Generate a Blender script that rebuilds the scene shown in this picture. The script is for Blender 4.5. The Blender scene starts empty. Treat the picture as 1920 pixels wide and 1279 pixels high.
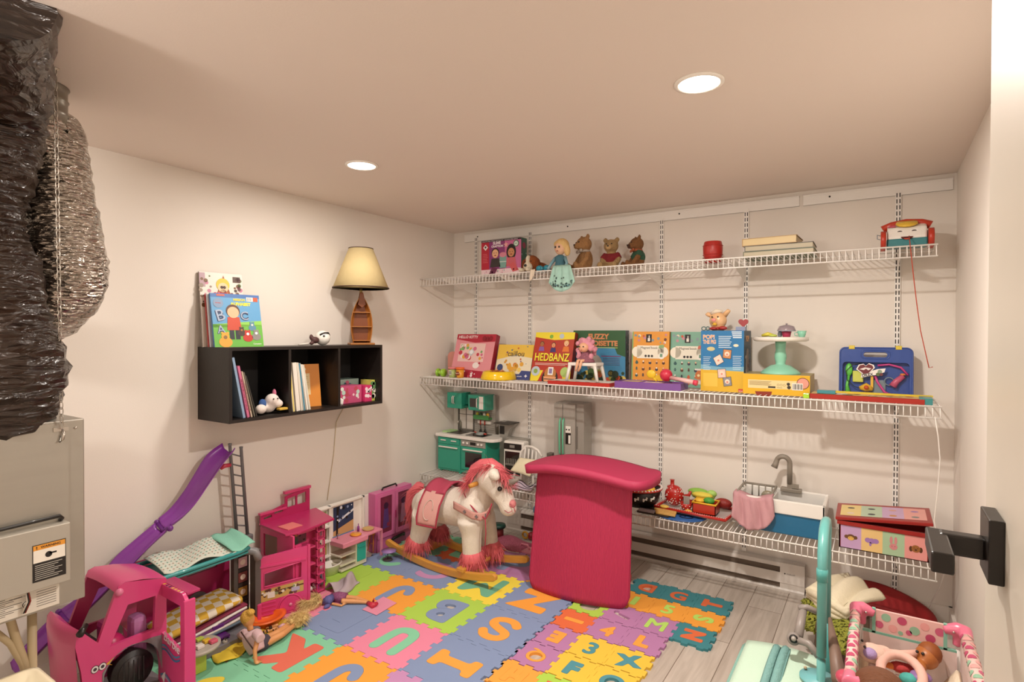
import bpy, bmesh, math, random
from mathutils import Vector, Matrix, Euler
random.seed(7)
SC=bpy.context.scene; COL=SC.collection
R=math.radians; PI=math.pi
# ---------------------------------------------------------------- camera, world, exposure
CAM=Vector((2.8849,-3.5877,1.4558)); YAW=0.5752; PIT=-0.0113; ROL=0.0026; FPX=1061.247
cd=bpy.data.cameras.new('camera'); cd.sensor_width=36; cd.lens=36*FPX/1920; cd.clip_start=.02
cam=bpy.data.objects.new('camera',cd); COL.objects.link(cam); SC.camera=cam
fw=Vector((-math.sin(YAW)*math.cos(PIT),math.cos(YAW)*math.cos(PIT),math.sin(PIT)))
r0=Vector((math.cos(YAW),math.sin(YAW),0)); u0=r0.cross(fw)
rt=r0*math.cos(ROL)+u0*math.sin(ROL); up=-r0*math.sin(ROL)+u0*math.cos(ROL)
mm=Matrix((rt,up,-fw)).transposed().to_4x4(); mm.translation=CAM; cam.matrix_world=mm
def at(px,py,ax,v):
    """the point of a real plane (x, y or z = v) seen at a spot of the photograph"""
    d=fw+rt*((px-960)/FPX)-up*((py-639.5)/FPX); i='xyz'.index(ax)
    return CAM+d*((v-CAM[i])/d[i])
w=bpy.data.worlds.new('world'); SC.world=w; w.use_nodes=True
w.node_tree.nodes['Background'].inputs[0].default_value=(1,.93,.85,1); w.node_tree.nodes['Background'].inputs[1].default_value=.25
vs=SC.view_settings; vs.view_transform='Standard'; vs.look='None'; vs.gamma=1; vs.use_curve_mapping=False; vs.exposure=0.36
HC=2.27; XR=3.206; YF=-4.6
LAMPS=[(2.391,-1.721),(.79,-1.69)]
LAMP_W=[27,11]
for (x,y),pw in zip(LAMPS,LAMP_W):
    l=bpy.data.lights.new('downlight_glow','AREA'); l.shape='DISK'; l.size=.12; l.energy=pw; l.color=(1,.915,.83)
    o=bpy.data.objects.new('downlight_glow',l); COL.objects.link(o); o.location=(x,y,HC-.012)
l=bpy.data.lights.new('added_fill_glow','POINT'); l.shadow_soft_size=.11; l.energy=30; l.color=(1,.92,.85)  # added point fill behind the camera, lifts the dark ceiling
o=bpy.data.objects.new('added_fill_glow',l); COL.objects.link(o); o.location=(1.2,-4.1,1.93)
# ---------------------------------------------------------------- materials
def lin(h):
    if not isinstance(h,str): return tuple(h)
    h=h.lstrip('#'); c=[int(h[i:i+2],16)/255 for i in (0,2,4)]
    return tuple((x/12.92 if x<=.04045 else ((x+.055)/1.055)**2.4) for x in c)
_m={}
def mat(col,rough=.5,metal=0,bump=0,bscale=60,kind='noise',trans=0,alpha=1,emit=0,var=0,vscale=8,stretch=(1,1,1),coat=0,name=None):
    k=(str(col),rough,metal,bump,bscale,kind,trans,alpha,emit,var,vscale,stretch,coat)
    if k in _m: return _m[k]
    m=bpy.data.materials.new(name or 'material'); m.use_nodes=True; nt=m.node_tree; N=nt.nodes; L=nt.links
    b=N['Principled BSDF']; c=lin(col)
    b.inputs['Base Color'].default_value=(*c,1); b.inputs['Roughness'].default_value=rough; b.inputs['Metallic'].default_value=metal
    b.inputs['Transmission Weight'].default_value=trans; b.inputs['Alpha'].default_value=alpha; b.inputs['Coat Weight'].default_value=coat
    if emit: b.inputs['Emission Color'].default_value=(*c,1); b.inputs['Emission Strength'].default_value=emit
    tc=N.new('ShaderNodeTexCoord'); mp=N.new('ShaderNodeMapping'); L.new(tc.outputs['Object'],mp.inputs[0]); mp.inputs['Scale'].default_value=stretch
    if var or not bump:
        n=N.new('ShaderNodeTexNoise'); n.inputs['Scale'].default_value=vscale; n.inputs['Detail'].default_value=4; L.new(mp.outputs[0],n.inputs[0])
        mx=N.new('ShaderNodeMix'); mx.data_type='RGBA'; L.new(n.outputs[0],mx.inputs[0])
        v=var or .03
        mx.inputs[6].default_value=(*[x*(1-v) for x in c],1); mx.inputs[7].default_value=(*[min(1,x*(1+v)) for x in c],1); L.new(mx.outputs[2],b.inputs['Base Color'])
    if bump:
        if kind=='wave':
            n=N.new('ShaderNodeTexWave'); n.inputs['Scale'].default_value=bscale
        elif kind=='voronoi':
            n=N.new('ShaderNodeTexVoronoi'); n.inputs['Scale'].default_value=bscale
        else:
            n=N.new('ShaderNodeTexNoise'); n.inputs['Scale'].default_value=bscale; n.inputs['Detail'].default_value=5
        L.new(mp.outputs[0],n.inputs[0]); bp=N.new('ShaderNodeBump'); bp.inputs['Strength'].default_value=bump; bp.inputs['Distance'].default_value=.01
        L.new(n.outputs[0],bp.inputs['Height']); L.new(bp.outputs[0],b.inputs['Normal'])
    _m[k]=m; return m
def pl(c,r=.35,**k): return mat(c,r,coat=.2,**k)           # moulded plastic
def paper(c): return mat(c,.45)
def cloth(c,**k): return mat(c,.9,bump=.3,bscale=300,**k)
WHITE=pl('#ece7e0'); BLACK=pl('#17130f',.4)
# ---------------------------------------------------------------- mesh builder
_g={}
def glyph_mesh(s,off=0.0):
    k=(s,off)
    if k in _g: return _g[k]
    c=bpy.data.curves.new('t','FONT'); c.body=s; c.size=1; c.offset=off; c.resolution_u=4
    o=bpy.data.objects.new('t',c); COL.objects.link(o)
    dg=bpy.context.evaluated_depsgraph_get(); me=o.evaluated_get(dg).to_mesh()
    vv=[v.co.copy() for v in me.vertices]; ff=[tuple(p.vertices) for p in me.polygons]
    o.evaluated_get(dg).to_mesh_clear(); bpy.data.objects.remove(o); bpy.data.curves.remove(c)
    xs=[v.x for v in vv] or [0]; ys=[v.y for v in vv] or [0]
    _g[k]=(vv,ff,min(xs),max(xs),min(ys),max(ys)); return _g[k]
def frame(p,x,y):
    """matrix with origin p, first axis x, second y"""
    x=Vector(x).normalized(); y=Vector(y); z=x.cross(y).normalized(); y=z.cross(x)
    m=Matrix((x,y,z)).transposed().to_4x4(); m.translation=Vector(p); return m
def TR(p=(0,0,0),rx=0,ry=0,rz=0): return Matrix.Translation(Vector(p))@Euler((rx,ry,rz)).to_matrix().to_4x4()
FRONT=Matrix(((1,0,0,0),(0,0,-1,0),(0,1,0,0),(0,0,0,1)))    # (u,v,n) -> (x,z,-y)
class MB:
    def __init__(s,m=None): s.bm=bmesh.new(); s.mats=[]; s.M=Matrix.Identity(4); s.d=m
    def mi(s,m):
        m=m or s.d
        if m not in s.mats: s.mats.append(m)
        return s.mats.index(m)
    def add(s,vs,fs,m=None,smooth=False):
        mi=s.mi(m); bv=[s.bm.verts.new(s.M@Vector(v)) for v in vs]; out=[]
        for f in fs:
            try:
                F=s.bm.faces.new([bv[i] for i in f]); F.material_index=mi; F.smooth=smooth; out.append(F)
            except ValueError: pass
        return out
    def box(s,x0,x1,y0,y1,z0,z1,m=None,bev=0):
        v=[(x,y,z) for x in (x0,x1) for y in (y0,y1) for z in (z0,z1)]
        F=s.add(v,[(0,1,3,2),(4,6,7,5),(0,4,5,1),(2,3,7,6),(0,2,6,4),(1,5,7,3)],m)
        if bev:
            es=list({e for f in F for e in f.edges}); bmesh.ops.bevel(s.bm,geom=es,offset=bev,segments=2,affect='EDGES',profile=.5,material=s.mi(m))
        return s
    def cbox(s,c,d,m=None,bev=0): return s.box(c[0]-d[0]/2,c[0]+d[0]/2,c[1]-d[1]/2,c[1]+d[1]/2,c[2]-d[2]/2,c[2]+d[2]/2,m,bev)
    def tube(s,pts,r,m=None,n=8,closed=False,flat=None):
        pts=[Vector(p) for p in pts]; k=len(pts)
        rr=r if isinstance(r,(list,tuple)) else [r]*k
        vs=[];fs=[]; prev=None
        for i,p in enumerate(pts):
            if closed: t=pts[(i+1)%k]-pts[i-1]
            else: t=pts[min(i+1,k-1)]-pts[max(i-1,0)]
            t=t.normalized() if t.length>1e-9 else Vector((0,0,1))
            if prev is None: a=t.orthogonal().normalized()
            else:
                a=prev-t*prev.dot(t); a=a.normalized() if a.length>1e-6 else t.orthogonal().normalized()
            prev=a; b=t.cross(a)
            for j in range(n):
                an=2*PI*j/n; vs.append(p+a*math.cos(an)*rr[i]+b*math.sin(an)*rr[i])
        for i in range(k if closed else k-1):
            for j in range(n):
                a=i*n+j;b=i*n+(j+1)%n;c=((i+1)%k)*n+(j+1)%n;d=((i+1)%k)*n+j; fs.append((a,b,c,d))
        if not closed: fs.append(tuple(range(n))[::-1]); fs.append(tuple((k-1)*n+j for j in range(n)))
        s.add(vs,fs,m,True); return s
    def cyl(s,p0,p1,r0,r1=None,m=None,n=20):
        F=s.tube([p0,p1],[r0,r0 if r1 is None else r1],m,n); return s
    def lathe(s,prof,m=None,n=28,c=(0,0,0),sy=1):
        vs=[];fs=[]
        for r,z in prof:
            for j in range(n):
                a=2*PI*j/n; vs.append((c[0]+r*math.cos(a),c[1]+r*math.sin(a)*sy,c[2]+z))
        for i in range(len(prof)-1):
            for j in range(n): fs.append((i*n+j,i*n+(j+1)%n,(i+1)*n+(j+1)%n,(i+1)*n+j))
        if prof[0][0]>1e-5: fs.append(tuple(range(n))[::-1])
        if prof[-1][0]>1e-5: fs.append(tuple((len(prof)-1)*n+j for j in range(n)))
        s.add(vs,fs,m,True); return s
    def ell(s,c,r,m=None,n=16,M=None):
        if not isinstance(r,(list,tuple)): r=(r,r,r)
        vs=[];fs=[];h=n//2
        for i in range(h+1):
            t=PI*i/h
            for j in range(n):
                a=2*PI*j/n; v=Vector((r[0]*math.sin(t)*math.cos(a),r[1]*math.sin(t)*math.sin(a),r[2]*math.cos(t)))
                if M: v=M@v
                vs.append(Vector(c)+v)
        for i in range(h):
            for j in range(n): fs.append((i*n+j,(i+1)*n+j,(i+1)*n+(j+1)%n,i*n+(j+1)%n))
        s.add(vs,fs,m,True); return s
    def prism(s,poly,z0,z1,m=None,smooth=False):
        n=len(poly); vs=[(x,y,z0) for x,y in poly]+[(x,y,z1) for x,y in poly]
        fs=[tuple(range(n))[::-1],tuple(range(n,2*n))]+[(i,(i+1)%n,n+(i+1)%n,n+i) for i in range(n)]
        s.add(vs,fs,m,False); return s
    def flat(s,poly,m=None,l=1): s.add([(x,y,.0004*l) for x,y in poly],[tuple(range(len(poly)))],m); return s
    def rect(s,x0,y0,x1,y1,m=None,l=1): return s.flat([(x0,y0),(x1,y0),(x1,y1),(x0,y1)],m,l)
    def disc(s,x,y,r,m=None,l=1,n=20,ry=None): return s.flat([(x+r*math.cos(2*PI*i/n),y+(ry or r)*math.sin(2*PI*i/n)) for i in range(n)],m,l)
    def star(s,x,y,r,m=None,l=1,k=5,q=.45): return s.flat([(x+(r if i%2==0 else r*q)*math.cos(PI/2+PI*i/k),y+(r if i%2==0 else r*q)*math.sin(PI/2+PI*i/k)) for i in range(2*k)],m,l)
    def text(s,t,x0,y0,wd,m=None,l=3,h=None,off=.02,ang=0):
        vv,ff,a,b,c,d=glyph_mesh(t,off); sc=wd/max(b-a,1e-4); sy=sc if h is None else h/max(d-c,1e-4)
        ca,sa=math.cos(ang),math.sin(ang); out=[]
        for v in vv:
            X=(v.x-a)*sc; Y=(v.y-c)*sy; out.append((x0+X*ca-Y*sa,y0+X*sa+Y*ca,.0004*l))
        s.add(out,ff,m); return s
    def grid(s,f,nu,nv,m=None,th=0,wrap=False):
        """sheet of points f(u,v); th gives it thickness"""
        P=[[Vector(f(i/nu,j/nv)) for j in range(nv+1)] for i in range(nu+1)]
        vs=[p for row in P for p in row]; W=nv+1
        fs=[(i*W+j,(i+1)*W+j,(i+1)*W+j+1,i*W+j+1) for i in range(nu) for j in range(nv)]
        if th:
            N=[]
            for i in range(nu+1):
                for j in range(nv+1):
                    du=P[min(i+1,nu)][j]-P[max(i-1,0)][j]; dv=P[i][min(j+1,nv)]-P[i][max(j-1,0)]; n=du.cross(dv); N.append(n.normalized() if n.length>1e-12 else Vector((0,0,1)))
            k=len(vs); vs=vs+[vs[i]-N[i]*th for i in range(k)]
            fs+= [tuple(k+a for a in f)[::-1] for f in fs[:]]
            B=[i*W for i in range(nu+1)]+[nu*W+j for j in range(1,W)]+[i*W+nv for i in range(nu-1,-1,-1)]+[j for j in range(nv-1,0,-1)]
            for a,b in zip(B,B[1:]+B[:1]): fs.append((b,a,k+a,k+b))
        s.add(vs,fs,m,True); return s
    def strands(s,roots,n,ln,wd,m=None,jit=.3,grav=.5):
        """roots: list of (point,direction)"""
        vs=[];fs=[]
        for _ in range(n):
            p,d=random.choice(roots); p=Vector(p); d=Vector(d).normalized()
            p=p+Vector([random.gauss(0,.006) for _ in range(3)])
            d=(d+Vector([random.gauss(0,jit) for _ in range(3)])).normalized(); L=ln*random.uniform(.6,1.15)
            side=d.orthogonal().normalized(); side=Matrix.Rotation(random.uniform(0,2*PI),3,d)@side
            k=len(vs); q=p.copy(); seg=4
            for i in range(seg):
                ww=wd*(1-i/(seg))*.5+.0002; vs+= [q-side*ww,q+side*ww]
                q=q+d*(L/seg); d=(d+Vector((0,0,-grav/seg))).normalized()
            vs.append(q)
            for i in range(seg-1): fs.append((k+2*i,k+2*i+1,k+2*i+3,k+2*i+2))
            fs.append((k+2*seg-2,k+2*seg-1,k+2*seg))
        s.add(vs,fs,m,True); return s
    def build(s,name,parent=None,world=True,kind=None,bevel=0,remesh=0,smooth_it=0,subsurf=0,autosm=True,origin=None):
        me=bpy.data.meshes.new(name); mats=s.mats
        if world and parent is not None: s.bm.transform(parent_inv(parent))
        if origin is not None: s.bm.transform(Matrix.Translation(-Vector(origin)))
        bmesh.ops.recalc_face_normals(s.bm,faces=s.bm.faces[:]) if not getattr(s,'nonorm',False) else None
        s.bm.to_mesh(me); s.bm.free()
        for m in mats: me.materials.append(m)
        o=bpy.data.objects.new(name,me); COL.objects.link(o)
        if parent is not None: o.parent=parent
        if origin is not None: o.location=origin
        if kind: o['kind']=kind
        if remesh:
            md=o.modifiers.new('r','REMESH'); md.mode='VOXEL'; md.voxel_size=remesh; md.use_smooth_shade=True
            sm=o.modifiers.new('s','SMOOTH'); sm.factor=.6; sm.iterations=smooth_it or 6
        if bevel:
            b=o.modifiers.new('b','BEVEL'); b.width=bevel; b.segments=2; b.limit_method='ANGLE'
        return o
def parent_inv(p):
    m=Matrix.Identity(4)
    while p is not None:
        m=p.matrix_basis@m if p.parent is None else (p.matrix_basis@m); p=p.parent
    return m.inverted()
def tag(o,label,cat,group=None,kind=None):
    if label: o['label']=label
    if cat: o['category']=cat
    if group: o['group']=group
    if kind: o['kind']=kind
    return o
def thing(name,label,cat,loc=(0,0,0),rz=0,group=None):
    o=bpy.data.objects.new(name,None); COL.objects.link(o); o.empty_display_size=.05
    o.location=loc; o.rotation_euler=(0,0,rz); return tag(o,label,cat,group)
def struct(name,mb): return mb.build(name,kind='structure')
def dup(o,loc=None,rz=None,label=None,parent=None):
    c=o.copy(); COL.objects.link(c); c.parent=parent
    if loc is not None: c.location=loc
    if rz is not None: c.rotation_euler=(0,0,rz)
    if label: c['label']=label
    for ch in list(o.children): dup(ch,parent=c)
    return c
# ---------------------------------------------------------------- the room
def wallmat(c,s=1):
    return mat(c,.75,bump=.04,bscale=180,var=.015,vscale=1.5)
WALL=wallmat('#eae3da'); CEIL=wallmat('#e8dcd2')
def floor_mat():
    m=bpy.data.materials.new('grey_planks'); m.use_nodes=True; nt=m.node_tree;N=nt.nodes;L=nt.links;b=N['Principled BSDF']
    tc=N.new('ShaderNodeTexCoord'); mp=N.new('ShaderNodeMapping'); mp.inputs['Rotation'].default_value=(0,0,R(90)); mp.inputs['Location'].default_value=(.4,.048,0); L.new(tc.outputs['Object'],mp.inputs[0])
    br=N.new('ShaderNodeTexBrick'); br.offset=.37; br.inputs['Scale'].default_value=1; br.inputs['Brick Width'].default_value=1.2; br.inputs['Row Height'].default_value=.168; br.inputs['Mortar Size'].default_value=.0018
    br.inputs['Color1'].default_value=(*lin('#cfc5ba'),1); br.inputs['Color2'].default_value=(*lin('#bfb4a9'),1); br.inputs['Mortar'].default_value=(*lin('#7d6e60'),1); L.new(mp.outputs[0],br.inputs[0])
    m2=N.new('ShaderNodeMapping'); m2.inputs['Scale'].default_value=(22,1.6,1); L.new(tc.outputs['Object'],m2.inputs[0])
    n=N.new('ShaderNodeTexNoise'); n.inputs['Scale'].default_value=2.2; n.inputs['Detail'].default_value=6; n.inputs['Distortion'].default_value=.6; L.new(m2.outputs[0],n.inputs[0])
    cr=N.new('ShaderNodeValToRGB'); cr.color_ramp.elements[0].position=.3; cr.color_ramp.elements[0].color=(.72,.70,.68,1); cr.color_ramp.elements[1].position=.65; cr.color_ramp.elements[1].color=(1,1,1,1); L.new(n.outputs[0],cr.inputs[0])
    mx=N.new('ShaderNodeMix'); mx.data_type='RGBA'; mx.blend_type='MULTIPLY'; mx.inputs[0].default_value=.8; L.new(br.outputs[0],mx.inputs[6]); L.new(cr.outputs[0],mx.inputs[7]); L.new(mx.outputs[2],b.inputs['Base Color'])
    b.inputs['Roughness'].default_value=.42; return m
struct('floor',MB(floor_mat()).box(-.1,XR+.1,YF,.1,-.06,0))
struct('wall_left',MB(WALL).box(-.1,0,YF,.1,-.06,HC+.06))
struct('wall_back',MB(WALL).box(0,XR,0,.1,-.06,HC+.06))
struct('wall_right',MB(WALL).box(XR,XR+.1,YF,.1,-.06,HC+.06))
struct('wall_front',MB(WALL).box(-.1,XR+.1,YF-.1,YF,-.06,HC+.06))
# ceiling, with the round duct opening
def ceiling():
    mb=MB(CEIL); mb.box(-.1,XR+.1,YF,.1,HC,HC+.06); return mb
struct('ceiling',ceiling())
TRIM=mat('#eee8e0',.4)
struct('baseboard_left',MB(TRIM).box(0,.014,YF,0,0,.09))
struct('baseboard_back',MB(TRIM).box(0,XR,-.014,0,0,.09))
struct('baseboard_right',MB(TRIM).box(XR-.014,XR,YF,0,0,.09))
for i,(x,y) in enumerate(LAMPS):
    lab=['larger looking round ceiling downlight, on the right above the shelves','smaller looking round ceiling downlight on the left, above the table lamp'][i]
    t=thing('downlight',lab,'ceiling light',(x,y,HC),group='recessed ceiling lights')
    MB(mat('#f4efe6',.4)).lathe([(.078,0),(.078,-.004),(.066,-.007),(.064,-.003),(.064,0)],c=(x,y,HC)).build('trim_ring',t)
    MB(mat((1,.9,.72),.4,emit=9)).lathe([(0,-.0045),(.064,-.0045),(.064,-.001)],c=(x,y,HC)).build('lens',t)
t=thing('added_fill_lamp','added ceiling fill lamp on a metal stem, unseen behind the viewer','ceiling light',(1.2,-4.1,HC))  # invented fixture out of view, body for the added fill light
MB(mat('#8d8478',.3,metal=1)).cyl((1.2,-4.1,HC),(1.2,-4.1,HC-.02),.06).cyl((1.2,-4.1,HC-.02),(1.2,-4.1,2.06),.012).build('stem',t)
MB(mat((1,.93,.82),.2,emit=3)).lathe([(0,-.0),(.05,.0),(.05,.01),(0,.01)],c=(1.2,-4.1,2.05)).build('fill_glow_disc',t)  # glowing disc belonging to the added fill lamp
# door on the right, opened into the room
def door():
    mb=MB(mat('#d2ccc0',.35)); mb.box(3.0,3.037,-3.42,-2.662,.012,2.04,bev=.002); mb.box(3.037,3.05,-2.76,-2.74,.0,.02); o=struct('door_1',mb)
    BK=mat('#1a1512',.35)
    y1=-2.735; z=1.222
    h=MB(BK); h.box(2.986,3.0,y1-.062,y1,z-.035,z+.035,bev=.0015)
    h.build('rose_plate',o,kind='structure')
    h=MB(BK); z-=.005; h.box(2.945,2.987,y1-.041,y1-.021,z-.012,z+.012,bev=.003); h.box(2.933,2.953,y1-.112,y1-.018,z-.011,z+.011,bev=.002)
    h.build('door_handle',o,kind='structure')
door()
# ---------------------------------------------------------------- wire shelving
SD=.406; WW=mat('#f6f3ee',.35)
STX=[.2276,.7226,1.7094,2.2193,2.9641]
def wire_shelf(x0,x1,zt,label,lip=.052,bx=()):
    t=thing('wire_shelf',label,'shelf',(x0,0,zt),group='white wire wall shelves')
    mb=MB(WW)
    zt-=.003
    for y,z,r in [(-SD,zt,.0038),(-SD,zt-lip,.0038),(-.012,zt-.003,.003),(-.20,zt-.003,.003)]: mb.tube([(x0,y,z),(x1,y,z)],r,n=8)
    k=int((x1-x0)/.0272)
    for i in range(k+1):
        x=x0+.006+i*(x1-x0-.012)/k; mb.tube([(x,-.008,zt),(x,-SD+.002,zt+.001),(x,-SD-.002,zt-lip)],.0024,n=5)
    mb.build('wire_deck',t)
    for x in bx:
        b=MB(mat('#efeae3',.4)); b.M=Matrix(((0,0,1,x-.0015),(1,0,0,0),(0,1,0,0),(0,0,0,1)))
        b.prism([(-.014,zt-.008),(-SD+.01,zt-.008),(-SD+.01,zt-.022),(-.014,zt-.105)],0,.003); b.build('shelf_bracket',t)
    return t
ZT,ZM,ZB=1.871,1.138,.412
wire_shelf(.004,3.105,ZT,'topmost of the long white wire shelves, holding the teddy bears',bx=STX)
wire_shelf(.004,3.125,ZM,'middle white wire shelf carrying the board games and magnet books',bx=STX)
wire_shelf(.004,1.60,ZB,'low white wire shelf in the left corner, under the toy kitchen',bx=STX[:2])
wire_shelf(1.665,3.115,ZB-.012,'low white wire shelf on the right, under the toy sink and red bin',bx=STX[2:])
for i,x in enumerate(STX):
    zb=[.42,.1,.24,.17,.09][i]
    t=thing('shelf_standard',['slotted white upright track, first from the left corner','slotted white upright track right of the pink craft box','slotted white upright track in the middle, right of the teddy bears','slotted white upright track behind the stack of thick books','slotted white upright track furthest right, beside the toy telephone'][i],'shelf track',(x,-.001,zb),group='slotted shelf uprights')
    mb=MB(WW); mb.box(x-.0125,x+.0125,-.012,-.001,zb,2.205); mb.build('track',t)
    s=MB(mat('#1a1411',.8)); z=zb+.02
    while z<2.19:
        for dx in (-.0065,.0065): s.box(x+dx-.0022,x+dx+.0022,-.0126,-.0118,z,z+.022)
        z+=.0318
    s.build('slots',t)
for x0,x1,lab in [(.11,2.50,'long white hang rail screwed to the wall under the ceiling'),(2.52,3.19,'shorter white hang rail at the right end of the wall')]:
    t=thing('hang_rail',lab,'wall rail',(x0,0,2.2),group='hang rails above the shelves')
    MB(WW).box(x0,x1,-.006,-.0005,2.188,2.246).box(x0,x1,-.011,-.0005,2.238,2.246).box(x0,x1,-.009,-.0005,2.188,2.193).build('rail',t)
    for k in range(int((x1-x0)/.8)+1):
        x=x0+.13+k*.79
        if x<x1: MB(BLACK).cyl((x,-.0062,2.222),(x,-.009,2.222),.005,n=10).build('screw',t)
# baseboard heater
def heater():
    x0,x1=.56,2.548; t=thing('baseboard_heater','long white electric baseboard heater on the floor below the wire shelves','heater',(x0,-.03,0))
    c=mat('#d9d2ca',.4)
    mb=MB(c); mb.box(x0,x1,-.02,-.015,0,.165); mb.M=Matrix(((0,0,1,0),(1,0,0,0),(0,1,0,0),(0,0,0,1)))
    mb.prism([(-.0145,.165),(-.055,.158),(-.062,.145),(-.062,.138),(-.05,.138),(-.05,.15),(-.0145,.158)],x0,x1)
    mb.prism([(-.058,.106),(-.062,.106),(-.066,.050),(-.058,.050)],x0,x1)
    mb.prism([(-.0145,0),(-.07,0),(-.072,.012),(-.066,.02),(-.0145,.016)],x0,x1)
    mb.M=Matrix.Identity(4)
    mb.box(x0,x0+.12,-.063,-.0145,.002,.163); mb.box(x1-.125,x1,-.063,-.0145,.002,.163); mb.build('casing',t)
    MB(mat('#66584c',.7)).box(x0+.12,x1-.125,-.052,-.021,.012,.150).build('heating_fins',t)
    s=MB(mat('#2a211c',.5)); s.M=TR((x1-.1,-.0632,.10))@FRONT; s.disc(.0,.004,.004); s.text('OUELLET',.008,.0,.045,l=1,off=0); s.build('maker_mark',t)
heater()
# ---------------------------------------------------------------- puzzle mat
def loops_of(ch,off):
    vv,ff,a,b,c,d=glyph_mesh(ch,off); ec={}
    for f in ff:
        for i in range(len(f)):
            e=(f[i],f[(i+1)%len(f)])
            ec[tuple(sorted(e))]=ec.get(tuple(sorted(e)),0)+1
    adj={}
    for (p,q),n in ec.items():
        if n==1: adj.setdefault(p,[]).append(q); adj.setdefault(q,[]).append(p)
    seen=set(); L=[]
    for st in adj:
        if st in seen: continue
        lp=[st]; seen.add(st); cur=st
        while True:
            nx=[q for q in adj[cur] if q not in seen]
            if not nx: break
            cur=nx[0]; seen.add(cur); lp.append(cur)
        if len(lp)>2: L.append([((vv[i].x-(a+b)/2),(vv[i].y-(c+d)/2)) for i in lp])
    h=d-c; wdt=b-a; return L,wdt,h
def buffer_line(P,w,n=7):
    for _ in range(3):
        Q=[P[0]]
        for a,b in zip(P,P[1:]): Q+=[(a[0]*.75+b[0]*.25,a[1]*.75+b[1]*.25),(a[0]*.25+b[0]*.75,a[1]*.25+b[1]*.75)]
        P=Q+[P[-1]]
    Lf=[];Rt=[];k=len(P)
    for i in range(k):
        a=P[max(i-1,0)];b=P[min(i+1,k-1)]; dx,dy=b[0]-a[0],b[1]-a[1]; d=math.hypot(dx,dy) or 1; nx,ny=-dy/d,dx/d
        Lf.append((P[i][0]+nx*w,P[i][1]+ny*w)); Rt.append((P[i][0]-nx*w,P[i][1]-ny*w))
    def cap(c,frm,sg):
        a0=math.atan2(frm[1]-c[1],frm[0]-c[0]); return [(c[0]+w*math.cos(a0-PI*j/n),c[1]+w*math.sin(a0-PI*j/n)) for j in range(1,n)]
    return Lf+cap(P[-1],Lf[-1],1)+Rt[::-1]+cap(P[0],Rt[0],1)
STROKE={'J':([(.14,.40),(.14,.0),(.12,-.24),(-.02,-.37),(-.17,-.32),(-.24,-.14)],.115),'U':([(-.24,.38),(-.24,-.05),(-.2,-.32),(0,-.40),(.2,-.32),(.24,-.05),(.24,.38)],.115),
 'S':([(.26,.22),(.16,.37),(-.06,.40),(-.24,.30),(-.24,.10),(0,.01),(.24,-.10),(.26,-.30),(.04,-.40),(-.16,-.37),(-.28,-.24)],.105),'C':([(.26,.22),(.12,.38),(-.12,.38),(-.30,.16),(-.30,-.16),(-.12,-.38),(.12,-.38),(.26,-.22)],.105),
 'L':([(-.18,.42),(-.18,-.2),(-.17,-.38),(-.02,-.38),(.24,-.38)],.09),'1':([(-.16,.28),(.02,.40),(.04,.34),(.04,.1),(.04,-.44)],.075)}
SERIF_I=[(-.24,.45),(.24,.45),(.24,.26),(.11,.24),(.11,-.24),(.24,-.26),(.24,-.45),(-.24,-.45),(-.24,-.26),(-.11,-.24),(-.11,.24),(-.24,.26)]
def area(l): return .5*sum(l[i-1][0]*l[i][1]-l[i][0]*l[i-1][1] for i in range(len(l)))
def chaikin(l,k=2,dense=.04):
    # subdivide long edges then round the corners
    o=[]
    for i in range(len(l)):
        p,q=l[i],l[(i+1)%len(l)]; d=math.dist(p,q); n=max(1,int(d/dense))
        for j in range(n): o.append((p[0]+(q[0]-p[0])*j/n,p[1]+(q[1]-p[1])*j/n))
    for _ in range(k): o=[((o[i-1][0]+2*o[i][0]+o[(i+1)%len(o)][0])/4,(o[i-1][1]+2*o[i][1]+o[(i+1)%len(o)][1])/4) for i in range(len(o))]
    return o
def shape_mesh(name,loops,th,m,off=0,bev=0):
    c=bpy.data.curves.new('c','CURVE'); c.dimensions='2D'; c.fill_mode='BOTH'; c.extrude=th/2; c.offset=off
    for l in loops:
        s=c.splines.new('POLY'); s.points.add(len(l)-1); s.use_cyclic_u=True
        for i,(x,y) in enumerate(l): s.points[i].co=(x,y,0,1)
    o=bpy.data.objects.new('c',c); COL.objects.link(o); dg=bpy.context.evaluated_depsgraph_get()
    me=bpy.data.meshes.new_from_object(o.evaluated_get(dg)); me.name=name; bpy.data.objects.remove(o); bpy.data.curves.remove(c)
    me.transform(Matrix.Translation((0,0,th/2))); me.materials.clear(); me.materials.append(m); return me
def zig(n,amp,open_=.12):
    """dovetail edge profile from s=0 to 1: list of (s,offset)"""
    P=[(0,0)]; st=1/(2*n+1); x=st*.5
    sgn=1
    for k in range(2*n):
        a=x+k*st; b=a+st
        P+= [(a+.0*st,0)] if k==0 else []
        P+= [(a-open_*st*.6 if sgn>0 else a+open_*st*.6, amp*sgn*.9),(b+open_*st*.6 if sgn>0 else b-open_*st*.6, amp*sgn*.9)]
        sgn=-sgn
    P+= [(x+2*n*st,0),(1,0)]
    return P
def tile_outline(S,n,amp):
    pr=zig(n,amp); h=S/2; o=[]
    o+= [(-h+s*S,-h+a) for s,a in pr[:-1]]
    o+= [(h+a,-h+s*S) for s,a in pr[:-1]]
    o+= [(-h+s*S,h+a) for s,a in pr[::-1][:-1]]
    o+= [(-h+a,-h+s*S) for s,a in pr[::-1][:-1]]
    return o
def foam(c): return mat(c,.85,bump=.25,bscale=160,kind='wave',name='foam')
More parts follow.
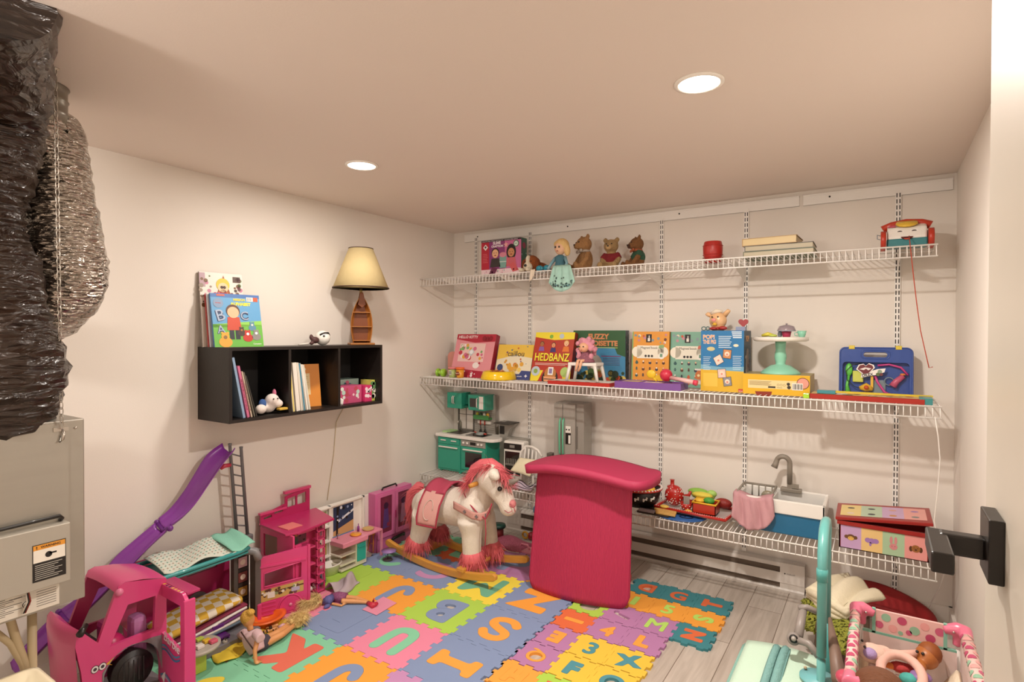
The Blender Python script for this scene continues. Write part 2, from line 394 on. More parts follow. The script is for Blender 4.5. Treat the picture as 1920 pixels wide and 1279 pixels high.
CN={'b':('#8497bd','blue'),'m':('#86cfa8','mint green'),'o':('#f3a43e','orange'),'g':('#aed552','lime green'),'p':('#e98aa6','pink'),'y':('#f2dc4b','yellow'),'l':('#c58fbd','lilac'),'r':('#e2705a','coral red'),'u':('#b77fae','purple'),'t':('#3f8790','teal'),'d':('#f0c544','golden yellow'),'e':('#e26f42','orange red'),'c':('#4f93a0','teal blue'),'G':('#b8e069','pale green'),'T':('#6fb597','sea green'),'O':('#f5a545','bright orange'),'k':('#b9b3ad','grey')}
def make_tile(cx,cy,S,n,base,lc,ch,rot,label,group,size=.235,off=.055,th=.012,hole=False):
    t=thing('foam_mat_tile',label,'play mat tile',(cx,cy,0),0,group)
    out=tile_outline(S-.0012,n,S*(.034 if S>.3 else .05))
    holes=[]
    if ch:
        if ch in STROKE and S>.3: L=[buffer_line(*STROKE[ch])]; wd,h=.7,1.0
        elif ch=='I' and S>.3: L=[chaikin(SERIF_I)]; wd,h=.5,.9
        else:
            L,wd,h=loops_of(ch,.02 if ch=='Q' else .035 if ch in 'BOAD4W35GM' else .08 if ch in 'JUKILTZNFEXCHV1' else off); L=[chaikin(l) for l in L]
        sc=size/max(h,wd*.85); ca,sa=math.cos(rot),math.sin(rot)
        L=[[(x*sc*ca-y*sc*sa,x*sc*sa+y*sc*ca) for x,y in l] for l in L]
        L.sort(key=lambda l:-abs(area(l))); holes=[L[0]]
    o=bpy.data.objects.new('tile_body',shape_mesh('tile_body',[out]+holes,th,foam(CN[base][0]))); COL.objects.link(o); o.parent=t
    if ch and not hole:
        o=bpy.data.objects.new('letter_inset',shape_mesh('letter_inset',L,th+.0006,foam(CN[lc][0]),off=-.0009)); COL.objects.link(o); o.parent=t; o['label']=CN[lc][1]+' foam letter inset'
    return t
P_=.3475; X0,Y0=.29,-.952; GB='big alphabet floor mat tiles'
BIG=[(0,0,'b','m','C',0),(1,0,'b','l','G',PI),(2,0,'y','T','M',PI),(3,0,'b','o','Z',PI),
 (0,-1,'m','o','H',0),(1,-1,'e','m','D',0),(2,-1,'u','b','P',0),(3,-1,'O','b','W',0),
 (0,1,'g','g','T',PI),(1,1,'o','b','J',PI),(2,1,'g','b','B',PI),(3,1,'b','O','S',PI),
 (0,2,'p','p','X',0),(1,2,'b','b','F',PI),(2,2,'p','m','U',PI),(3,2,'b','O','I',PI/2),
 (0,3,'y','O','A',0),(1,3,'m','r','K',PI),(2,3,'o','b','J',PI),(3,3,'l','k','O',0),
 (1,4,'m','y','C',PI/2),(0,4,'m','m','E',0),(2,4,'b','o','L',0)]
def where(i,j):
    row={-1:'behind the unicorn',0:'under the unicorn',1:'before the unicorn',2:'in the middle row',3:'in the near row',4:'at the bottom edge'}[j]
    return row
for i,j,b,lc,ch,rot in BIG:
    same=(b==lc); lab=f"{CN[b][1]} foam tile with "+(f"a matching letter {ch}" if same else f"{CN[lc][1]} letter {ch}")+', '+where(i,j)
    make_tile(X0+P_*i,Y0-P_*j*1.003,P_,4,b,lc,ch,rot,lab,GB)
SX,SY,Q_=1.603,-.468,.1815; GS='small alphabet floor mat tiles'
SM=[(0,2,'g','g','O',0,1),(0,3,'e','O','1',-PI/2,0),(0,4,'u','O','E',PI,0),(0,5,'u','O','Q',PI,0),(0,6,'O','O','H',0,0),
 (1,0,'t','e','D',PI,0),(1,1,'o','G','I',0,0),(1,2,'u','u','J',-1.9,1),(1,3,'u','O','4',0,0),(1,4,'d','c','3',0,0),(1,5,'d','c','F',0,0),(1,6,'g','e','V',0,0),
 (2,0,'t','e','G',0,0),(2,1,'o','G','5',0,0),(2,2,'u','G','M',0,0),(2,3,'u','O','L',0,0),(2,4,'d','c','X',.3,0),(2,5,'d','c','O',0,0),
 (3,0,'t','e','T',PI/2,0),(3,1,'o','G','S',-PI/2,0),(3,2,'t','e','N',PI/2,0)]
for i,j,b,lc,ch,rot,hole in SM:
    lab=f"small {CN[b][1]} mat tile "+(f"with an empty cut-out" if hole else (f"with matching {ch}" if b==lc else f"with {CN[lc][1]} {'number' if ch.isdigit() else 'letter'} {ch}"))
    lab+=', '+['beside big mat','second column','third column','outer column'][i]
    make_tile(SX+Q_*i,SY-Q_*j*1.027,Q_,2,b,lc,ch,rot,lab,GS,size=.105,hole=bool(hole))
# ================================================================ left side: air exchanger, ducts, wall cubby
METAL=mat('#aaa59b',.4,metal=.6,var=.05,vscale=3,stretch=(1,1,12)); SILV=mat('#bdb6ac',.3,metal=.9)
def hvac():
    x=.70; y1=-2.795; t=thing('air_exchanger','grey sheet metal ventilation unit hanging on chains at the left edge','ventilation unit',(x-.2,-3.0,.58))
    mb=MB(METAL); mb.box(.26,x,-3.40,y1,.588,1.178,bev=.004); mb.box(x,x+.003,-3.40,y1-.045,.60,1.17); mb.build('housing',t)
    hd=MB(BLACK); z=.875; hd.tube([(x+.004,-3.3,z-.005),(x+.022,-3.28,z-.002),(x+.022,y1-.075,z+.006),(x+.018,y1-.068,z-.004),(x+.004,y1-.068,z-.012)],.006,n=8); hd.build('black_handle',t)
    bx=MB(mat('#b4afa4',.45,metal=.4)); bx.box(x+.003,x+.045,-3.4,y1-.055,.675,.86,bev=.003); p=bx.build('control_box',t)
    # warning label, on the control box front
    w=MB(paper('#efe9df')); w.M=Matrix(((0,0,1,x+.0455),(1,0,0,y1-.152),(0,1,0,.70),(0,0,0,1)))
    w.rect(0,0,.084,.113,paper('#1c1917'),1); w.rect(.002,.058,.082,.096,paper('#eee8dc'),2); w.rect(.002,.096,.082,.111,paper('#e39a35'),2)
    w.text('WARNING',.02,.1,.05,paper('#1c1917'),3); w.text('!',.009,.099,.003,paper('#1c1917'),3,h=.009); w.disc(.04,.077,.009,paper('#1c1917'),3); w.rect(.042,.077,.06,.082,paper('#1c1917'),3)
    for k in range(8): w.rect(.006,.049-k*.006,.074-.01*(k%3),.0505-k*.006,paper('#d8d2c8'),3)
    w.build('warning_label',p)
    s=MB(paper('#e8e2d6')); s.M=Matrix(((0,0,1,x+.0035),(1,0,0,-3.1),(0,1,0,.597),(0,0,0,1)))
    s.flat([(-.1,-.002),(.233,.0),(.233,.07),(-.1,.07)],None,1)
    INK=paper('#3b352f')
    for k in range(10): s.rect(.02,.012+k*.0055,.10+.02*((k*7)%3),.0135+k*.0055,INK,2)
    for k in range(7): s.rect(.175,.012+k*.0075,.225,.0135+k*.0075,INK,2)
    s.disc(.15,.03,.010,INK,2); s.disc(.15,.03,.008,paper('#e8e2d6'),3); s.text('UL',.145,.026,.01,INK,4); s.text('TO REMOVE PANEL',.11,.055,.05,INK,2,off=0)
    s.build('specification_label',t)
    h=MB(SILV); h.box(x,x+.006,y1-.085,y1-.045,1.145,1.157); h.tube([(x+.008,y1-.062,1.15),(x+.015,y1-.06,1.135),(x+.02,y1-.065,1.12),(x+.012,y1-.07,1.112),(x+.006,y1-.067,1.13)],.0035,n=6); h.build('hook_bracket',t)
    sc=MB(SILV); sc.ell((x+.003,y1-.025,1.15),(.002,.004,.004)); sc.build('screw',t)
hvac()
def hvac_pipes():
    t=thing('drain_pipe','beige drain pipes forking below the grey ventilation unit','pipe',(.62,-2.87,.0))
    m=mat('#b9a684',.5,var=.12)
    A=lambda px,py:at(px,py,'x',.62)
    a=A(60,1160); MB(m).cyl((.62,a.y,0.05),(.62,a.y,.588),.0125).build('straight_pipe',t)
    MB(m).tube([A(52,1262),A(45,1240),A(32,1205),A(20,1165),A(18,1150)],.012,n=12).build('branch_pipe',t)
    MB(m).tube([A(50,1270),A(42,1245),A(20,1208),A(-5,1188),A(-40,1180)],.010,n=12).build('branch_pipe',t)
    MB(m).lathe([(0,0),(.05,0),(.05,.05),(.018,.06),(0,.06)],c=(.62,a.y,0)).build('pipe_foot',t)
hvac_pipes()
def wires():
    t=thing('wire_bundle','red, black and white wires hanging over the specification label','wires',(.71,-3.0,.66))
    for k,(c) in enumerate(('#8c2f26','#221e1b','#d8d2c8')):
        MB(mat(c,.5)).tube([(.708,-2.99-.004*k,.70),(.728,-2.952-.003*k,.675),(.722,-2.945-.004*k,.64),(.712,-2.955-.004*k,.605)],.0022,n=6).build('wire',t)
wires()
def tub():
    c=Vector((.765,-3.01,0)); t=thing('plastic_tub','cream plastic tub at the bottom left corner','tub',(c.x,c.y,0))
    m=pl('#ece0c2'); mb=MB(m); cx,cy=.765,-3.01
    P=[]
    mb.M=Matrix.Translation((cx,cy,0))
    o=MB(m)
    def rr(w,d,z,r=.03):
        pts=[]
        for qx,qy,a0 in ((1,1,0),(-1,1,90),(-1,-1,180),(1,-1,270)):
            for k in range(5):
                a=R(a0+k*22.5); pts.append((cx+qx*(w-r)+r*math.cos(a),cy+qy*(d-r)+r*math.sin(a),z))
        return pts
    rings=[rr(.070,.07,.0),rr(.082,.082,.40),rr(.092,.092,.402),rr(.092,.092,.392),rr(.092,.092,.415),rr(.078,.078,.415),rr(.066,.066,.01)]
    vs=[p for r_ in rings for p in r_]; n=20; fs=[tuple(range(n))]
    for i in range(len(rings)-1):
        for j in range(n): fs.append((i*n+j,i*n+(j+1)%n,(i+1)*n+(j+1)%n,(i+1)*n+j))
    fs.append(tuple((len(rings)-1)*n+j for j in range(n)))
    o.add(vs,fs,m,True); o.build('tub_body',t)
tub()
def duct_curve(pts,rad,n=28,rings=10,wr=.06,seed=1,ribs=.03):
    rnd=random.Random(seed); P=[Vector(p) for p in pts]; out=[]
    def cr(a,b,c,d,t): return .5*((2*b)+(-a+c)*t+(2*a-5*b+4*c-d)*t*t+(-a+3*b-3*c+d)*t**3)
    k=len(P); pos=[];rr=[]
    for i in range(k-1):
        a,b,c,d=P[max(i-1,0)],P[i],P[i+1],P[min(i+2,k-1)]
        for j in range(rings):
            t=j/rings; pos.append(cr(a,b,c,d,t)); rr.append(cr(rad[max(i-1,0)],rad[i],rad[i+1],rad[min(i+2,k-1)],t))
    pos.append(P[-1]); rr.append(rad[-1])
    vs=[];fs=[];prev=None
    ph=[rnd.uniform(0,6) for _ in range(8)]
    for i,p in enumerate(pos):
        t=(pos[min(i+1,len(pos)-1)]-pos[max(i-1,0)]).normalized()
        a=(prev-t*prev.dot(t)).normalized() if prev else t.orthogonal().normalized()
        prev=a;b=t.cross(a)
        rib=1+ribs*(1 if i%2 else -1)
        for j in range(n):
            an=2*PI*j/n; w=1+wr*(.5*math.sin(3*an+ph[0]+i*.9)+.35*math.sin(5*an+ph[1]-i*1.7)+rnd.uniform(-.5,.5))
            vs.append(p+(a*math.cos(an)+b*math.sin(an))*rr[i]*rib*w)
    for i in range(len(pos)-1):
        for j in range(n): fs.append((i*n+j,i*n+(j+1)%n,(i+1)*n+(j+1)%n,(i+1)*n+j))
    fs.append(tuple(range(n))); fs.append(tuple((len(pos)-1)*n+j for j in range(n)))
    return vs,fs
def foil(c,metal,rough,bs,bsc):
    m=bpy.data.materials.new('foil'); m.use_nodes=True; nt=m.node_tree;N=nt.nodes;L=nt.links;b=N['Principled BSDF']
    b.inputs['Base Color'].default_value=(*lin(c),1); b.inputs['Metallic'].default_value=metal; b.inputs['Roughness'].default_value=rough; b.inputs['Coat Weight'].default_value=.35; b.inputs['Coat Roughness'].default_value=.08
    tc=N.new('ShaderNodeTexCoord'); mp=N.new('ShaderNodeMapping'); mp.inputs['Scale'].default_value=(1,1,3.2); mp.inputs['Rotation'].default_value=(.5,.2,0); L.new(tc.outputs['Object'],mp.inputs[0])
    v=N.new('ShaderNodeTexVoronoi'); v.inputs['Scale'].default_value=bsc; v.feature='F1'; L.new(mp.outputs[0],v.inputs[0])
    n=N.new('ShaderNodeTexNoise'); n.inputs['Scale'].default_value=bsc*.7; n.inputs['Detail'].default_value=3; n.inputs['Distortion'].default_value=1.5; L.new(mp.outputs[0],n.inputs[0])
    a=N.new('ShaderNodeMath'); a.operation='ADD'; L.new(v.outputs[0],a.inputs[0]); L.new(n.outputs[0],a.inputs[1])
    bp=N.new('ShaderNodeBump'); bp.inputs['Strength'].default_value=bs; bp.inputs['Distance'].default_value=.02; L.new(a.outputs[0],bp.inputs['Height']); L.new(bp.outputs[0],b.inputs['Normal']); L.new(bp.outputs[0],b.inputs['Coat Normal'])
    return m
DARKF=foil('#2a1a10',.0,.35,1.0,14); SILF=foil('#b9b1a6',.95,.22,.8,30)
def ducts():
    t=thing('insulated_duct','large dark plastic wrapped air duct winding down to the ventilation unit','air duct',(.62,-3.0,1.18))
    def D(px,py,d): return CAM+(fw+rt*((px-960)/FPX)-up*((py-639.5)/FPX))*d
    p=[tuple(at(-25,-25,'z',HC)),D(-25,130,1.60),D(-32,210,1.68),D(-35,300,1.7),D(-50,380,1.7),D(-48,440,1.7),D(-18,520,1.72),D(-5,600,1.72),D(22,680,1.74),D(15,740,1.75),D(-5,782,1.76)]
    r=[.135,.150,.155,.14,.125,.125,.13,.13,.14,.135,.13]
    r=[a*.98 for a in r]
    vs,fs=duct_curve(p,r,rings=6,wr=.05,seed=3,ribs=.028); mb=MB(DARKF); mb.add(vs,fs,None,True); mb.nonorm=1; mb.build('dark_sleeve',t)
    c=D(-5,782,1.76); MB(mat('#1b2233',.4)).lathe([(.12,-.035),(.132,-.03),(.132,.02),(.12,.025)],c=tuple(c),n=32).build('tape_band',t)
    t=thing('foil_duct','shiny silver foil duct bulging behind the dark duct','air duct',(.6,-2.87,2.1))
    MB(mat('#8f8a80',.35,metal=.8)).lathe([(.074,0),(.076,-.004),(.070,-.012),(.070,-.04),(.074,-.046),(.070,-.052),(.070,-.085),(.074,-.09),(.069,-.096),(.069,-.135)],c=(.575,-2.865,HC),n=36).build('ceiling_collar',t)
    p=[(.575,-2.865,2.155),(.574,-2.862,2.11),D(102,255,1.93),D(105,330,1.93),D(112,410,1.93),D(122,480,1.93),D(122,530,1.94),D(95,575,1.97),D(55,600,2.02),D(10,612,2.06)]
    r=[.067,.075,.088,.10,.112,.118,.118,.11,.10,.095]
    vs,fs=duct_curve(p,r,rings=6,wr=.04,seed=9,ribs=.02); mb=MB(SILF); mb.add(vs,fs,None,True); mb.nonorm=1; mb.build('foil_sleeve',t)
    # chain
    t=thing('steel_chain','thin steel chain hanging from the ceiling in front of the foil duct','chain',(.755,-2.886,HC))
    a=Vector((.755,-2.886,HC)); b=Vector((.716,-2.862,1.155)); n=52; L=(b-a)/n; mb=MB(SILV); u=L.normalized()
    for i in range(n):
        c=a+L*(i+.5); s=u.orthogonal().normalized(); s=Matrix.Rotation(R(90*(i%2)+20),3,u)@s; h=L.length*.66
        pts=[c+u*(h*math.cos(q)*(1))+s*(.0058*math.sin(q)) for q in [2*PI*k/10 for k in range(10)]]
        mb.tube(pts,.0014,n=5,closed=True)
    mb.build('chain_links',t)
    MB(SILV).lathe([(0,0),(.012,0),(.012,-.003),(.004,-.006),(.003,-.016),(0,-.016)],c=(.755,-2.886,HC)).build('ceiling_screw',t)
    cc=a+(b-a)*.80; MB(mat('#4a463f',.4,metal=.8)).tube([cc+u*.03+Vector((0,0,0))-u*.06*k/14+Vector((.008*math.cos(k*1.5),.008*math.sin(k*1.5),0)) for k in range(15)],.002,n=5).build('tension_spring',t)
ducts()
# ---------------------------------------------------------------- black wall cubby
Y_A,Y_B=-2.055,-1.06; ZC0,ZC1=1.024,1.39; XD=.28
def cubby():
    t=thing('wall_cubby','black three-compartment cubby shelf mounted on the left wall','wall shelf',(0,-1.55,ZC0))
    K=mat('#1c1613',.45,bump=.05,bscale=90,var=.1); th=.016
    MB(K).box(.001,XD,Y_A,Y_B,ZC1-th,ZC1).build('top_panel',t); MB(K).box(.001,XD,Y_A,Y_B,ZC0,ZC0+th).build('bottom_panel',t)
    for y in (Y_A,Y_B-th): MB(K).box(.001,XD,y,y+th,ZC0+th,ZC1-th).build('side_panel',t)
    for y in (-1.728,-1.402): MB(K).box(.001,XD-.002,y,y+th,ZC0+th,ZC1-th).build('divider',t)
    MB(mat('#120e0c',.6)).box(.001,.006,Y_A+th,Y_B-th,ZC0+th,ZC1-th).build('back_panel',t)
cubby()
# frame helpers for objects on the left wall: local x -> world +Y, local y -> world -X (back), i.e. rotation of +90 about z
def book_stand(name,label,yc,x,z0,wd,th,ht,col,rz=0,lean=0,tilt=0,art=None,cat='book',pages='#e8dfcc',group=None,spine=None):
    """upright book; local x along width, y back through thickness, z up; faces the room"""
    t=thing(name,label,cat,(x,yc,z0),R(90)+rz,group); t.rotation_euler=(0,0,0)
    t.matrix_basis=Matrix.Translation((x,yc,z0))@Matrix.Rotation(R(90)+rz,4,'Z')@Matrix.Rotation(tilt,4,'Y')@Matrix.Rotation(-lean,4,'X')
    c=MB(paper(col)); c.box(-wd/2,wd/2,0,.0025,0,ht); c.box(-wd/2,wd/2,th-.0025,th,0,ht); c.box(-wd/2,-wd/2+.003,.0025,th-.0025,0,ht,paper(spine or col)); c.build('cover',t,world=False)
    MB(paper(pages)).box(-wd/2+.003,wd/2-.003,.0027,th-.0027,.002,ht-.003).build('pages',t,world=False)
    if art:
        a=MB(); a.M=TR((-wd/2,0,0))@FRONT; art(a,wd,ht); a.build('cover_print',t,world=False)
    return t
def PA(c): return paper(c)
def person_print(a,x,y,s,shirt,hair='#5a3420',skin='#e9b991',legs='#3c4a6b'):
    a.rect(x-.25*s,y,x-.03*s,y+.5*s,PA(legs),4); a.rect(x+.03*s,y,x+.25*s,y+.5*s,PA(legs),4)
    a.flat([(x-.35*s,y+.45*s),(x+.35*s,y+.45*s),(x+.28*s,y+1.1*s),(x-.28*s,y+1.1*s)],PA(shirt),5)
    a.disc(x,y+1.4*s,.33*s,PA(hair),5); a.disc(x,y+1.33*s,.28*s,PA(skin),6)
def blob_print(a,x,y,s,c,c2='#ffffff'):
    a.disc(x,y,s,PA(c),5,ry=s*.8); a.disc(x,y+s*.9,s*.6,PA(c),6); a.disc(x-.4*s,y+s*1.4,s*.2,PA(c),7); a.disc(x+.4*s,y+s*1.4,s*.2,PA(c),7); a.disc(x,y+s*.75,s*.28,PA(c2),8)
def art_alpha(a,w,h):
    a.rect(0,0,w,h,PA('#5fa0cf'),1); a.rect(0,0,w,h*.42,PA('#6cb845'),2); a.flat([(0,.42*h),(w,.5*h),(w,.40*h),(0,.36*h)],PA('#8fcf56'),2)
    a.rect(0,h*.93,w,h,PA('#3f6fb0'),2)
    for t,x,y,s,an in (('A',.07,.24,.17,.12),('B',.10,.47,.17,.2),('C',.56,.50,.17,0)):
        a.text(t,x*w,y*h,s*w,PA('#26335c'),4,off=.07,ang=an); a.text(t,(x+.012)*w,(y+.01)*h,s*w*.92,PA('#a9b8cf'),5,off=.0,ang=an)
    a.text('MISSION',.45*w,.87*h,.24*w,PA('#f1d437'),4,off=.05); a.text('ALPHABET',.38*w,.78*h,.42*w,PA('#f6e23c'),4,off=.06)
    person_print(a,(.42*w),.14*h,.105,'#c84a30',legs='#2d2f38'); blob_print(a,.22*w,.09*h,.033,'#e5a93a','#8a6b3a')
    blob_print(a,.56*w,.26*h,.02,'#4a3a30','#b07a3c'); blob_print(a,.68*w,.17*h,.026,'#c33a2c','#ffffff'); blob_print(a,.86*w,.19*h,.024,'#8e8a86','#ffffff'); blob_print(a,.79*w,.36*h,.02,'#5b8ca8','#e7ded0')
    a.disc(.14*w,.82*h,.025,PA('#7f98b8'),4); a.text('PATROL',.085*w,.81*h,.11*w,PA('#c5412f'),5,off=.03)
    a.rect(.72*w,.87*h,.86*w,.95*h,PA('#f3efe8'),4); a.rect(.86*w,.87*h,.96*w,.95*h,PA('#e0572a'),4)
    for k in range(6): a.rect((.735+.017*k)*w,.88*h,(.741+.017*k)*w,.94*h,PA('#222222'),5)
    a.rect(.12*w,.955*h,.28*w,.985*h,PA('#e0572a'),4); a.text('Caractere',.78*w,.04*h,.17*w,PA('#f3efe8'),4)
def art_collage(a,w,h):
    a.rect(0,0,w,h,PA('#e9e2d8'),1); a.flat([(.22*w,.48*h),(.55*w,.97*h),(.85*w,.48*h)],PA('#a3572a'),2); a.flat([(.34*w,.6*h),(.54*w,.9*h),(.70*w,.6*h)],PA('#d98a3c'),3)
    rr=random.Random(4)
    for k in range(46): a.disc(rr.uniform(.28,.8)*w,rr.uniform(.5,.72)*h,rr.uniform(.004,.01),PA(rr.choice(['#c33a4c','#d9608a','#6a2f3a','#e6b13c','#7a9ac4','#8a4428'])),4)
    a.disc(.53*w,.84*h,.034,PA('#ecc43c'),5); a.disc(.53*w,.80*h,.026,PA('#f0cfa4'),6); a.disc(.50*w,.805*h,.008,PA('#4a2f20'),7); a.disc(.56*w,.805*h,.008,PA('#4a2f20'),7); a.disc(.53*w,.73*h,.018,PA('#a82f3a'),6)
    for k in range(40): a.disc(rr.choice([rr.uniform(.02,.25),rr.uniform(.8,.97)])*w,rr.uniform(.55,.97)*h,rr.uniform(.003,.012),PA(rr.choice(['#7a5a3a','#c77f9a','#4d3a33','#9a8a7a','#6d7a4a'])),3)
    a.rect(.0,.8*h,.13*w,.99*h,PA('#b89aa5'),2); a.rect(.77*w,.88*h,.95*w,.96*h,PA('#5a4438'),3)
book_stand('picture_book','tall collage-cover picture book standing behind the blue alphabet book','book' and -1.955,.075,ZC1,.215,.012,.382,'#8c8079',lean=.12,rz=R(-6),art=art_collage)
for k,(c,l) in enumerate((('#b23a3a','red edged thin hardback just behind the alphabet book'),('#d9dde6','pale thin hardback between the red and alphabet books'))):
    book_stand('picture_book',l,-1.94,.112+.0165*k,ZC1,.225,.012,.268,c,lean=.16,rz=R(-6))
book_stand('alphabet_book','blue and green children\'s alphabet book leaning on top of the cubby','book' and -1.925,.160,ZC1,.248,.014,.275,'#4f86c0',lean=.20,rz=R(-6),art=art_alpha)
# books inside the cubby (spines to the room): local x -> width into the shelf
def shelf_book(label,y,th,ht,dp,lean,spine,group,x1=.262,text=None,cov=None,name='thin_book'):
    t=thing(name,label,'book',(x1,y,ZC0+.0165),0,group)
    t.matrix_basis=Matrix.Translation((x1,y,ZC0+.0165+max(0,-math.sin(lean))*0))@Matrix.Rotation(lean,4,'X')
    c=MB(paper(cov or spine)); c.box(-dp,0,0,.002,0,ht); c.box(-dp,0,th-.002,th,0,ht); c.box(-.002,0,.002,th-.002,0,ht,paper(spine)); c.build('cover',t,world=False)
    MB(paper('#e8dfcc')).box(-dp+.002,-.0025,.0022,th-.0022,.002,ht-.003).build('pages',t,world=False)
    if text:
        a=MB(); a.M=Matrix(((0,0,1,.0002),(0,-1,0,th*.8),(1,0,0,ht*.15),(0,0,0,1))); a.text(text,0,0,ht*.6,paper('#8a3b4a'),1,h=th*.55); a.build('spine_title',t,world=False)
G1='thin books leaning in the left compartment'; G2='white books in the middle compartment'
shelf_book('blue book leaning at the far left of the cubby',-2.036,.014,.31,.2,-.10,'#7f97b8',G1) if 0 else None
LB=[('light blue tall thin book, first on the left in the cubby',-1.972,.012,.305,.16,.19,'#8fa9c6'),('pink spined thin book beside the light blue one in the cubby',-1.950,.012,.262,.16,.20,'#cf6f93'),('cream and brown thin book right of the pink spine',-1.930,.007,.235,.16,.22,'#c7b5a0'),('grey thin book right of the cream and brown one',-1.914,.006,.232,.16,.25,'#6f6a5e'),('dark thin book, rightmost of the leaning ones on the left',-1.902,.005,.215,.16,.27,'#3d3a36')]
for l,y,th,ht,dp,le,c in LB: shelf_book(l,y,th,ht,dp,le,c,G1,text='PRINCESSE' if 'pink' in l else None)
LB2=[('white and yellow tall book at the left of the middle compartment',-1.690,.012,.325,.17,.10,'#e4cf6a'),('thick white paperback leaning in the middle compartment',-1.668,.024,.262,.17,.10,'#e9e4da'),('white book left of the blue label spine',-1.640,.012,.262,.17,.11,'#d9d2c4'),('white book whose lower spine is blue, middle compartment',-1.624,.014,.258,.17,.13,'#3e7f97'),('white thin book right of the blue spine',-1.604,.012,.252,.17,.15,'#e6e1d6'),('cream thin book, rightmost white one in the middle compartment',-1.588,.010,.25,.17,.17,'#cfd0c0')]
for l,y,th,ht,dp,le,c in LB2: shelf_book(l,y,th,ht,dp,le,c,G2,cov='#e6e0d4')
def art_orange(a,w,h):
    a.rect(0,0,w,h,PA('#dd8a2c'),1); a.rect(.1*w,.28*h,.62*w,.78*h,PA('#e9cf9a'),2); a.disc(.35*w,.88*h,.022,PA('#efdcb0'),2,ry=.012)
    for k in range(9): a.rect(.14*w,(.34+.045*k)*h,(.5+.03*(k%3))*w,(.345+.045*k)*h,PA('#8a6a3a'),3)
    a.text('Martine',.24*w,.865*h,.22*w,PA('#8a3b1c'),3)
book_stand('orange_book','orange hardcover leaning back in the middle compartment','book' and -1.512,.155,ZC0+.0165,.155,.012,.245,'#e0902f',lean=.15,rz=R(-14),art=art_orange)
def plush_pup():
    t=thing('plush_puppy','small white, pink and blue stuffed puppy lying in the left compartment','soft toy',(.2,-1.80,ZC0+.017)); z=ZC0+.017
    mb=MB(cloth('#eadfd8')); mb.ell((.205,-1.80,z+.038),(.035,.045,.036)); mb.ell((.225,-1.79,z+.072),(.034,.036,.032)); mb.ell((.24,-1.765,z+.05),(.022,.028,.022)); mb.ell((.235,-1.86,z+.03),(.025,.03,.026)); mb.build('body',t,remesh=.006)
    MB(cloth('#c8708c')).ell((.215,-1.77,z+.103),(.012,.01,.022)).build('ear',t); MB(cloth('#3c5f9a')).ell((.225,-1.845,z+.055),(.018,.02,.025)).build('scarf',t); MB(cloth('#d8b24a')).cbox((.255,-1.745,z+.022),(.03,.06,.012),bev=.003).build('tag_ribbon',t)
    for dy in (-.012,.012): MB(BLACK).ell((.257,-1.79+dy,z+.078),.004).build('eye',t)
plush_pup()
def small_boxes():
    def bx(label,y0,y1,x1,z0,z1,col,spots,txt=None,name='small_box'):
        t=thing(name,label,'box',(x1-.05,(y0+y1)/2,z0),group='small boxes in the right compartment')
        MB(paper(col)).box(x1-.10,x1,y0,y1,z0,z1,bev=.001).build('carton',t)
        a=MB(); a.M=Matrix(((0,0,1,x1+.0002),(1,0,0,y0),(0,1,0,z0),(0,0,0,1))); rr=random.Random(len(label)); w=y1-y0;h=z1-z0
        for k in range(14): a.disc(rr.uniform(.1,.9)*w,rr.uniform(.15,.85)*h,rr.uniform(.05,.14)*h,PA(rr.choice(spots)),1+k%4)
        if txt: a.text(txt,.1*w,.4*h,.8*w,PA('#f5e9ee'),6)
        a.build('printed_front',t)
    z=ZC0+.0165
    bx('long rounded pink and mint printed box, lower left of the right compartment',-1.345,-1.175,.22,z,z+.105,'#c6527c',['#dfe5dc','#f2c9d2','#bcd8cc','#b94a5a'])
    bx('teal and yellow flowered box standing behind the pink one',-1.255,-1.10,.11,z,z+.135,'#a8c4b8',['#e6c75a','#3f7a86','#e9e4d4','#d0708c'])
    bx('small bright pink box with a white flower',-1.165,-1.110,.24,z,z+.10,'#d4376f',['#f4dfe6'])
    bx('narrow yellow green box at the right end of the compartment',-1.106,-1.080,.235,z,z+.13,'#c9c860',['#5f8f5a','#e9e4d4'])
    t=thing('folded_card','small white folded card at the left of the right compartment','card',(.22,-1.37,z)); MB(paper('#ece6e0')).grid(lambda u,v:(.2+.05*u,-1.375+.03*u*1+.006*v,z+.001+.06*v*(1-.5*u)),4,4,th=.001).build('card_sheet',t)
small_boxes()
def ball_toy():
    t=thing('rattle_ball','white and black plastic ball toy lying on a stick on the cubby','toy',(.15,-1.4,ZC1)); c=at(605,632,'x',.15); c.z=ZC1+.043
    b=MB(pl('#eeeae2')); b.ell(c,.043,n=24); b.build('ball',t)
    s=MB(BLACK)
    for k in range(2): s.tube([Vector(c)+.0432*Vector((math.cos(a)*math.cos(.5*k),math.sin(a),math.cos(a)*math.sin(.5*k+.9))).normalized() for a in [R(q) for q in range(-60,61,15)]],.003,n=6)
    s.build('black_seam',t)
    for q in ((.036,-.02,.012),(.030,.012,.030)): MB(BLACK).ell(Vector(c)+Vector(q),(.009,.006,.005)).build('spot',t)
    MB(mat('#4a2a28',.6)).ell(c+Vector((.01,-.06,-.012)),(.018,.026,.02)).ell(c+Vector((.0,-.08,.005)),(.01,.012,.018)).ell(c+Vector((.01,-.085,-.03)),(.012,.014,.01)).build('dark_handle_grip',t,remesh=.004)
    MB(pl('#d8d2c8')).tube([c+Vector((.0,-.08,-.03)),(.14,c.y-.155,ZC1+.006)],.005).build('stick',t)
ball_toy()
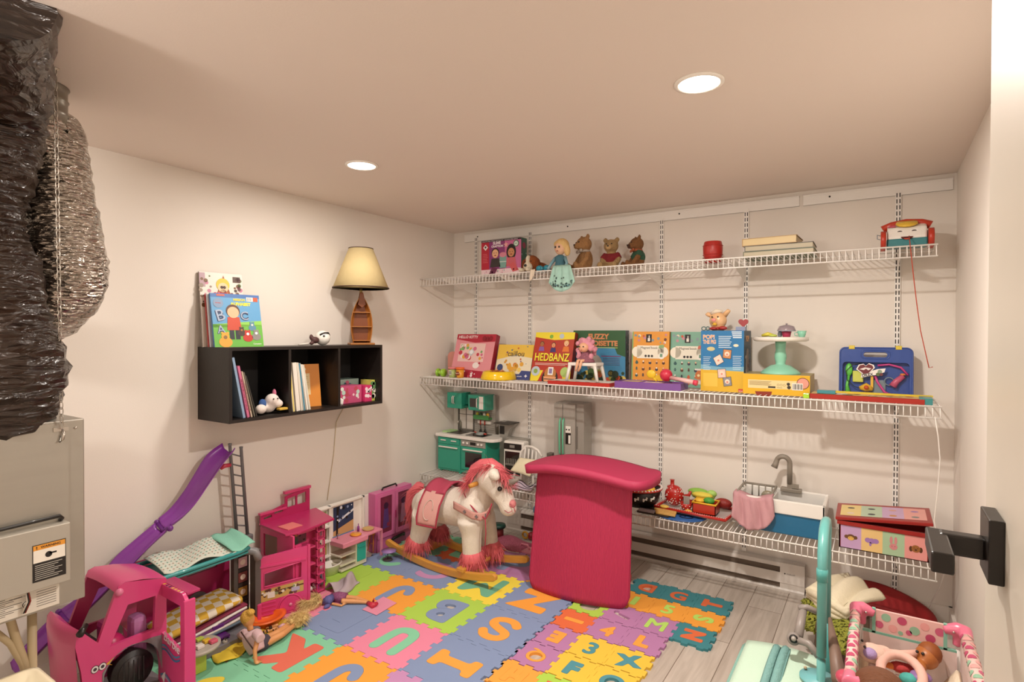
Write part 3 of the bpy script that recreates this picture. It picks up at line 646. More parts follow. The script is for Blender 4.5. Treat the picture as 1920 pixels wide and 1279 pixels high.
def boat_lamp():
    yc=-1.107; x=.14; t=thing('table_lamp','table lamp with a wooden rowboat shaped base and cream shade on the cubby','lamp',(x,yc,ZC1))
    W1=mat('#a86a2c',.4,var=.15,vscale=20,stretch=(8,8,1)); W2=mat('#7a3f18',.5,var=.2,vscale=15)
    MB(W1).box(x-.055,x+.065,yc-.075,yc+.075,ZC1,ZC1+.012,bev=.003).build('base_board',t)
    z0=ZC1+.012; H=.30
    def hw(s): return .064*(1-.0*s)*((1-(max(0,s-.35)/.65)**2.2)) if s>.35 else .050+.014*math.sin(s/.35*PI/2)
    def hull(u,v):
        s=v; a=(u-.5)*PI; w_=hw(s)+.003; return (x-.018-.035*math.cos(a)*(1-.25*s),yc+w_*math.sin(a)*1.05,z0+H*s) if 0 else (x+.028-.07*math.cos(a)*(1-.3*s),yc+w_*math.sin(a),z0+H*s)
    MB(W1).grid(hull,14,20,th=-.004).build('hull',t)
    MB(W2).grid(lambda u,v:(x-.012,yc+(u-.5)*2*(hw(v)-.001),z0+.001+H*.96*v),6,16,th=.002).build('inner_board',t)
    for s in (.04,.33,.63): h=hw(s)-.001; MB(W1).box(x-.012,x+.030,yc-h,yc+h,z0+H*s,z0+H*s+.005).build('boat_shelf',t)
    MB(W2).add([(x+.03,yc-.02,z0+H*.82),(x+.03,yc+.02,z0+H*.82),(x+.034,yc,z0+H*1.02),(x+.0,yc-.012,z0+H*.86),(x+.0,yc+.012,z0+H*.86),(x,yc,z0+H*1.02)],[(0,1,2),(3,5,4),(0,2,5,3),(1,4,5,2),(0,3,4,1)]) if 0 else None
    bw=MB(W2); bw.M=TR((x-.006,yc,z0)); bw.M=Matrix(((0,0,1,x-.008),(1,0,0,yc),(0,1,0,z0),(0,0,0,1))); bw.prism([(-.024,H*.80),(0,H*.74),(.024,H*.80),(.008,H*1.05),(-.008,H*1.05)],0,.04); bw.build('bow_block',t)
    MB(mat('#8f7a4a',.3,metal=.8)).cyl((x,yc,z0+H*1.0),(x,yc,z0+H+.055),.009).build('lamp_neck',t)
    SH=mat('#dcc894',.8,bump=.2,bscale=40,var=.06); r0_,r1_=.172,.074; zb=ZC1+.355; zt=ZC1+.605
    MB(SH).lathe([(r0_,zb),(r1_+.0,zt),(r1_-.002,zt),(r0_-.002,zb)],c=(x,yc,0),n=48).build('lamp_shade',t)
    b=MB(mat('#4a3325',.6))
    b.tube([(x+(r0_+.0005)*math.cos(a),yc+(r0_+.0005)*math.sin(a),zb+.002) for a in [2*PI*k/48 for k in range(48)]],.0035,n=6,closed=True); b.build('lower_shade_trim',t)
    b=MB(mat('#4a3325',.6)); b.tube([(x+(r1_+.0005)*math.cos(a),yc+(r1_+.0005)*math.sin(a),zt) for a in [2*PI*k/48 for k in range(48)]],.0028,n=6,closed=True); b.build('upper_shade_trim',t)
    t.rotation_euler=(0,0,R(-32)); bpy.context.view_layer.update()
    tc=thing('lamp_cord','thin pale lamp cord hanging down the left wall below the cubby','cord',(.006,-1.2,.42))
    MB(mat('#d8c9a4',.6)).tube([(x-.05,yc+.0,ZC1+.006),(.03,yc+.03,ZC1+.004),(.008,yc+.045,ZC1-.01),(.006,Y_B+.008,1.2),(.006,Y_B-.05,ZC0-.01),(.006,-1.19,.9),(.006,-1.21,.7),(.006,-1.26,.42)],.0022,n=6).build('cord_line',tc)
boat_lamp()
# ================================================================ things on the wire shelves
def gbox(name,label,cat,x0,x1,y,zb,ht,dp,front,side,art=None,lean=0,rz=0,roll=0,top=None,group=None,side_art=None):
    """printed cardboard box; local origin bottom centre of the front face, x right, y back, z up"""
    t=thing(name,label,cat,((x0+x1)/2,y,zb),0,group); w=x1-x0
    t.matrix_basis=Matrix.Translation(((x0+x1)/2,y,zb+w/2*abs(math.sin(roll))))@Matrix.Rotation(rz,4,'Z')@Matrix.Rotation(-lean,4,'X')@Matrix.Rotation(roll,4,'Y')
    b=MB(paper(side)); b.box(-w/2,w/2,.0005,dp,0,ht); b.box(-w/2,w/2,0,.0005,0,ht,paper(front))
    if top: b.box(-w/2,w/2,0,dp,ht,ht+.0004,paper(top))
    b.build('carton',t,world=False)
    if art:
        a=MB(); a.M=TR((-w/2,0,0))@FRONT; art(a,w,ht); a.build('front_print',t,world=False)
    if side_art:
        a=MB(); a.M=Matrix(((0,0,1,w/2),(1,0,0,0),(0,1,0,0),(0,0,0,1))); side_art(a,dp,ht); a.build('side_print',t,world=False)
    return t
def scatter(a,w,h,n,cols,x0=.05,x1=.95,y0=.05,y1=.95,r0=.01,r1=.03,l=3,seed=0,stars=False):
    rr=random.Random(seed)
    for k in range(n):
        x,y,r=rr.uniform(x0,x1)*w,rr.uniform(y0,y1)*h,rr.uniform(r0,r1)
        (a.star if stars and k%2 else a.disc)(x,y,r,PA(rr.choice(cols)),l+k%3)
def kid(a,x,y,s,shirt,hair,skin='#e7b48c',face=True,long=False):
    if long: a.disc(x,y+1.05*s,.62*s,PA(hair),4,ry=.85*s)
    a.flat([(x-.7*s,y-.5*s),(x+.7*s,y-.5*s),(x+.5*s,y+.45*s),(x-.5*s,y+.45*s)],PA(shirt),5)
    a.disc(x,y+1.1*s,.5*s,PA(hair),5); a.disc(x,y+.98*s,.42*s,PA(skin),6,ry=.48*s)
    for d in (-.15,.15): a.disc(x+d*s,y+1.05*s,.05*s,PA('#2a1a14'),7)
    a.disc(x,y+.78*s,.13*s,PA('#8c2f2a'),7,ry=.06*s)
# ---- top shelf
def art_craft(a,w,h):
    a.rect(0,0,w,h,PA('#8c3a78'),1); a.rect(.6*w,.2*h,w,h,PA('#c96a9a'),2); a.rect(0,0,w,.2*h,PA('#e9cfd4'),3); a.rect(0,.2*h,.2*w,h,PA('#b8243a'),3)
    a.rect(0,.95*h,w,h,PA('#2a1a20'),4); a.text('CRAFTS FOR GIRLS AND BOYS  CRAFTS FOR GIRLS',.02*w,.962*h,.9*w,PA('#e8dfe2'),5,h=.02*h)
    a.disc(.11*w,.81*h,.022,PA('#efe6e4'),5,n=4); a.disc(.11*w,.82*h,.008,PA('#3a2a30'),6)
    for k in range(6): a.rect(.04*w,(.62-.045*k)*h,(.15+.01*(k%3))*w,(.635-.045*k)*h,PA('#d66a70'),5)
    a.text('SLIME',.30*w,.87*h,.20*w,PA('#efe4ea'),6,off=.05); a.text('CRAFTION',.26*w,.79*h,.30*w,PA('#efe4ea'),6,off=.05)
    a.star(.63*w,.84*h,.022,PA('#eab0a8'),6); a.disc(.88*w,.85*h,.023,PA('#3f7a5e'),5); a.disc(.88*w,.85*h,.017,PA('#d7e6da'),6); a.text('NEW',.85*w,.835*h,.06*w,PA('#3f7a5e'),7)
    kid(a,.36*w,.38*h,.065,'#38302f','#2a1d1a'); kid(a,.76*w,.38*h,.065,'#c8606a','#241614','#c98c62',long=True)
    a.rect(.47*w,.22*h,.64*w,.55*h,PA('#7aa59c'),5); a.rect(.47*w,.38*h,.64*w,.4*h,PA('#d8e4de'),6); a.disc(.555*w,.58*h,.03,PA('#d8889a'),6,ry=.018)
    a.flat([(.2*w,.08*h),(.34*w,.04*h),(.42*w,.22*h),(.28*w,.26*h)],PA('#6a2a4a'),6); a.flat([(.8*w,.1*h),(.95*w,.14*h),(.82*w,.36*h),(.7*w,.3*h)],PA('#cf5a5e'),6)
    scatter(a,w,h,26,['#f4e6ea','#c97a98','#8a3f5e','#6aa596'],y0=.02,y1=.17,r0=.002,r1=.007,l=5,seed=3)
gbox('craft_kit_box','large pink and purple craft kit box at the left of the top shelf','box',.455,.795,-.25,ZT,.262,.075,'#8c3a78','#2f5a4a',art_craft,rz=R(0),side_art=lambda a,w,h:(a.disc(w/2,h*.8,.022,PA('#8c2f4a'),1),scatter(a,w,h,16,['#7ea898','#c9d8cc','#3f7a5e'],y1=.6,r0=.003,r1=.007,l=2)))
FUR=lambda c: mat(c,.95,bump=.9,bscale=140,var=.22,vscale=60)
def bear(label,x,y,z,s,c,face=0,shirt=None,scarf=None,muzzle=None,up=0,lean=0):
    """sitting teddy bear, local +y away from the room, s = head radius"""
    t=thing('teddy_bear',label,'teddy bear',(x,y,z),face,'teddy bears on the top shelf')
    F=FUR(c); b=MB(F)
    hz=3.25*s; hy=-.25*s
    b.ell((0,0,1.35*s),(.95*s,.85*s,1.4*s)); b.ell((0,hy,hz),(1.02*s,.95*s,.92*s)); b.ell((0,hy-.75*s,hz-.22*s),(.5*s,.5*s,.42*s))
    for d in (-1,1):
        b.ell((d*.82*s,hy+.1*s,hz+.82*s),(.36*s,.2*s,.36*s))
        b.tube([(d*.75*s,-.1*s,2.1*s),(d*1.15*s,-.45*s,1.4*s),(d*.95*s,-.85*s,.85*s)],[.38*s,.36*s,.33*s],n=12); b.ell((d*.95*s,-.88*s,.8*s),.36*s)
        b.tube([(d*.5*s,-.3*s,.5*s),(d*.8*s,-1.1*s,.42*s),(d*.95*s,-1.75*s,.42*s)],[.5*s,.46*s,.42*s],n=12); b.ell((d*.98*s,-1.85*s,.55*s),(.42*s,.3*s,.5*s))
    o=b.build('body',t,world=False,remesh=s*.11,smooth_it=4)
    MB(FUR(muzzle or '#c9a67c')).ell((0,hy-1.02*s,hz-.27*s),(.40*s,.28*s,.33*s)).build('muzzle',t,world=False)
    MB(BLACK).ell((0,hy-1.3*s,hz-.14*s),(.14*s,.08*s,.11*s)).build('nose',t,world=False)
    for d in (-1,1): MB(BLACK).ell((d*.36*s,hy-.85*s,hz+.2*s),.095*s).build('eye',t,world=False)
    if shirt:
        q=MB(cloth(shirt)); q.ell((0,0,1.5*s),(1.02*s,.92*s,1.05*s))
        for d in (-1,1): q.tube([(d*.7*s,-.08*s,2.15*s),(d*1.15*s,-.42*s,1.5*s)],[.46*s,.44*s],n=12)
        q.build('sweater',t,world=False,remesh=s*.12,smooth_it=3)
    if scarf:
        q=MB(cloth(scarf[0])); q.tube([(.6*s*math.cos(a),-.2*s+.55*s*math.sin(a),2.42*s) for a in [2*PI*k/16 for k in range(16)]],.17*s,n=8,closed=True); q.ell((-.3*s,-.95*s,2.35*s),(.42*s,.12*s,.2*s)); q.ell((.42*s,-.9*s,2.45*s),(.42*s,.12*s,.22*s)); q.build('neck_bow',t,world=False)
    if lean: t.rotation_euler=(lean,0,face)
    return t
bear('big light brown teddy bear with a ribbon bow, tallest on the top shelf',1.25,-.17,ZT+.004,.055,'#a57a4e',face=R(-38),scarf=('#b9aca0',),muzzle='#a87f55')
bear('curly tan teddy bear in a red sweater facing forward',1.425,-.15,ZT+.003,.048,'#a88a5e',face=R(4),shirt='#7c1f26',muzzle='#c9a676')
bear('dark brown teddy bear in a green shirt looking to the left',1.61,-.16,ZT+.003,.047,'#7d5430',face=R(-52),shirt='#2f5540',scarf=('#a85a3a',),muzzle='#4a2d1c')
def plush_dog():
    x,y,z=.898,-.30,ZT+.004; t=thing('plush_dog','brown and white stuffed dog lying beside the pink craft box','soft toy',(x,y,z))
    MB(FUR('#8a4a20')).ell((x,y+.02,z+.07),(.058,.045,.052)).ell((x+.02,y+.09,z+.04),(.06,.08,.04)).build('head',t,remesh=.006)
    MB(FUR('#e3d6bf')).ell((x-.006,y-.018,z+.04),(.034,.032,.032)).ell((x-.006,y-.012,z+.085),(.016,.026,.036)).build('white_muzzle',t,remesh=.005)
    for d in (-1,1): MB(FUR('#7a3d18')).ell((x+d*.052,y+.012,z+.055),(.018,.022,.042)).build('ear',t)
    MB(BLACK).ell((x-.008,y-.051,z+.045),(.011,.007,.009)).build('nose',t)
    for d in (-1,1): MB(BLACK).ell((x-.006+d*.024,y-.018,z+.075),.005).build('eye',t)
    for d in (0,1): MB(FUR('#e3d6bf')).ell((x-.03+.055*d,y-.06,z+.014),(.017,.03,.014)).build('paw',t)
plush_dog()
def blue_ribbon():
    t=thing('ribbon_bow','shiny turquoise ribbon bow lying between the stuffed dog and the doll','bow',(1.0,-.3,ZT)); m=mat('#2f8aa0',.3)
    for d in (-1,1): MB(m).ell((1.005+d*.028,-.31,ZT+.028),(.026,.018,.02)).build('ribbon_loop',t)
    MB(m).ell((1.005,-.325,ZT+.026),(.01,.01,.012)).build('knot',t)
    MB(cloth('#6f7a86')).ell((.99,-.27,ZT+.018),(.06,.04,.016)).build('cloth_base',t)
blue_ribbon()
def blonde_doll():
    x,y,z=1.145,-.33,ZT; t=thing('rag_doll','blonde doll in a teal dress sitting with her skirt hanging over the shelf edge','doll',(x,y,z))
    sk=mat('#e5b795',.5); h=MB(sk); h.ell((x,y,z+.148),(.040,.038,.046)); h.cyl((x,y,z+.09),(x,y,z+.12),.012); h.build('head',t,remesh=.005)
    MB(mat('#dcb878',.6,bump=.5,bscale=120,stretch=(1,1,.2))).ell((x+.004,y+.012,z+.165),(.052,.044,.048)).ell((x+.045,y+.01,z+.13),(.022,.02,.04)).ell((x-.03,y+.01,z+.175),(.02,.03,.022)).build('hair',t,remesh=.006)
    MB(cloth('#46707e')).lathe([(.0,0.0),(.045,0.0),(.032,.05),(.036,.085),(.014,.10),(0,.10)],c=(x,y,z+.004)).build('bodice',t)
    for d in (-1,1):
        MB(mat('#7fa8b4',.5)).tube([(x+d*.034,y,z+.085),(x+d*.058,y-.02,z+.045),(x+d*.062,y-.05,z+.01)],[.012,.010,.009],n=8).build('arm',t)
        MB(BLACK).ell((x+d*.014-.003,y-.0385,z+.15),(.006,.003,.007)).build('eye',t)
    MB(mat('#a8404a',.5)).ell((x-.003,y-.038,z+.125),(.007,.003,.003)).build('mouth',t)
    # skirt: drapes over the front rod and hangs down
    yf=-SD-.012
    def sk_(u,v):
        a=(u-.5); wdt=.055+.045*v; q=Vector((x+.06*min(1,v/.3)+a*2*wdt*.95,0,0)); fold=.006*math.sin(u*18)
        if v<.3: return (q.x,y-(v/.3)*(y-yf),z+.034-.02*(v/.3)**2)
        s=(v-.3)/.7; return (q.x,yf+fold-.004,z+.014-s*(.158-.06*(abs(a)*2)**2))
    MB(mat('#a5cfc2',.7,var=.12,vscale=50)).grid(sk_,20,16,th=.002).build('skirt',t)
    p=MB(); rr=random.Random(2)
    p.M=Matrix(((1,0,0,x+.06),(0,0,-1,yf-.013),(0,1,0,z-.14),(0,0,0,1)))
    for k in range(46):
        u=rr.uniform(-.08,.08); p.star(u,.02+abs(u)*.25+abs(rr.gauss(0,.012)),rr.uniform(.004,.009),PA(rr.choice(['#27433c','#1c2f2e','#4a7f86'])),1+k%3,k=6)
    for k in range(7): p.star(rr.uniform(-.05,.05),rr.uniform(.06,.11),.007,PA('#27433c'),2,k=6)
    p.build('skirt_print',t)
    MB(mat('#dccdb8',.8)).grid(lambda u,v:(x-.17+.035*u-.01*v,yf-.002-.004*math.sin(9*u),ZT+.01-.085*v*(1-.5*u)),6,6,th=.002).build('trailing_foot_cloth',t)
blonde_doll()
def picture_board():
    t=thing('wire_mesh_tray','dark striped wire mesh tray lying flat under the teddy bears','tray',(1.3,-.25,ZT))
    mb=MB(mat('#5a4a40',.6))
    for k in range(26): mb.tube([(.98+.028*k,-.395,ZT+.0035),(.99+.028*k,-.06,ZT+.0035)],.0022,n=5)
    mb.build('tray_bars',t)
def red_cup():
    x,y=2.078,-.22; t=thing('red_plastic_cup','red barrel shaped plastic cup standing upside down on the top shelf','cup',(x,y,ZT)); m=pl('#b3261f',.4)
    MB(m).lathe([(0,0.001),(.044,.001),(.046,.03),(.053,.045),(.0545,.09),(.052,.1),(.048,.118),(.046,.122),(.04,.123),(0,.121)],c=(x,y,ZT),n=36).build('cup_body',t)
    r=MB(m)
    for z in (.03,.045,.098): r.tube([(x+(.0545)*math.cos(a),y+.0545*math.sin(a),ZT+z) for a in [2*PI*k/32 for k in range(32)]],.0018,n=6,closed=True)
    r.build('molded_rings',t)
red_cup()
def thick_books():
    G='thick books stacked on the top shelf'
    specs=[('bottom thick book of the stack, green and rust cover seen through the wires',2.265,2.605,-.34,-.10,.034,'#5d6a4e',0),('dark grey book, second from the bottom of the stack',2.27,2.60,-.335,-.11,.030,'#55524a',1),('cream paged paperback on top of the book stack',2.262,2.53,-.34,-.12,.040,'#b9986a',-2)]
    z=ZT
    for l,x0,x1,y0,y1,h,c,a in specs:
        t=thing('thick_book',l,'book',((x0+x1)/2,(y0+y1)/2,z),R(a),G); w=(x1-x0)/2; d=(y1-y0)/2
        b=MB(paper(c)); b.box(-w,w,-d,d,0,.003); b.box(-w,w,-d,d,h-.003,h); b.box(-w,-w+.003,-d,d,.003,h-.003); b.build('cover',t,world=False)
        MB(paper('#dcc592' if a==-2 else '#bdb296')).box(-w+.003,w-.004,-d+.003,d-.003,.003,h-.003).build('pages',t,world=False); z+=h+.0005
    t=thing('thin_book','worn thin notebook lying on the very top of the book stack','book',(2.40,-.2,z),R(3)); MB(paper('#8d8468')).box(-.12,.10,-.08,.08,0,.008).build('cover',t,world=False)
    MB(paper('#c9b98a')).box(-.118,.098,-.0805,.078,.002,.006).build('pages',t,world=False)
thick_books()
def toy_phone():
    x,y,z=2.992,-.27,ZT; t=thing('toy_telephone','red, white and teal pull-along toy telephone with a smiling face','toy telephone',(x,y,z))
    b=MB(pl('#ece8e0')); b.M=Matrix(((0,0,1,x),(1,0,0,y),(0,1,0,z),(0,0,0,1)))
    b.prism([(-.05,.04),(-.052,.055),(-.035,.10),(.02,.125),(.05,.12),(.05,.04)],-.078,.078); b.build('white_body',t,bevel=.008)
    q=MB(pl('#2f7a80')); q.M=b.M; q.prism([(-.052,.008),(-.053,.047),(.052,.047),(.052,.008)],-.08,.08); q.build('teal_base',t,bevel=.006)
    f=MB(); f.M=TR((x,y-.048,z+.062),rx=R(-22))@FRONT
    for d in (-1,1):
        f.flat([(d*.028+.017*math.cos(a),.016+.011*math.sin(a)) for a in [PI*k/10 for k in range(11)]]+[(d*.028+.013*math.cos(a),.016+.007*math.sin(a)) for a in [PI*k/10 for k in range(10,-1,-1)]],PA('#f7f4ee'),6)
        f.flat([(d*.028+.010*math.cos(a),.018+.006*math.sin(a)) for a in [PI*k/10 for k in range(11)]],PA('#3a2a24'),7)
    f.flat([(.024*math.cos(a),-.010+.016*math.sin(a)) for a in [PI+PI*k/12 for k in range(13)]],PA('#5a1f1a'),7); f.flat([(.012*math.cos(a),-.020+.006*math.sin(a)) for a in [PI+PI*k/12 for k in range(13)]],PA('#d0503a'),8)
    f.build('smiling_face',t)
    d=MB(pl('#e3b93a')); d.M=TR((x,y-.012,z+.122),rx=R(25)); d.lathe([(0,-.005),(.042,-.005),(.045,0),(.042,.006),(.0,.008)]); d.build('dial',t)
    h=MB(pl('#c03a22')); h.tube([(x-.095,y+.02,z+.105),(x-.06,y+.02,z+.125),(x,y+.02,z+.135),(x+.06,y+.02,z+.128),(x+.095,y+.02,z+.11)],[.02,.015,.014,.015,.02],n=12); h.build('handset',t)
    for s in (-1,1):
        for yy in (-.035,.035): MB(pl('#b8341f')).cyl((x+s*.082,y+yy,z+.045),(x+s*.104,y+yy,z+.045),.044,n=28).build('wheel',t)
    MB(pl('#b23a50')).box(x-.074,x-.045,y-.03,y,z+.105,z+.113).build('purple_button',t)
    MB(mat('#7a8a94',.4)).tube([(x-.105,y-.02,z+.07),(x-.118,y-.025,z+.075),(x-.118,y-.03,z+.055),(x-.105,y-.03,z+.05)],.002,n=5).build('cord_loop',t)
    c=MB(mat('#b0432a',.7)); P=[(x+.008,y-.055,z+.055),(x+.008,-.40,z+.02),(x+.012,-.418,z-.03)]+[tuple(at(px,py,'y',-.42)) for px,py in ((1713,520),(1719,570),(1726,620),(1735,660),(1742,690),(1749,688))]
    c.tube(P,.0022,n=6); c.build('pull_string',t)
toy_phone()
# ---- middle shelf
def art_kit(a,w,h):
    a.rect(0,0,w,h,PA('#e0929a'),1); a.flat([(0,h),(w,h),(w,.83*h),(.5*w,.80*h),(0,.88*h)],PA('#b1283c'),3); a.text('HELLO KITTY',.05*w,.90*h,.50*w,PA('#f3e6e4'),5,off=.02)
    a.star(.80*w,.88*h,.03,PA('#8c1a2a'),5,k=3,q=.6); a.disc(.72*w,.9*h,.02,PA('#8c1a2a'),5); a.disc(.88*w,.9*h,.02,PA('#8c1a2a'),5)
    a.rect(.12*w,.36*h,.78*w,.78*h,PA('#e8c3bd'),3); scatter(a,w,h,30,['#c33a4c','#e0a63c','#7fae6a','#efe6e0','#d06a8a'],.15,.75,.4,.75,.006,.018,4,5)
    a.disc(.45*w,.58*h,.03,PA('#c9cdd2'),7,n=4); a.disc(.45*w,.58*h,.015,PA('#eef0f2'),8)
    a.flat([(0,0),(w,0),(w,.14*h),(0,.2*h)],PA('#a8243a'),3); scatter(a,w,h,10,['#f0dfe0','#c94a5e'],.2,.9,.02,.14,.005,.012,5,8); a.disc(.62*w,.28*h,.03,PA('#efe4e0'),6,ry=.024); a.star(.70*w,.33*h,.014,PA('#b1283c'),7,k=3)
gbox('beading_kit_box','tall pink and red children\'s game box leaning in the left corner','box',.165,.525,-.255,ZM,.335,.05,'#e0929a','#9c2338',art_kit,lean=.30,roll=0)
def art_cail(a,w,h):
    a.rect(0,0,w,h,PA('#e6dcc2'),1); a.flat([(0,h),(w,h),(w,.62*h),(.5*w,.7*h),(0,.55*h)],PA('#e6bf4a'),2); a.text('caillou',.30*w,.66*h,.46*w,PA('#5a4a3a'),5,off=.01)
    scatter(a,w,h,16,['#c86a3a','#5f7a8a','#8a5a6a','#d69a3a'],.04,.96,.4,.95,.004,.009,4,3,True); scatter(a,w,h,12,['#e0a63c','#d9843a','#e9c96a'],.35,.75,.25,.55,.01,.02,4,7)
    a.disc(.12*w,.22*h,.035,PA('#dca27a'),5); a.disc(.13*w,.33*h,.025,PA('#3d4a7a'),6); a.flat([(.45*w,0),(w,0),(w,.25*h),(.75*w,.26*h),(.7*w,.16*h),(.45*w,.15*h)],PA('#39447e'),4)
    a.text('Mes jeux educatifs',.5*w,.07*h,.28*w,PA('#e6e6ee'),6); a.star(.89*w,.11*h,.014,PA('#e8e8ef'),6,k=4)
gbox('yellow_game_box','yellow and cream memory game box right of the pink corner box','board game',.545,.845,-.22,ZM,.255,.045,'#e6dcc2','#b8933a',art_cail,lean=.28,roll=0)
def art_hed(a,w,h):
    a.rect(0,0,w,h,PA('#b23320'),1); a.flat([(0,h),(w,h),(w,.86*h),(.5*w,.84*h),(0,.9*h)],PA('#ecd834'),2); a.rect(0,0,w,.22*h,PA('#ecd834'),2); a.flat([(.2*w,.0),(.85*w,0),(.72*w,.3*h),(.35*w,.3*h)],PA('#b23320'),3)
    kid(a,.2*w,.66*h,.033,'#8a5aa0','#1f1612','#a8703f'); kid(a,.5*w,.64*h,.033,'#3a2f6a','#2a1a14','#e09a6a'); kid(a,.82*w,.66*h,.038,'#e07a2a','#d9a94a','#f0bf94')
    a.text('HEDBANZ',.05*w,.40*h,.90*w,PA('#6a1a10'),7,off=.04,h=.17*h); a.text('HEDBANZ',.055*w,.41*h,.88*w,PA('#f4e23a'),9,off=.02,h=.16*h)
    a.rect(.08*w,.355*h,.9*w,.365*h,PA('#f0dcd0'),5); a.rect(.08*w,.33*h,.85*w,.337*h,PA('#f0dcd0'),5)
    a.disc(.12*w,.2*h,.034,PA('#b9c6d0'),6); a.disc(.12*w,.2*h,.016,PA('#8aa84a'),7); a.disc(.86*w,.2*h,.034,PA('#a9c46a'),6)
    a.disc(.5*w,.07*h,.062,PA('#2a1712'),5); a.disc(.5*w,.16*h,.045,PA('#b87a3a'),6); a.flat([(.36*w,0),(.64*w,0),(.66*w,.1*h),(.34*w,.1*h)],PA('#e0a070'),7); a.rect(.36*w,.04*h,.64*w,.055*h,PA('#2a2a2a'),8); a.rect(.44*w,.13*h,.57*w,.29*h,PA('#f0ece6'),8); a.rect(.465*w,.16*h,.545*w,.26*h,PA('#8a7aa8'),9)
    a.disc(.42*w,.91*h,.014,PA('#7ab03a'),4); a.disc(.68*w,.92*h,.018,PA('#b9c6d0'),4)
gbox('red_game_box','square red and yellow game box with tall yellow lettering, left of the pink haired doll','board game',.86,1.165,-.235,ZM,.345,.045,'#b23320','#8a2a1c',art_hed,lean=.25,roll=0)
def art_fuz(a,w,h):
    a.rect(0,0,w,h,PA('#3f86b0'),1); a.flat([(0,h),(w,h),(w,.5*h),(.85*w,.55*h),(.8*w,.68*h),(.5*w,.68*h),(.2*w,.62*h),(0,.6*h)],PA('#2c5a34'),2)
    a.text('FUZZY',.30*w,.83*h,.40*w,PA('#d08a5a'),6,off=.05); a.text('NOISETTE',.30*w,.70*h,.56*w,PA('#d08a5a'),6,off=.05); a.rect(.38*w,.665*h,.86*w,.675*h,PA('#cfe06a'),6)
    a.rect(.55*w,.50*h,.92*w,.515*h,PA('#8a3a6a'),5); [a.rect(.58*w,(.46-.03*k)*h,.9*w,(.468-.03*k)*h,PA('#5a4a6a'),5) for k in range(5)]
    a.disc(.42*w,.34*h,.055,PA('#9a9088'),4,ry=.07); a.disc(.34*w,.52*h,.032,PA('#a89e94'),5); a.disc(.36*w,.60*h,.014,PA('#8a7f76'),5); a.disc(.43*w,.58*h,.012,PA('#8a7f76'),5); a.disc(.32*w,.53*h,.006,PA('#1f1a18'),6); a.disc(.42*w,.24*h,.03,PA('#c9c0b6'),5)
    scatter(a,w,h,34,['#26401f','#3f5a2a','#8a8a3a','#c04a2a','#1f2f1a','#c9b45a'],0,1,0,.2,.01,.026,4,2)
gbox('woodland_game_box','large blue and green animal game box partly behind the pink haired doll','board game',1.13,1.50,-.10,ZM,.347,.07,'#3f86b0','#3d4a50',art_fuz,rz=R(2),side_art=lambda a,w,h:scatter(a,w,h,24,['#1f2a30','#8a7a8a','#5a6a70'],r0=.004,r1=.009,l=1))
def art_magnet(bg,tag_,fox):
    def f(a,w,h):
        a.rect(0,0,w,h,PA(bg),1); a.rect(0,0,.03*w,h,PA('#7fae6a' if not fox else '#5f9a86'),2); a.rect(.38*w,.80*h,.53*w,.95*h,PA('#241c1a'),4); a.rect(.425*w,.82*h,.49*w,.88*h,PA('#efe9e0'),5); a.rect(.45*w,.86*h,.475*w,.925*h,PA('#efe9e0'),5)
        a.rect(.14*w,.50*h,.86*w,.74*h,PA('#f0ead8'),4); a.disc(.14*w,.62*h,.034,PA('#f0ead8'),4); a.disc(.84*w,.62*h,.034,PA('#f0ead8'),4)
        a.text("Magneti'book",.24*w,.665*h,.46*w,PA('#3a302a'),6,off=0)
        for k in range(3): a.disc((.38+.085*k)*w,.545*h,.0075,PA('#2a2422'),6)
        a.disc(.80*w,.55*h,.02,PA('#f6f1e6'),5); a.rect(.76*w,.53*h,.83*w,.59*h,PA('#6f9a80'),6); a.flat([(.72*w,.69*h),(.86*w,.7*h),(.87*w,.76*h),(.74*w,.75*h)],PA(tag_),6)
        scatter(a,w,h,14,['#d0603a','#6a3a2a','#efe0c0','#8a9aa0','#c98a9a'],.08,.95,.78,.95,.005,.01,3,1)
        rr=random.Random(5)
        for i in range(5):
            for j in range(4):
                x=(.14+.18*i)*w; y=(.06+.12*j)*h; c=rr.choice(['#5a3526','#3a3a4a','#efe2cf','#c9603a','#7a4a5a','#2f5a5a']); (a.disc if (i+j)%2 else a.star)(x,y,.0095,PA(c),4); a.disc(x,y+.009,.005,PA(rr.choice(['#e9b991','#efe6da',c])),6)
        if fox: a.disc(.82*w,.22*h,.034,PA('#c9743a'),7); a.disc(.76*w,.22*h,.008,PA('#f0e0a0'),8); a.disc(.86*w,.22*h,.008,PA('#f0e0a0'),8); a.flat([(.70*w,.06*h),(.95*w,.06*h),(.92*w,.15*h),(.73*w,.15*h)],PA('#e9ddd0'),7); a.rect(.7*w,.31*h,.92*w,.34*h,PA('#e8e0d8'),8)
        else: a.disc(.72*w,.12*h,.028,PA('#efc22e'),7); a.disc(.84*w,.24*h,.02,PA('#e8a02a'),7); a.disc(.84*w,.24*h,.008,PA('#2a2018'),8)
    return f
gbox('orange_magnet_book','orange magnetic activity book standing on the middle shelf','activity book',1.555,1.795,-.13,ZM,.34,.045,'#e09a36','#c98a30',art_magnet('#e39a38','#8ab07a',False),lean=.06,group='magnetic activity books')
gbox('green_magnet_book','green magnetic activity book with a fox corner beside the orange one','activity book',1.80,2.03,-.12,ZM,.338,.045,'#7fae98','#6a9a86',art_magnet('#7fb09a','#d0705a',True),lean=.06,group='magnetic activity books')
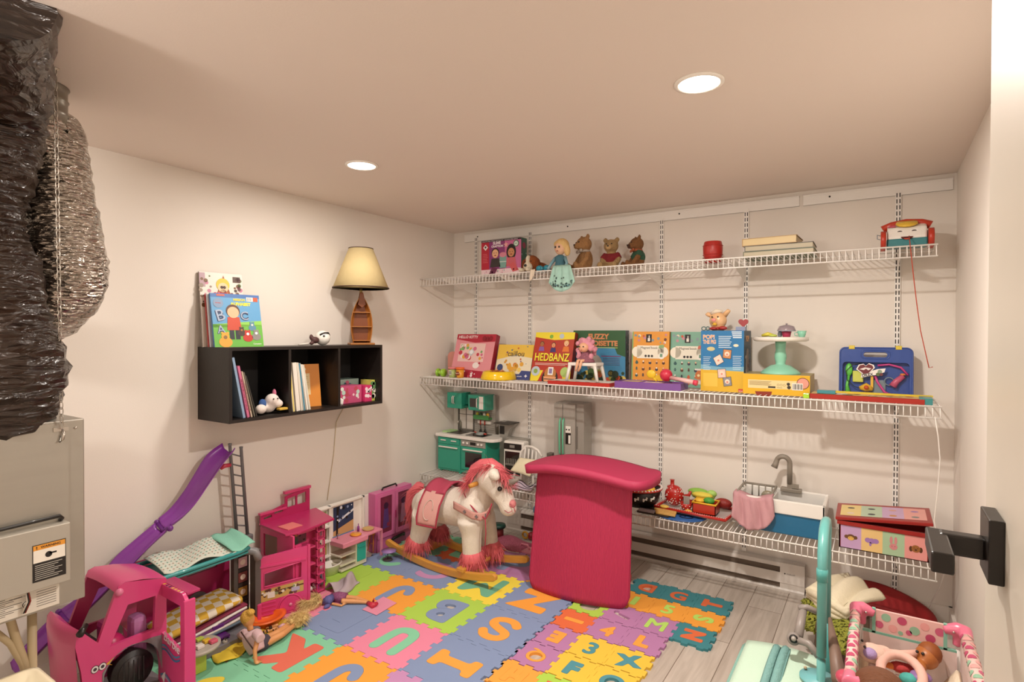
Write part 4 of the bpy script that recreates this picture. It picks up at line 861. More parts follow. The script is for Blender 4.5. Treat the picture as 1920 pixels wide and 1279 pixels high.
def art_pig(a,w,h):
    a.rect(0,0,w,h,PA('#1f74ac'),1); a.flat([(0,.36*h),(w,.34*h),(w,0),(0,0)],PA('#dcb02e'),2); a.flat([(0,.44*h),(.5*w,.40*h),(w,.42*h),(w,.34*h),(0,.36*h)],PA('#6fa8c4'),2)
    a.text('POP!',.05*w,.86*h,.28*w,PA('#f2ecdf'),6,off=.05); a.text('POP!',.055*w,.863*h,.27*w,PA('#e0882c'),8,off=.0); a.text('THE PIG',.05*w,.78*h,.31*w,PA('#f2ecdf'),6,off=.05,h=.07*h); a.text('THE PIG',.055*w,.785*h,.30*w,PA('#e0882c'),8,off=.0,h=.06*h)
    for k in range(7): a.rect(.42*w,(.90-.03*k)*h,(.72-.02*(k%3))*w,(.912-.03*k)*h,PA('#cfe0ea'),4)
    for k in range(4): a.rect((.72+.01*k)*w,(.97-.03*k)*h,.95*w,(.985-.03*k)*h,PA('#e9f0f4'),4)
    for k in range(8): a.rect(.75*w,(.58-.03*k)*h,(.95-.02*(k%2))*w,(.588-.03*k)*h,PA('#cfe0ea'),4); a.rect(.06*w,(.56-.03*k)*h,(.24-.02*(k%3))*w,(.568-.03*k)*h,PA('#cfe0ea'),4)
    for cx,cy,an,c in ((.62,.62,-.1,'#c98a5a'),(.42,.52,.5,'#e2cfc0'),(.50,.30,.1,'#e6c4b8'),(.63,.17,.15,'#8a8a90')):
        P=[(cx*w+.032*math.cos(an+q),cy*h+.036*math.sin(an+q)) for q in (PI/4,3*PI/4,5*PI/4,7*PI/4)]; a.flat(P,PA('#3a2a22'),5); a.flat([(cx*w+.029*math.cos(an+q),cy*h+.033*math.sin(an+q)) for q in (PI/4,3*PI/4,5*PI/4,7*PI/4)],PA(c),6); a.disc(cx*w,cy*h,.013,PA('#efd9c4'),7); a.disc(cx*w,cy*h-.003,.006,PA('#d88a7a'),8)
    a.disc(.24*w,.7*h,.022,PA('#c9bf8a'),4,ry=.012); a.disc(.82*w,.76*h,.014,PA('#e6dfc0'),4,ry=.008); a.rect(.88*w,.01*h,w,.06*h,PA('#c8402a'),6); a.text('Goliath',.89*w,.02*h,.09*w,PA('#f2ecdf'),7); a.rect(.06*w,.08*h,.4*w,.3*h,PA('#e6c04a'),3)
gbox('pig_game_box','tall blue and yellow game box under the peach pig figure','board game',2.03,2.262,-.28,ZM,.343,.20,'#1f74ac','#2a3f50',art_pig,top='#2a5f8a',side_art=lambda a,w,h:(a.text('POP!',.25*w,.82*h,.45*w,PA('#e6a86a'),2,off=.05),a.disc(.5*w,.45*h,.05,PA('#8a7a78'),1,ry=.09),scatter(a,w,h,16,['#c9b8b0','#5a3a3a','#8aa0ac'],.2,.8,.15,.6,.006,.014,3)))
def toy_pig():
    x,y,z=2.105,-.2,ZM+.344; t=thing('toy_pig_figure','small peach plastic pig with red bow tie sitting on the blue game box','toy figure',(x,y,z)); P=pl('#e6b988')
    b=MB(P); b.ell((x,y,z+.058),(.05,.042,.05)); b.ell((x-.012,y-.035,z+.055),(.02,.02,.016)); b.ell((x,y,z+.012),(.04,.03,.02)); b.build('head',t,remesh=.004)
    for d,hh in ((-1,-.006),(1,.012)): MB(P).tube([(x+d*.035,y,z+.088),(x+d*.06,y-.005,z+.102+hh),(x+d*.068,y-.01,z+.10+hh)],[.016,.012,.004],n=10).build('ear',t)
    for d in (-1,1): MB(BLACK).ell((x-.008+d*.016,y-.040,z+.078),.0045).build('eye',t)
    MB(pl('#e0908a')).ell((x-.012,y-.052,z+.060),(.013,.006,.01)).build('snout',t); MB(pl('#e3b530')).ell((x-.008,y-.046,z+.036),(.013,.008,.007)).build('yellow_food_in_mouth',t)
    MB(mat('#e8dcc8',.7)).tube([(x-.035,y-.01,z+.098),(x-.005,y-.02,z+.112),(x+.03,y-.01,z+.11)],[.01,.014,.006],n=8).build('chef_hat',t)
    MB(pl('#a82a26')).ell((x-.018,y-.036,z+.012),(.022,.01,.009)).ell((x+.032,y-.03,z+.014),(.026,.01,.011)).ell((x+.008,y-.04,z+.013),.009).build('bow_tie',t)
    MB(mat('#5a7a7a',.5)).tube([(x-.075+.012*math.cos(a),y-.02,z+.012+.010*math.sin(a)) for a in [2*PI*k/12 for k in range(12)]],.003,n=5,closed=True).tube([(x-.052+.01*math.cos(a),y-.02,z+.012+.010*math.sin(a)) for a in [2*PI*k/12 for k in range(12)]],.003,n=5,closed=True).build('scissor_rings',thing('toy_glasses','tiny grey round toy glasses on the corner of the blue game box','toy',(x-.06,y-.02,z)))
    t=thing('heart_toy','red heart shaped toy tucked behind the blue game box','toy',(2.235,-.16,z)); h=MB(pl('#a31f28')); h.M=Matrix(((1,0,0,2.236),(0,0,1,-.17),(0,1,0,z+.045),(0,0,0,1)))
    pts=[(.0021*16*math.sin(a)**3*.8,.0021*.8*(13*math.cos(a)-5*math.cos(2*a)-2*math.cos(3*a)-math.cos(4*a))) for a in [2*PI*k/36 for k in range(36)]]
    h.prism(pts,0,.012); h.build('heart',t,bevel=.002); MB(pl('#8c98b8',.2,alpha=.9)).box(2.20,2.25,-.19,-.13,z+.0,z+.022).build('stand',t)
toy_pig()
def art_play(a,w,h):
    a.rect(0,0,w,h,PA('#e2b022'),1); a.rect(.08*w,.30*h,.90*w,.72*h,PA('#e9d39a'),2); a.disc(.90*w,.62*h,.030,PA('#5a2f1a'),3); a.disc(.90*w,.62*h,.027,PA('#df9a8a'),4)
    for k in range(5): a.rect(.10*w,(.64-.045*k)*h,(.44-.02*(k%3))*w,(.655-.045*k)*h,PA('#8a7a50'),4)
    a.rect(.39*w,.34*h,.50*w,.42*h,PA('#2a2420'),4); a.rect(.52*w,.36*h,.6*w,.38*h,PA('#8a7a50'),4); a.disc(.70*w,.40*h,.009,PA('#2a2420'),4); a.disc(.69*w,.56*h,.008,PA('#2a2420'),4)
    for k in range(3): a.disc((.54+.045*k)*w,.50*h,.006,PA('#8a7a50'),4); a.disc((.54+.045*k)*w,.50*h,.0045,PA('#e9d39a'),5)
    a.rect(.745*w,.28*h,.9*w,.62*h,PA('#f0ebe0'),5)
    for k in range(9): a.rect((.755+.0155*k)*w,.32*h,(.755+.0155*k+.005+.003*(k%3))*w,.58*h,PA('#221e1c'),6)
    a.flat([(.20*w,.14*h)]+[(.32*w+.042*math.cos(q),.16*h+.035*math.sin(q)) for q in [PI+PI*k/10 for k in range(11)]],PA('#8a2f1a'),4)
gbox('dough_set_box','flat yellow modelling dough box lying under the cake stand','box',2.262,2.588,-.30,ZM,.108,.24,'#e2b022','#b39a5a',art_play,top='#b0a070')
def cake_stand():
    x,y,z=2.435,-.20,ZM+.1085; t=thing('toy_cake_stand','toy cake stand with mint pedestal and white round plate','cake stand',(x,y,z)); M_=pl('#8ed0b4')
    MB(M_).lathe([(0,0),(.10,0),(.10,.006),(.085,.02),(.05,.045),(.026,.05),(.024,.06),(.03,.085),(.03,.10),(.024,.13),(.027,.16),(.027,.175),(0,.175)],c=(x,y,z),n=40).build('pedestal',t)
    MB(pl('#ece7dc')).lathe([(0,.176),(.125,.176),(.137,.182),(.138,.20),(.134,.20),(.130,.195),(0,.195)],c=(x,y,z),n=48).build('plate',t)
    zz=z+.1955
    q=thing('toy_saucer','little grey toy saucer on the mint cake stand','toy dish',(x-.05,y,zz)); MB(mat('#8a8276',.5)).lathe([(0,0),(.05,0),(.058,.006),(.055,.006),(.048,.002),(0,.002)],c=(x-.055,y-.02,zz),n=28).build('dish',q)
    q=thing('toy_banana_slices','yellow toy food pieces on the left of the cake stand','toy food',(x-.07,y-.02,zz)); MB(pl('#dcd04a')).tube([(x-.09,y-.02,zz+.012),(x-.06,y-.03,zz+.02),(x-.03,y-.02,zz+.014)],[.008,.012,.006],n=10).build('fruit',q); MB(pl('#c9d85a')).ell((x-.035,y-.03,zz+.012),(.022,.012,.008)).build('slice',q)
    q=thing('toy_cake_dome','tiny toy cake dish with clear pinkish dome lid on the cake stand','toy dish',(x+.035,y,zz)); MB(pl('#b8345a')).lathe([(0,0),(.018,0),(.022,.02),(.025,.035),(0,.036)],c=(x+.03,y-.01,zz),n=24).build('pink_cake',q)
    MB(pl('#cdbcc4',.1,trans=.6)).lathe([(.045,.038),(.045,.044),(.038,.062),(.015,.07),(.004,.071),(.006,.078),(0,.079)],c=(x+.03,y-.01,zz),n=28).build('dome_lid',q); MB(pl('#9aa0b0')).lathe([(0,.036),(.047,.036),(.047,.040),(0,.040)],c=(x+.03,y-.01,zz),n=28).build('lid_base',q); MB(pl('#8f9aa8')).ell((x-.005,y+.01,zz+.02),(.012,.01,.02)).build('grey_cup',q)
    q=thing('toy_teacup','mint green toy teacup at the right of the cake stand','toy cup',(x+.1,y,zz)); MB(M_).lathe([(0,0),(.012,0),(.014,.004),(.019,.018),(.023,.038),(.021,.038),(.016,.016),(0,.006)],c=(x+.105,y-.02,zz),n=24).build('cup_body',q); MB(M_).tube([(x+.085,y-.025,zz+.03),(x+.07,y-.03,zz+.026),(x+.072,y-.03,zz+.014),(x+.088,y-.025,zz+.01)],.0022,n=6).build('handle',q)
cake_stand()
def blue_case():
    x0,x1,y,z=2.712,3.028,-.13,ZM; w=x1-x0; t=thing('doctor_kit_case','blue see-through plastic doctor kit case with yellow latches','toy case',((x0+x1)/2,y,z)); t.matrix_basis=Matrix.Translation(((x0+x1)/2,y,z))@Matrix.Rotation(-.12,4,'X')
    B=pl('#34519a',.25); h=.255
    def rrect(x0,x1,z0,z1,r,n=5):
        P=[]
        for cx,cz,a0 in ((x1-r,z1-r,0),(x0+r,z1-r,90),(x0+r,z0+r,180),(x1-r,z0+r,270)):
            for k in range(n+1): a=R(a0+90*k/n); P.append((cx+r*math.cos(a),cz+r*math.sin(a)))
        return P
    fr=Matrix(((1,0,0,0),(0,0,1,0),(0,1,0,0),(0,0,0,1)))
    outer=rrect(-w/2,w/2,0,h,.025); hole=rrect(-.052,.052,h-.048,h-.022,.012); inner=rrect(-w/2+.012,w/2-.012,.01,h-.075,.018)
    def slab(loops,y0,y1,m,name):
        me=shape_mesh(name,loops,y1-y0,m); me.transform(fr@Matrix.Translation((0,0,y0))); o=bpy.data.objects.new(name,me); COL.objects.link(o); o.parent=t
    slab([outer,hole],.028,.036,B,'back_shell'); slab([outer,inner,hole],-.004,.028,B,'front_shell')
    slab([inner],-.004,-.002,mat('#c9d6ea',.08,trans=.92),'clear_window') if 0 else None
    e=MB(B); e.M=fr@Matrix.Translation((0,0,-.004))
    e.tube([(p[0],p[1],0) for p in outer],.004,n=6,closed=True); e.tube([(p[0]*1.0,p[1],0) for p in rrect(-.062,.062,h-.056,h-.014,.016)],.003,n=6,closed=True); e.build('raised_rims',t,world=False)
    for d in (-.105,.1): MB(pl('#d9c23c')).box(d-.014,d+.014,-.008,.02,h-.008,h+.012,bev=.003).build('latch',t,world=False)
    s=MB(); s.M=TR((0,-.0075,0))@FRONT
    lip=[(-.078,.142),(-.068,.163),(-.05,.167),(-.042,.158),(-.03,.17),(-.012,.163),(-.008,.15),(-.03,.122),(-.05,.118)]
    s.flat([((x+.043)*1.18-.043,(z_-.145)*1.18+.145) for x,z_ in lip],PA('#f0ebe6'),1); s.flat(lip,PA('#6a1420'),2); s.flat([(-.07,.142),(-.05,.138),(-.04,.145),(-.03,.137),(-.016,.147),(-.03,.15),(-.045,.152)],PA('#e9e0dc'),3)
    s.flat([(-.062,.098),(.005,.115),(.04,.13),(.045,.15),(.01,.145),(-.06,.118)],PA('#f0ebe6'),1); s.text('DILEX',-.056,.102,.05,PA('#2a2422'),3,ang=.2,off=.03); s.disc(.012,.118,.009,PA('#5a6a3a'),3); s.disc(.026,.118,.008,PA('#6a2a2a'),3); s.disc(.02,.132,.010,PA('#8aa08a'),2)
    s.build('lips_sticker',t,world=False)
    # instruments visible through the lid
    g=MB(pl('#5fc04a')); g.ell((-.117,.012,.14),(.017,.01,.034)); g.tube([(-.117,.01,.11),(-.125,.01,.06),(-.12,.01,.02)],[.006,.007,.014],n=10); g.build('green_tool',t,world=False)
    MB(pl('#c9cf5a')).box(-.10,-.052,.004,.014,.075,.135,bev=.005).build('yellow_green_case',t,world=False)
    MB(pl('#e0b23a')).tube([(-.07,.008,.045),(-.04,.008,.05),(-.01,.008,.04)],[.008,.024,.01],n=12).box(-.02,-.008,.004,.012,.05,.11).build('yellow_thermometer',t,world=False)
    MB(pl('#c0501f')).cyl((-.038,-.018,.048),(-.038,-.012,.048),.011).build('orange_button',t,world=False)
    MB(pl('#c8468a')).tube([(.0,.006,.11),(.01,.006,.08),(.04,.006,.03),(.06,.004,.02)],.006,n=8).tube([(.01,.01,.165),(.06,.01,.172),(.11,.01,.158),(.14,.01,.12)],.0055,n=8).build('pink_tubing',t,world=False)
    MB(pl('#c25a78')).tube([(.075,.008,.06),(.09,.008,.085),(.12,.008,.115)],[.018,.015,.013],n=12).build('syringe_body',t,world=False); MB(pl('#e08a3a')).cyl((.085,.008,.098),(.105,.008,.085),.004).ell((.118,.006,.122),(.013,.012,.006)).ell((.06,.006,.014),(.014,.01,.012)).build('orange_cap',t,world=False)
    MB(mat('#7a8a92',.3)).tube([(.06+.02*math.cos(a),.012,.085+.02*math.sin(a)) for a in [2*PI*k/14 for k in range(14)]],.003,n=5,closed=True).box(-.012,.045,.018,.02,.02,.09).build('grey_tools',t,world=False)
    MB(mat('#2f3a2c',.5)).tube([(-.05,.0,.04),(-.09,.0,.05),(-.125,.0,.085),(-.13,.0,.13),(-.10,.002,.165),(-.06,.004,.175)],.002,n=6).build('thin_tube',t,world=False)
blue_case()
def low_boards():
    t=thing('red_game_board','long flat red framed game board along the right shelf edge','board game',(2.83,-.32,ZM)); t.rotation_euler=(0,0,R(-1.5))
    MB(pl('#a8281c')).box(-.235,.235,-.055,.09,0,.024).build('red_frame',t,world=False)
    a=MB(); a.M=TR((-.235,-.055,.0245)); a.rect(.004,.004,.466,.14,PA('#d8b878'),1); scatter(a,.47,.145,26,['#c98a3a','#e9c96a','#8aa07a','#b8583a','#ece0c0'],.3,.95,.1,.9,.008,.018,2,6); a.rect(.06,.01,.16,.09,PA('#ece6da'),3); a.star(.11,.05,.03,PA('#34406a'),4,k=4,q=.3); a.build('board_print',t,world=False)
    MB(pl('#d9c03a')).box(-.14,.27,.06,.075,.0245,.034).build('yellow_stick',t,world=False); MB(pl('#3f8c8c')).box(.215,.265,-.052,.05,.0,.03).build('teal_end_box',t,world=False)
    t=thing('teal_card_box','small teal card box lying on the left end of the red board','box',(2.66,-.33,ZM+.026)); MB(pl('#3f8a94')).box(2.625,2.705,-.36,-.31,ZM+.027,ZM+.042).build('card_box',t)
    t=thing('green_block','lime green block at the front edge left of the red board','toy block',(2.578,-.365,ZM)); MB(pl('#a8d83a')).box(2.565,2.592,-.385,-.34,ZM,ZM+.024,bev=.002).build('block',t)
low_boards()
def left_smalls():
    t=thing('glitter_case','pink glitter see-through mini suitcase in the left corner of the shelf','toy case',(.2,-.2,ZM)); m=mat('#d68f80',.25,var=.35,vscale=260,coat=.5)
    b=MB(m); b.M=Matrix(((1,0,0,.19),(0,0,1,-.15),(0,1,0,ZM),(0,0,0,1)))
    P=[];w=.135;h=.185;r=.04
    for cx,cz,a0 in ((w-r,h-r,0),(-w+r,h-r,90),(-w+.02,.02,180),(w-.02,.02,270)):
        rr=r if a0<180 else .02
        for k in range(6): a=R(a0+18*k); P.append((cx+rr*math.cos(a),cz+rr*math.sin(a)))
    b.prism(P,0,.05); b.build('glitter_shell',t,bevel=.006); MB(mat('#b8584a',.4)).ell((.19,-.152,ZM+.11),(.028,.004,.03)).build('inner_picture',t)
    MB(pl('#cfc8c0')).tube([(.16,-.125,ZM+.185),(.165,-.125,ZM+.197),(.215,-.125,ZM+.197),(.22,-.125,ZM+.185)],.004,n=6).build('handle',t)
    t=thing('green_spool','lime green plastic spool lying on its side at the shelf\'s left end','toy',(.1,-.3,ZM)); m=pl('#9ccf3c'); x,y,z=.115,-.30,ZM+.031
    for k in (0,1): MB(m).cyl((x-.03+.06*k,y-.01*k,z),(x-.02+.06*k,y-.012*k,z),.030).build('spool_rim',t)
    MB(pl('#b3d85a')).cyl((x-.02,y,z),(x+.03,y-.01,z),.016).build('spool_core',t)
    for x,l,lc,bc,txt in ((.245,'small clear green modelling dough tub with a barcode','#d87a7a','#a5b56a','|||||'),(.315,'small orange modelling dough tub beside the green one','#e86a2a','#df9a2c','Play-Doh')):
        t=thing('dough_tub',l,'dough tub',(x,-.32,ZM),group='modelling dough tubs'); y=-.32
        MB(pl(bc)).lathe([(0,0),(.024,0),(.026,.008),(.030,.062),(0,.062)],c=(x,y,ZM),n=28).build('tub_body',t); MB(pl(lc)).lathe([(0,.062),(.033,.062),(.033,.074),(.030,.078),(0,.078)],c=(x,y,ZM),n=28).build('lid',t)
        a=MB(); a.M=TR((x-.02,y-.0315,ZM+.02))@FRONT
        if 'orange' in l: a.flat([(.0,.006),(.012,.028),(.03,.028),(.04,.008),(.02,.0)],PA('#8a2f1a'),1); a.text(txt,.004,.01,.03,PA('#f2e6cf'),2,off=.03)
        else:
            a.rect(.006,.0,.034,.034,PA('#e6e2cf'),1); [a.rect(.009+.003*k,.004,.0105+.003*k,.03,PA('#22201c'),2) for k in range(8)]
        a.build('tub_label',t)
    t=thing('yellow_pet_bowl','glossy yellow round toy bowl at the shelf edge, left of the red tray','bowl',(.62,-.29,ZM)); MB(pl('#f0c81c',.2)).lathe([(0,0.0),(.125,0.0),(.128,.01),(.112,.055),(.105,.06),(.098,.055),(.09,.025),(0,.02)],c=(.625,-.275,ZM),n=48).build('bowl_body',t)
    c=MB(mat('#a0582a',.8)); rr=random.Random(1)
    for k in range(26): c.ell((.625+rr.uniform(-.07,.07),-.275+rr.uniform(-.05,.05),ZM+.047+rr.uniform(-.008,.01)),(.013,.010,.008),n=8)
    o=c.build('kibble_filling',t); o['kind']='stuff'
    # red tray with a stool and pink haired doll
    t=thing('red_tray','flat red and white board game tray under the white doll table','tray',(1.27,-.33,ZM)); MB(pl('#b8281e')).box(1.085,1.515,-.385,-.20,ZM,ZM+.022).build('red_rim',t)
    a=MB(); a.M=TR((1.085,-.385,ZM+.0225)); a.rect(.004,.004,.426,.18,PA('#e9e2d8'),1); [a.rect(.05+.07*k,.01,.08+.07*k,.022,PA('#4a6a5a' if k%2 else '#3a2f2a'),2) for k in range(5)]; a.build('tray_print',t)
    t=thing('doll_stool','white plastic doll table standing on the red tray','doll furniture',(1.30,-.3,ZM+.023)); z=ZM+.0235; cx,cy=1.315,-.30
    MB(WHITE).box(cx-.098,cx+.098,cy-.06,cy+.06,z+.098,z+.118,bev=.004).build('table_top',t)
    for sx in (-1,1):
        for sy in (-1,1):
            l=MB(WHITE); l.tube([(cx+sx*.086,cy+sy*.05,z+.10),(cx+sx*.108,cy+sy*.058,z)],[.013,.010],n=4); l.build('leg',t)
    t=thing('pink_haired_doll','small doll with big curly pink hair and floral dress sitting on the white table','doll',(cx,cy,z+.119)); z2=z+.119
    SK=mat('#e8b08c',.4); b=MB(SK); b.ell((cx-.005,cy-.02,z2+.095),(.034,.030,.032)); b.cyl((cx,cy-.01,z2+.05),(cx,cy-.01,z2+.075),.008)
    b.build('head',t,remesh=.003)
    rr=random.Random(3); h=MB(mat('#dc94a4',.7,bump=.8,bscale=90))
    for k in range(40):
        a=rr.uniform(0,2*PI); zz=rr.uniform(.03,.15); q=.052 if zz<.12 else .035
        px_,py_=cx+.0+q*math.cos(a)*1.15,cy+.0+q*math.sin(a)*.7+.012
        if py_<cy-.012 and abs(px_-cx)<.035 and zz<.12: continue
        h.ell((px_,py_,z2+zz),(.018,.016,.018),n=8)
    h.ell((cx,cy+.005,z2+.115),(.045,.035,.035)); h.build('curly_hair',t,remesh=.0045,smooth_it=2)
    for d in (-1,1): MB(BLACK).ell((cx-.008+d*.014,cy-.049,z2+.1),(.006,.003,.004)).build('eye',t); MB(SK).tube([(cx+d*.02,cy-.03,z2+.012),(cx+d*.012-.01,cy-.068,z2+.012),(cx-.02+d*.012,cy-.066,z2-.03),(cx-.03+d*.01,cy-.066,z2-.055)],[.012,.010,.008,.006],n=8).build('leg',t)
    MB(mat('#a83a34',.5)).ell((cx-.007,cy-.0495,z2+.079),(.005,.002,.002)).build('mouth',t)
    MB(mat('#8d5564',.8,var=.8,vscale=90)).lathe([(0,0.0),(.062,.002),(.06,.012),(.03,.04),(.022,.062),(.0,.066)],c=(cx+.004,cy-.012,z2),n=28,sy=.8).build('floral_dress',t)
left_smalls()
def purple_set():
    t=thing('purple_tray','flat purple open tray with cards in front of the magnet books','tray',(1.73,-.31,ZM)); MB(pl('#7a4f98')).box(-.20,.20,-.075,-.070,0,.04).box(-.20,.20,.07,.075,0,.04).box(-.20,-.195,-.07,.07,0,.04).box(.195,.20,-.07,.07,0,.04).box(-.195,.195,-.07,.07,0,.004).build('tray_body',t,world=False); t.location=(1.745,-.305,ZM)
    for (a,b,c,d,z,col,l) in ((-.17,-.06,-.05,.05,.036,'#c9b08a','tan'),(-.04,.07,-.055,.04,.034,'#d9c9c4','pale'),(.02,.15,-.06,.05,.030,'#c0487a','pink')):
        o=MB(paper(col)).box(a,b,c,d,z,z+.002).build('card',t,world=False); o['label']=l+' card'
    t=thing('toy_maraca','red ball maraca with pale handle lying on the purple tray','toy',(1.80,-.36,ZM+.045)); p=at(1249,705,'y',-.30); 
    q=at(1305,722,'y',-.36); MB(pl('#cf2f48')).ell((p.x,p.y,ZM+.082),.037,n=24).build('ball',t); MB(pl('#e2b4b0')).cyl((p.x+.022,p.y-.008,ZM+.07),(q.x-.012,q.y,ZM+.052),.011,.014).build('handle',t); MB(pl('#d8405a')).cyl((q.x-.014,q.y,ZM+.052),(q.x+.008,q.y,ZM+.048),.015,.016).build('end_cap',t)
    t=thing('yellow_toy_scoop','small yellow plastic scoop behind the red maraca ball','toy',(1.74,-.27,ZM+.04)); MB(pl('#edc52e')).ell((1.735,-.27,ZM+.082),(.03,.01,.026)).cyl((1.75,-.27,ZM+.06),(1.77,-.27,ZM+.042),.007).build('scoop',t)
purple_set()
# ================================================================ low shelf
TEAL=pl('#2f9c82'); WH=pl('#ece7df'); GR=pl('#9a958c')
def toy_kitchen():
    z=ZB; x0,x1=.045,.50; yf,yb=-.25,-.06
    t=thing('toy_kitchen','teal and white doll kitchen with oven, sink and upper cupboards','doll kitchen',((x0+x1)/2,-.15,z))
    MB(TEAL).box(x0,x1,yf,yb,z+.012,z+.265,bev=.002).box(x0+.01,x0+.03,yf+.01,yf+.03,z,z+.012).box(.25,.27,yf,yf+.02,z,z+.012).box(x1-.03,x1-.01,yf+.01,yf+.03,z,z+.012).build('base_cabinet',t)
    c=MB(WH); P=[(x0-.015,yb),(x0-.015,yf-.015),(x1-.02,yf-.02)]+[(x1+.02+.07*math.sin(a),yf+.055-.075*math.cos(a)) for a in [PI*k/8 for k in range(9)]]+[(x1,yb)]
    c.prism(P,z+.265,z+.288); c.build('countertop',t,bevel=.004)
    MB(TEAL).box(.005+x0,.265,yf-.006,yf,z+.025,z+.205,bev=.003).build('cupboard_door',t); d=MB(WH); d.box(x0+.02,.245,yf-.02,yf-.008,z+.185,z+.195,bev=.003); d.build('door_handle',t)
    for xx in (x0+.01,.155): MB(TEAL).box(xx,xx+.10,yf-.006,yf,z+.214,z+.258,bev=.002).build('drawer',t); MB(WH).box(xx+.025,xx+.075,yf-.014,yf-.006,z+.236,z+.244,bev=.002).build('drawer_handle',t)
    MB(GR).box(.275,x1-.005,yf-.007,yf,z+.215,z+.260).build('oven_control_panel',t)
    k=MB(BLACK); k.box(.36,.41,yf-.009,yf-.006,z+.228,z+.25); k.build('oven_display',t)
    for xx in (.30,.335,.435,.465): MB(WH).cyl((xx,yf-.007,z+.238),(xx,yf-.016,z+.238),.009).build('oven_knob',t)
    o=MB(TEAL).box(.275,x1-.005,yf-.008,yf,z+.04,z+.21,bev=.003).build('oven_door',t); MB(mat('#1c1512',.12,coat=1)).box(.315,.465,yf-.0095,yf-.007,z+.06,z+.172).build('oven_window',o); MB(WH).box(.30,.475,yf-.024,yf-.01,z+.186,z+.196,bev=.003).build('oven_handle',o)
    # back panel with shelves
    MB(GR).box(.10,.455,-.075,-.055,z+.288,z+.585).build('back_panel',t)
    w_=MB(mat('#cfc8bf',.3)); w_.box(.125,.255,-.08,-.075,z+.31,z+.52); w_.build('window_pane_panel',t); f=MB(mat('#5a554e',.5)); [f.box(a,b,-.084,-.079,c_,d_) for a,b,c_,d_ in ((.118,.125,.30,.53),(.255,.265,.30,.53),(.187,.191,.31,.52),(.118,.265,.295,.305),(.118,.262,.42,.423))] if 0 else [f.box(a,b,-.084,-.079,z+c_,z+d_) for a,b,c_,d_ in ((.110,.118,.29,.53),(.255,.265,.29,.53),(.187,.191,.31,.52),(.118,.265,.292,.302),(.118,.262,.42,.423))]; f.build('window_frame_panel',t)
    for k_ in range(9): pass
    r=MB(mat('#7f7a72',.6)); [r.box(.27,.45,-.0768,-.0748,z+.30+.016*i,z+.302+.016*i) for i in range(11)]; r.build('tile_lines',t)
    MB(TEAL).box(.07,.21,-.17,-.055,z+.475,z+.595,bev=.002).build('upper_cupboard',t); 
    for xx in (.128,.142): MB(WH).tube([(xx,-.172,z+.51),(xx,-.184,z+.52),(xx,-.184,z+.56),(xx,-.172,z+.57)],.0035,n=6).build('cupboard_handle',t)
    MB(pl('#207a66')).box(.21,.29,-.12,-.055,z+.505,z+.585).box(.21,.29,-.14,-.055,z+.49,z+.497).build('open_niche',t)
    m=MB(TEAL).box(.29,.44,-.19,-.055,z+.475,z+.59,bev=.003).build('microwave',t); MB(mat('#1c1512',.15,coat=1)).box(.305,.365,-.1915,-.189,z+.50,z+.565).build('microwave_window',m); MB(WH).box(.39,.43,-.1915,-.189,z+.487,z+.582,bev=.0005).build('keypad',m); MB(WH).tube([(.377,-.192,z+.495),(.377,-.202,z+.505),(.377,-.202,z+.56),(.377,-.192,z+.57)],.004,n=6).build('microwave_handle',m)
    MB(pl('#3f8f4a')).box(.29,.43,-.12,-.075,z+.40,z+.412).box(.29,.43,-.125,-.12,z+.40,z+.432).build('spice_shelf',t); 
    for i,cc in enumerate(('#d8c83a','#3f5a3a','#e6dfd2','#e3a82e')): MB(pl(cc)).ell((.31+.032*i,-.10,z+.43),(.013,.012,.02)).build('toy_fruit',t)
    MB(WH).box(.305,.425,-.09,-.076,z+.365,z+.385).build('utensil_rail',t)
    for xx in (.335,.375):
        u=MB(pl('#b33a2a')); u.tube([(xx,-.095,z+.39),(xx,-.095,z+.355)],.005,n=6); q=u.build('utensil_handle',t); v=MB(mat('#2f2a28',.3,metal=.4)); v.tube([(xx,-.095,z+.355),(xx+.004,-.095,z+.315)],.003,n=6).ell((xx+.005,-.097,z+.30),(.014,.006,.022)); v.build('ladle',t)
    MB(mat('#3a3430',.35)).box(.10,.235,-.215,-.10,z+.2885,z+.291).build('sink_basin',t); MB(mat('#1e1a18',.2)).box(.29,.45,-.225,-.10,z+.2885,z+.291).build('cooktop',t)
    MB(SILV).tube([(.15,-.10,z+.29),(.15,-.10,z+.36),(.152,-.115,z+.378),(.155,-.14,z+.375),(.156,-.145,z+.35)],.006,n=8).build('faucet',t)
    MB(pl('#a9d08a')).box(.045,.12,-.20,-.10,z+.289,z+.297).build('green_drying_tray',t)
    p=MB(pl('#9aa09c')); p.lathe([(0,0),(.03,0),(.036,.016),(.033,.016),(.028,.004),(0,.004)],c=(.39,-.17,z+.292),n=24); p.build('toy_pan',t); MB(pl('#b33a2a')).tube([(.35,-.165,z+.305),(.32,-.155,z+.31)],.005).tube([(.425,-.175,z+.304),(.45,-.18,z+.306)],.006).build('pan_handle',t)
toy_kitchen()
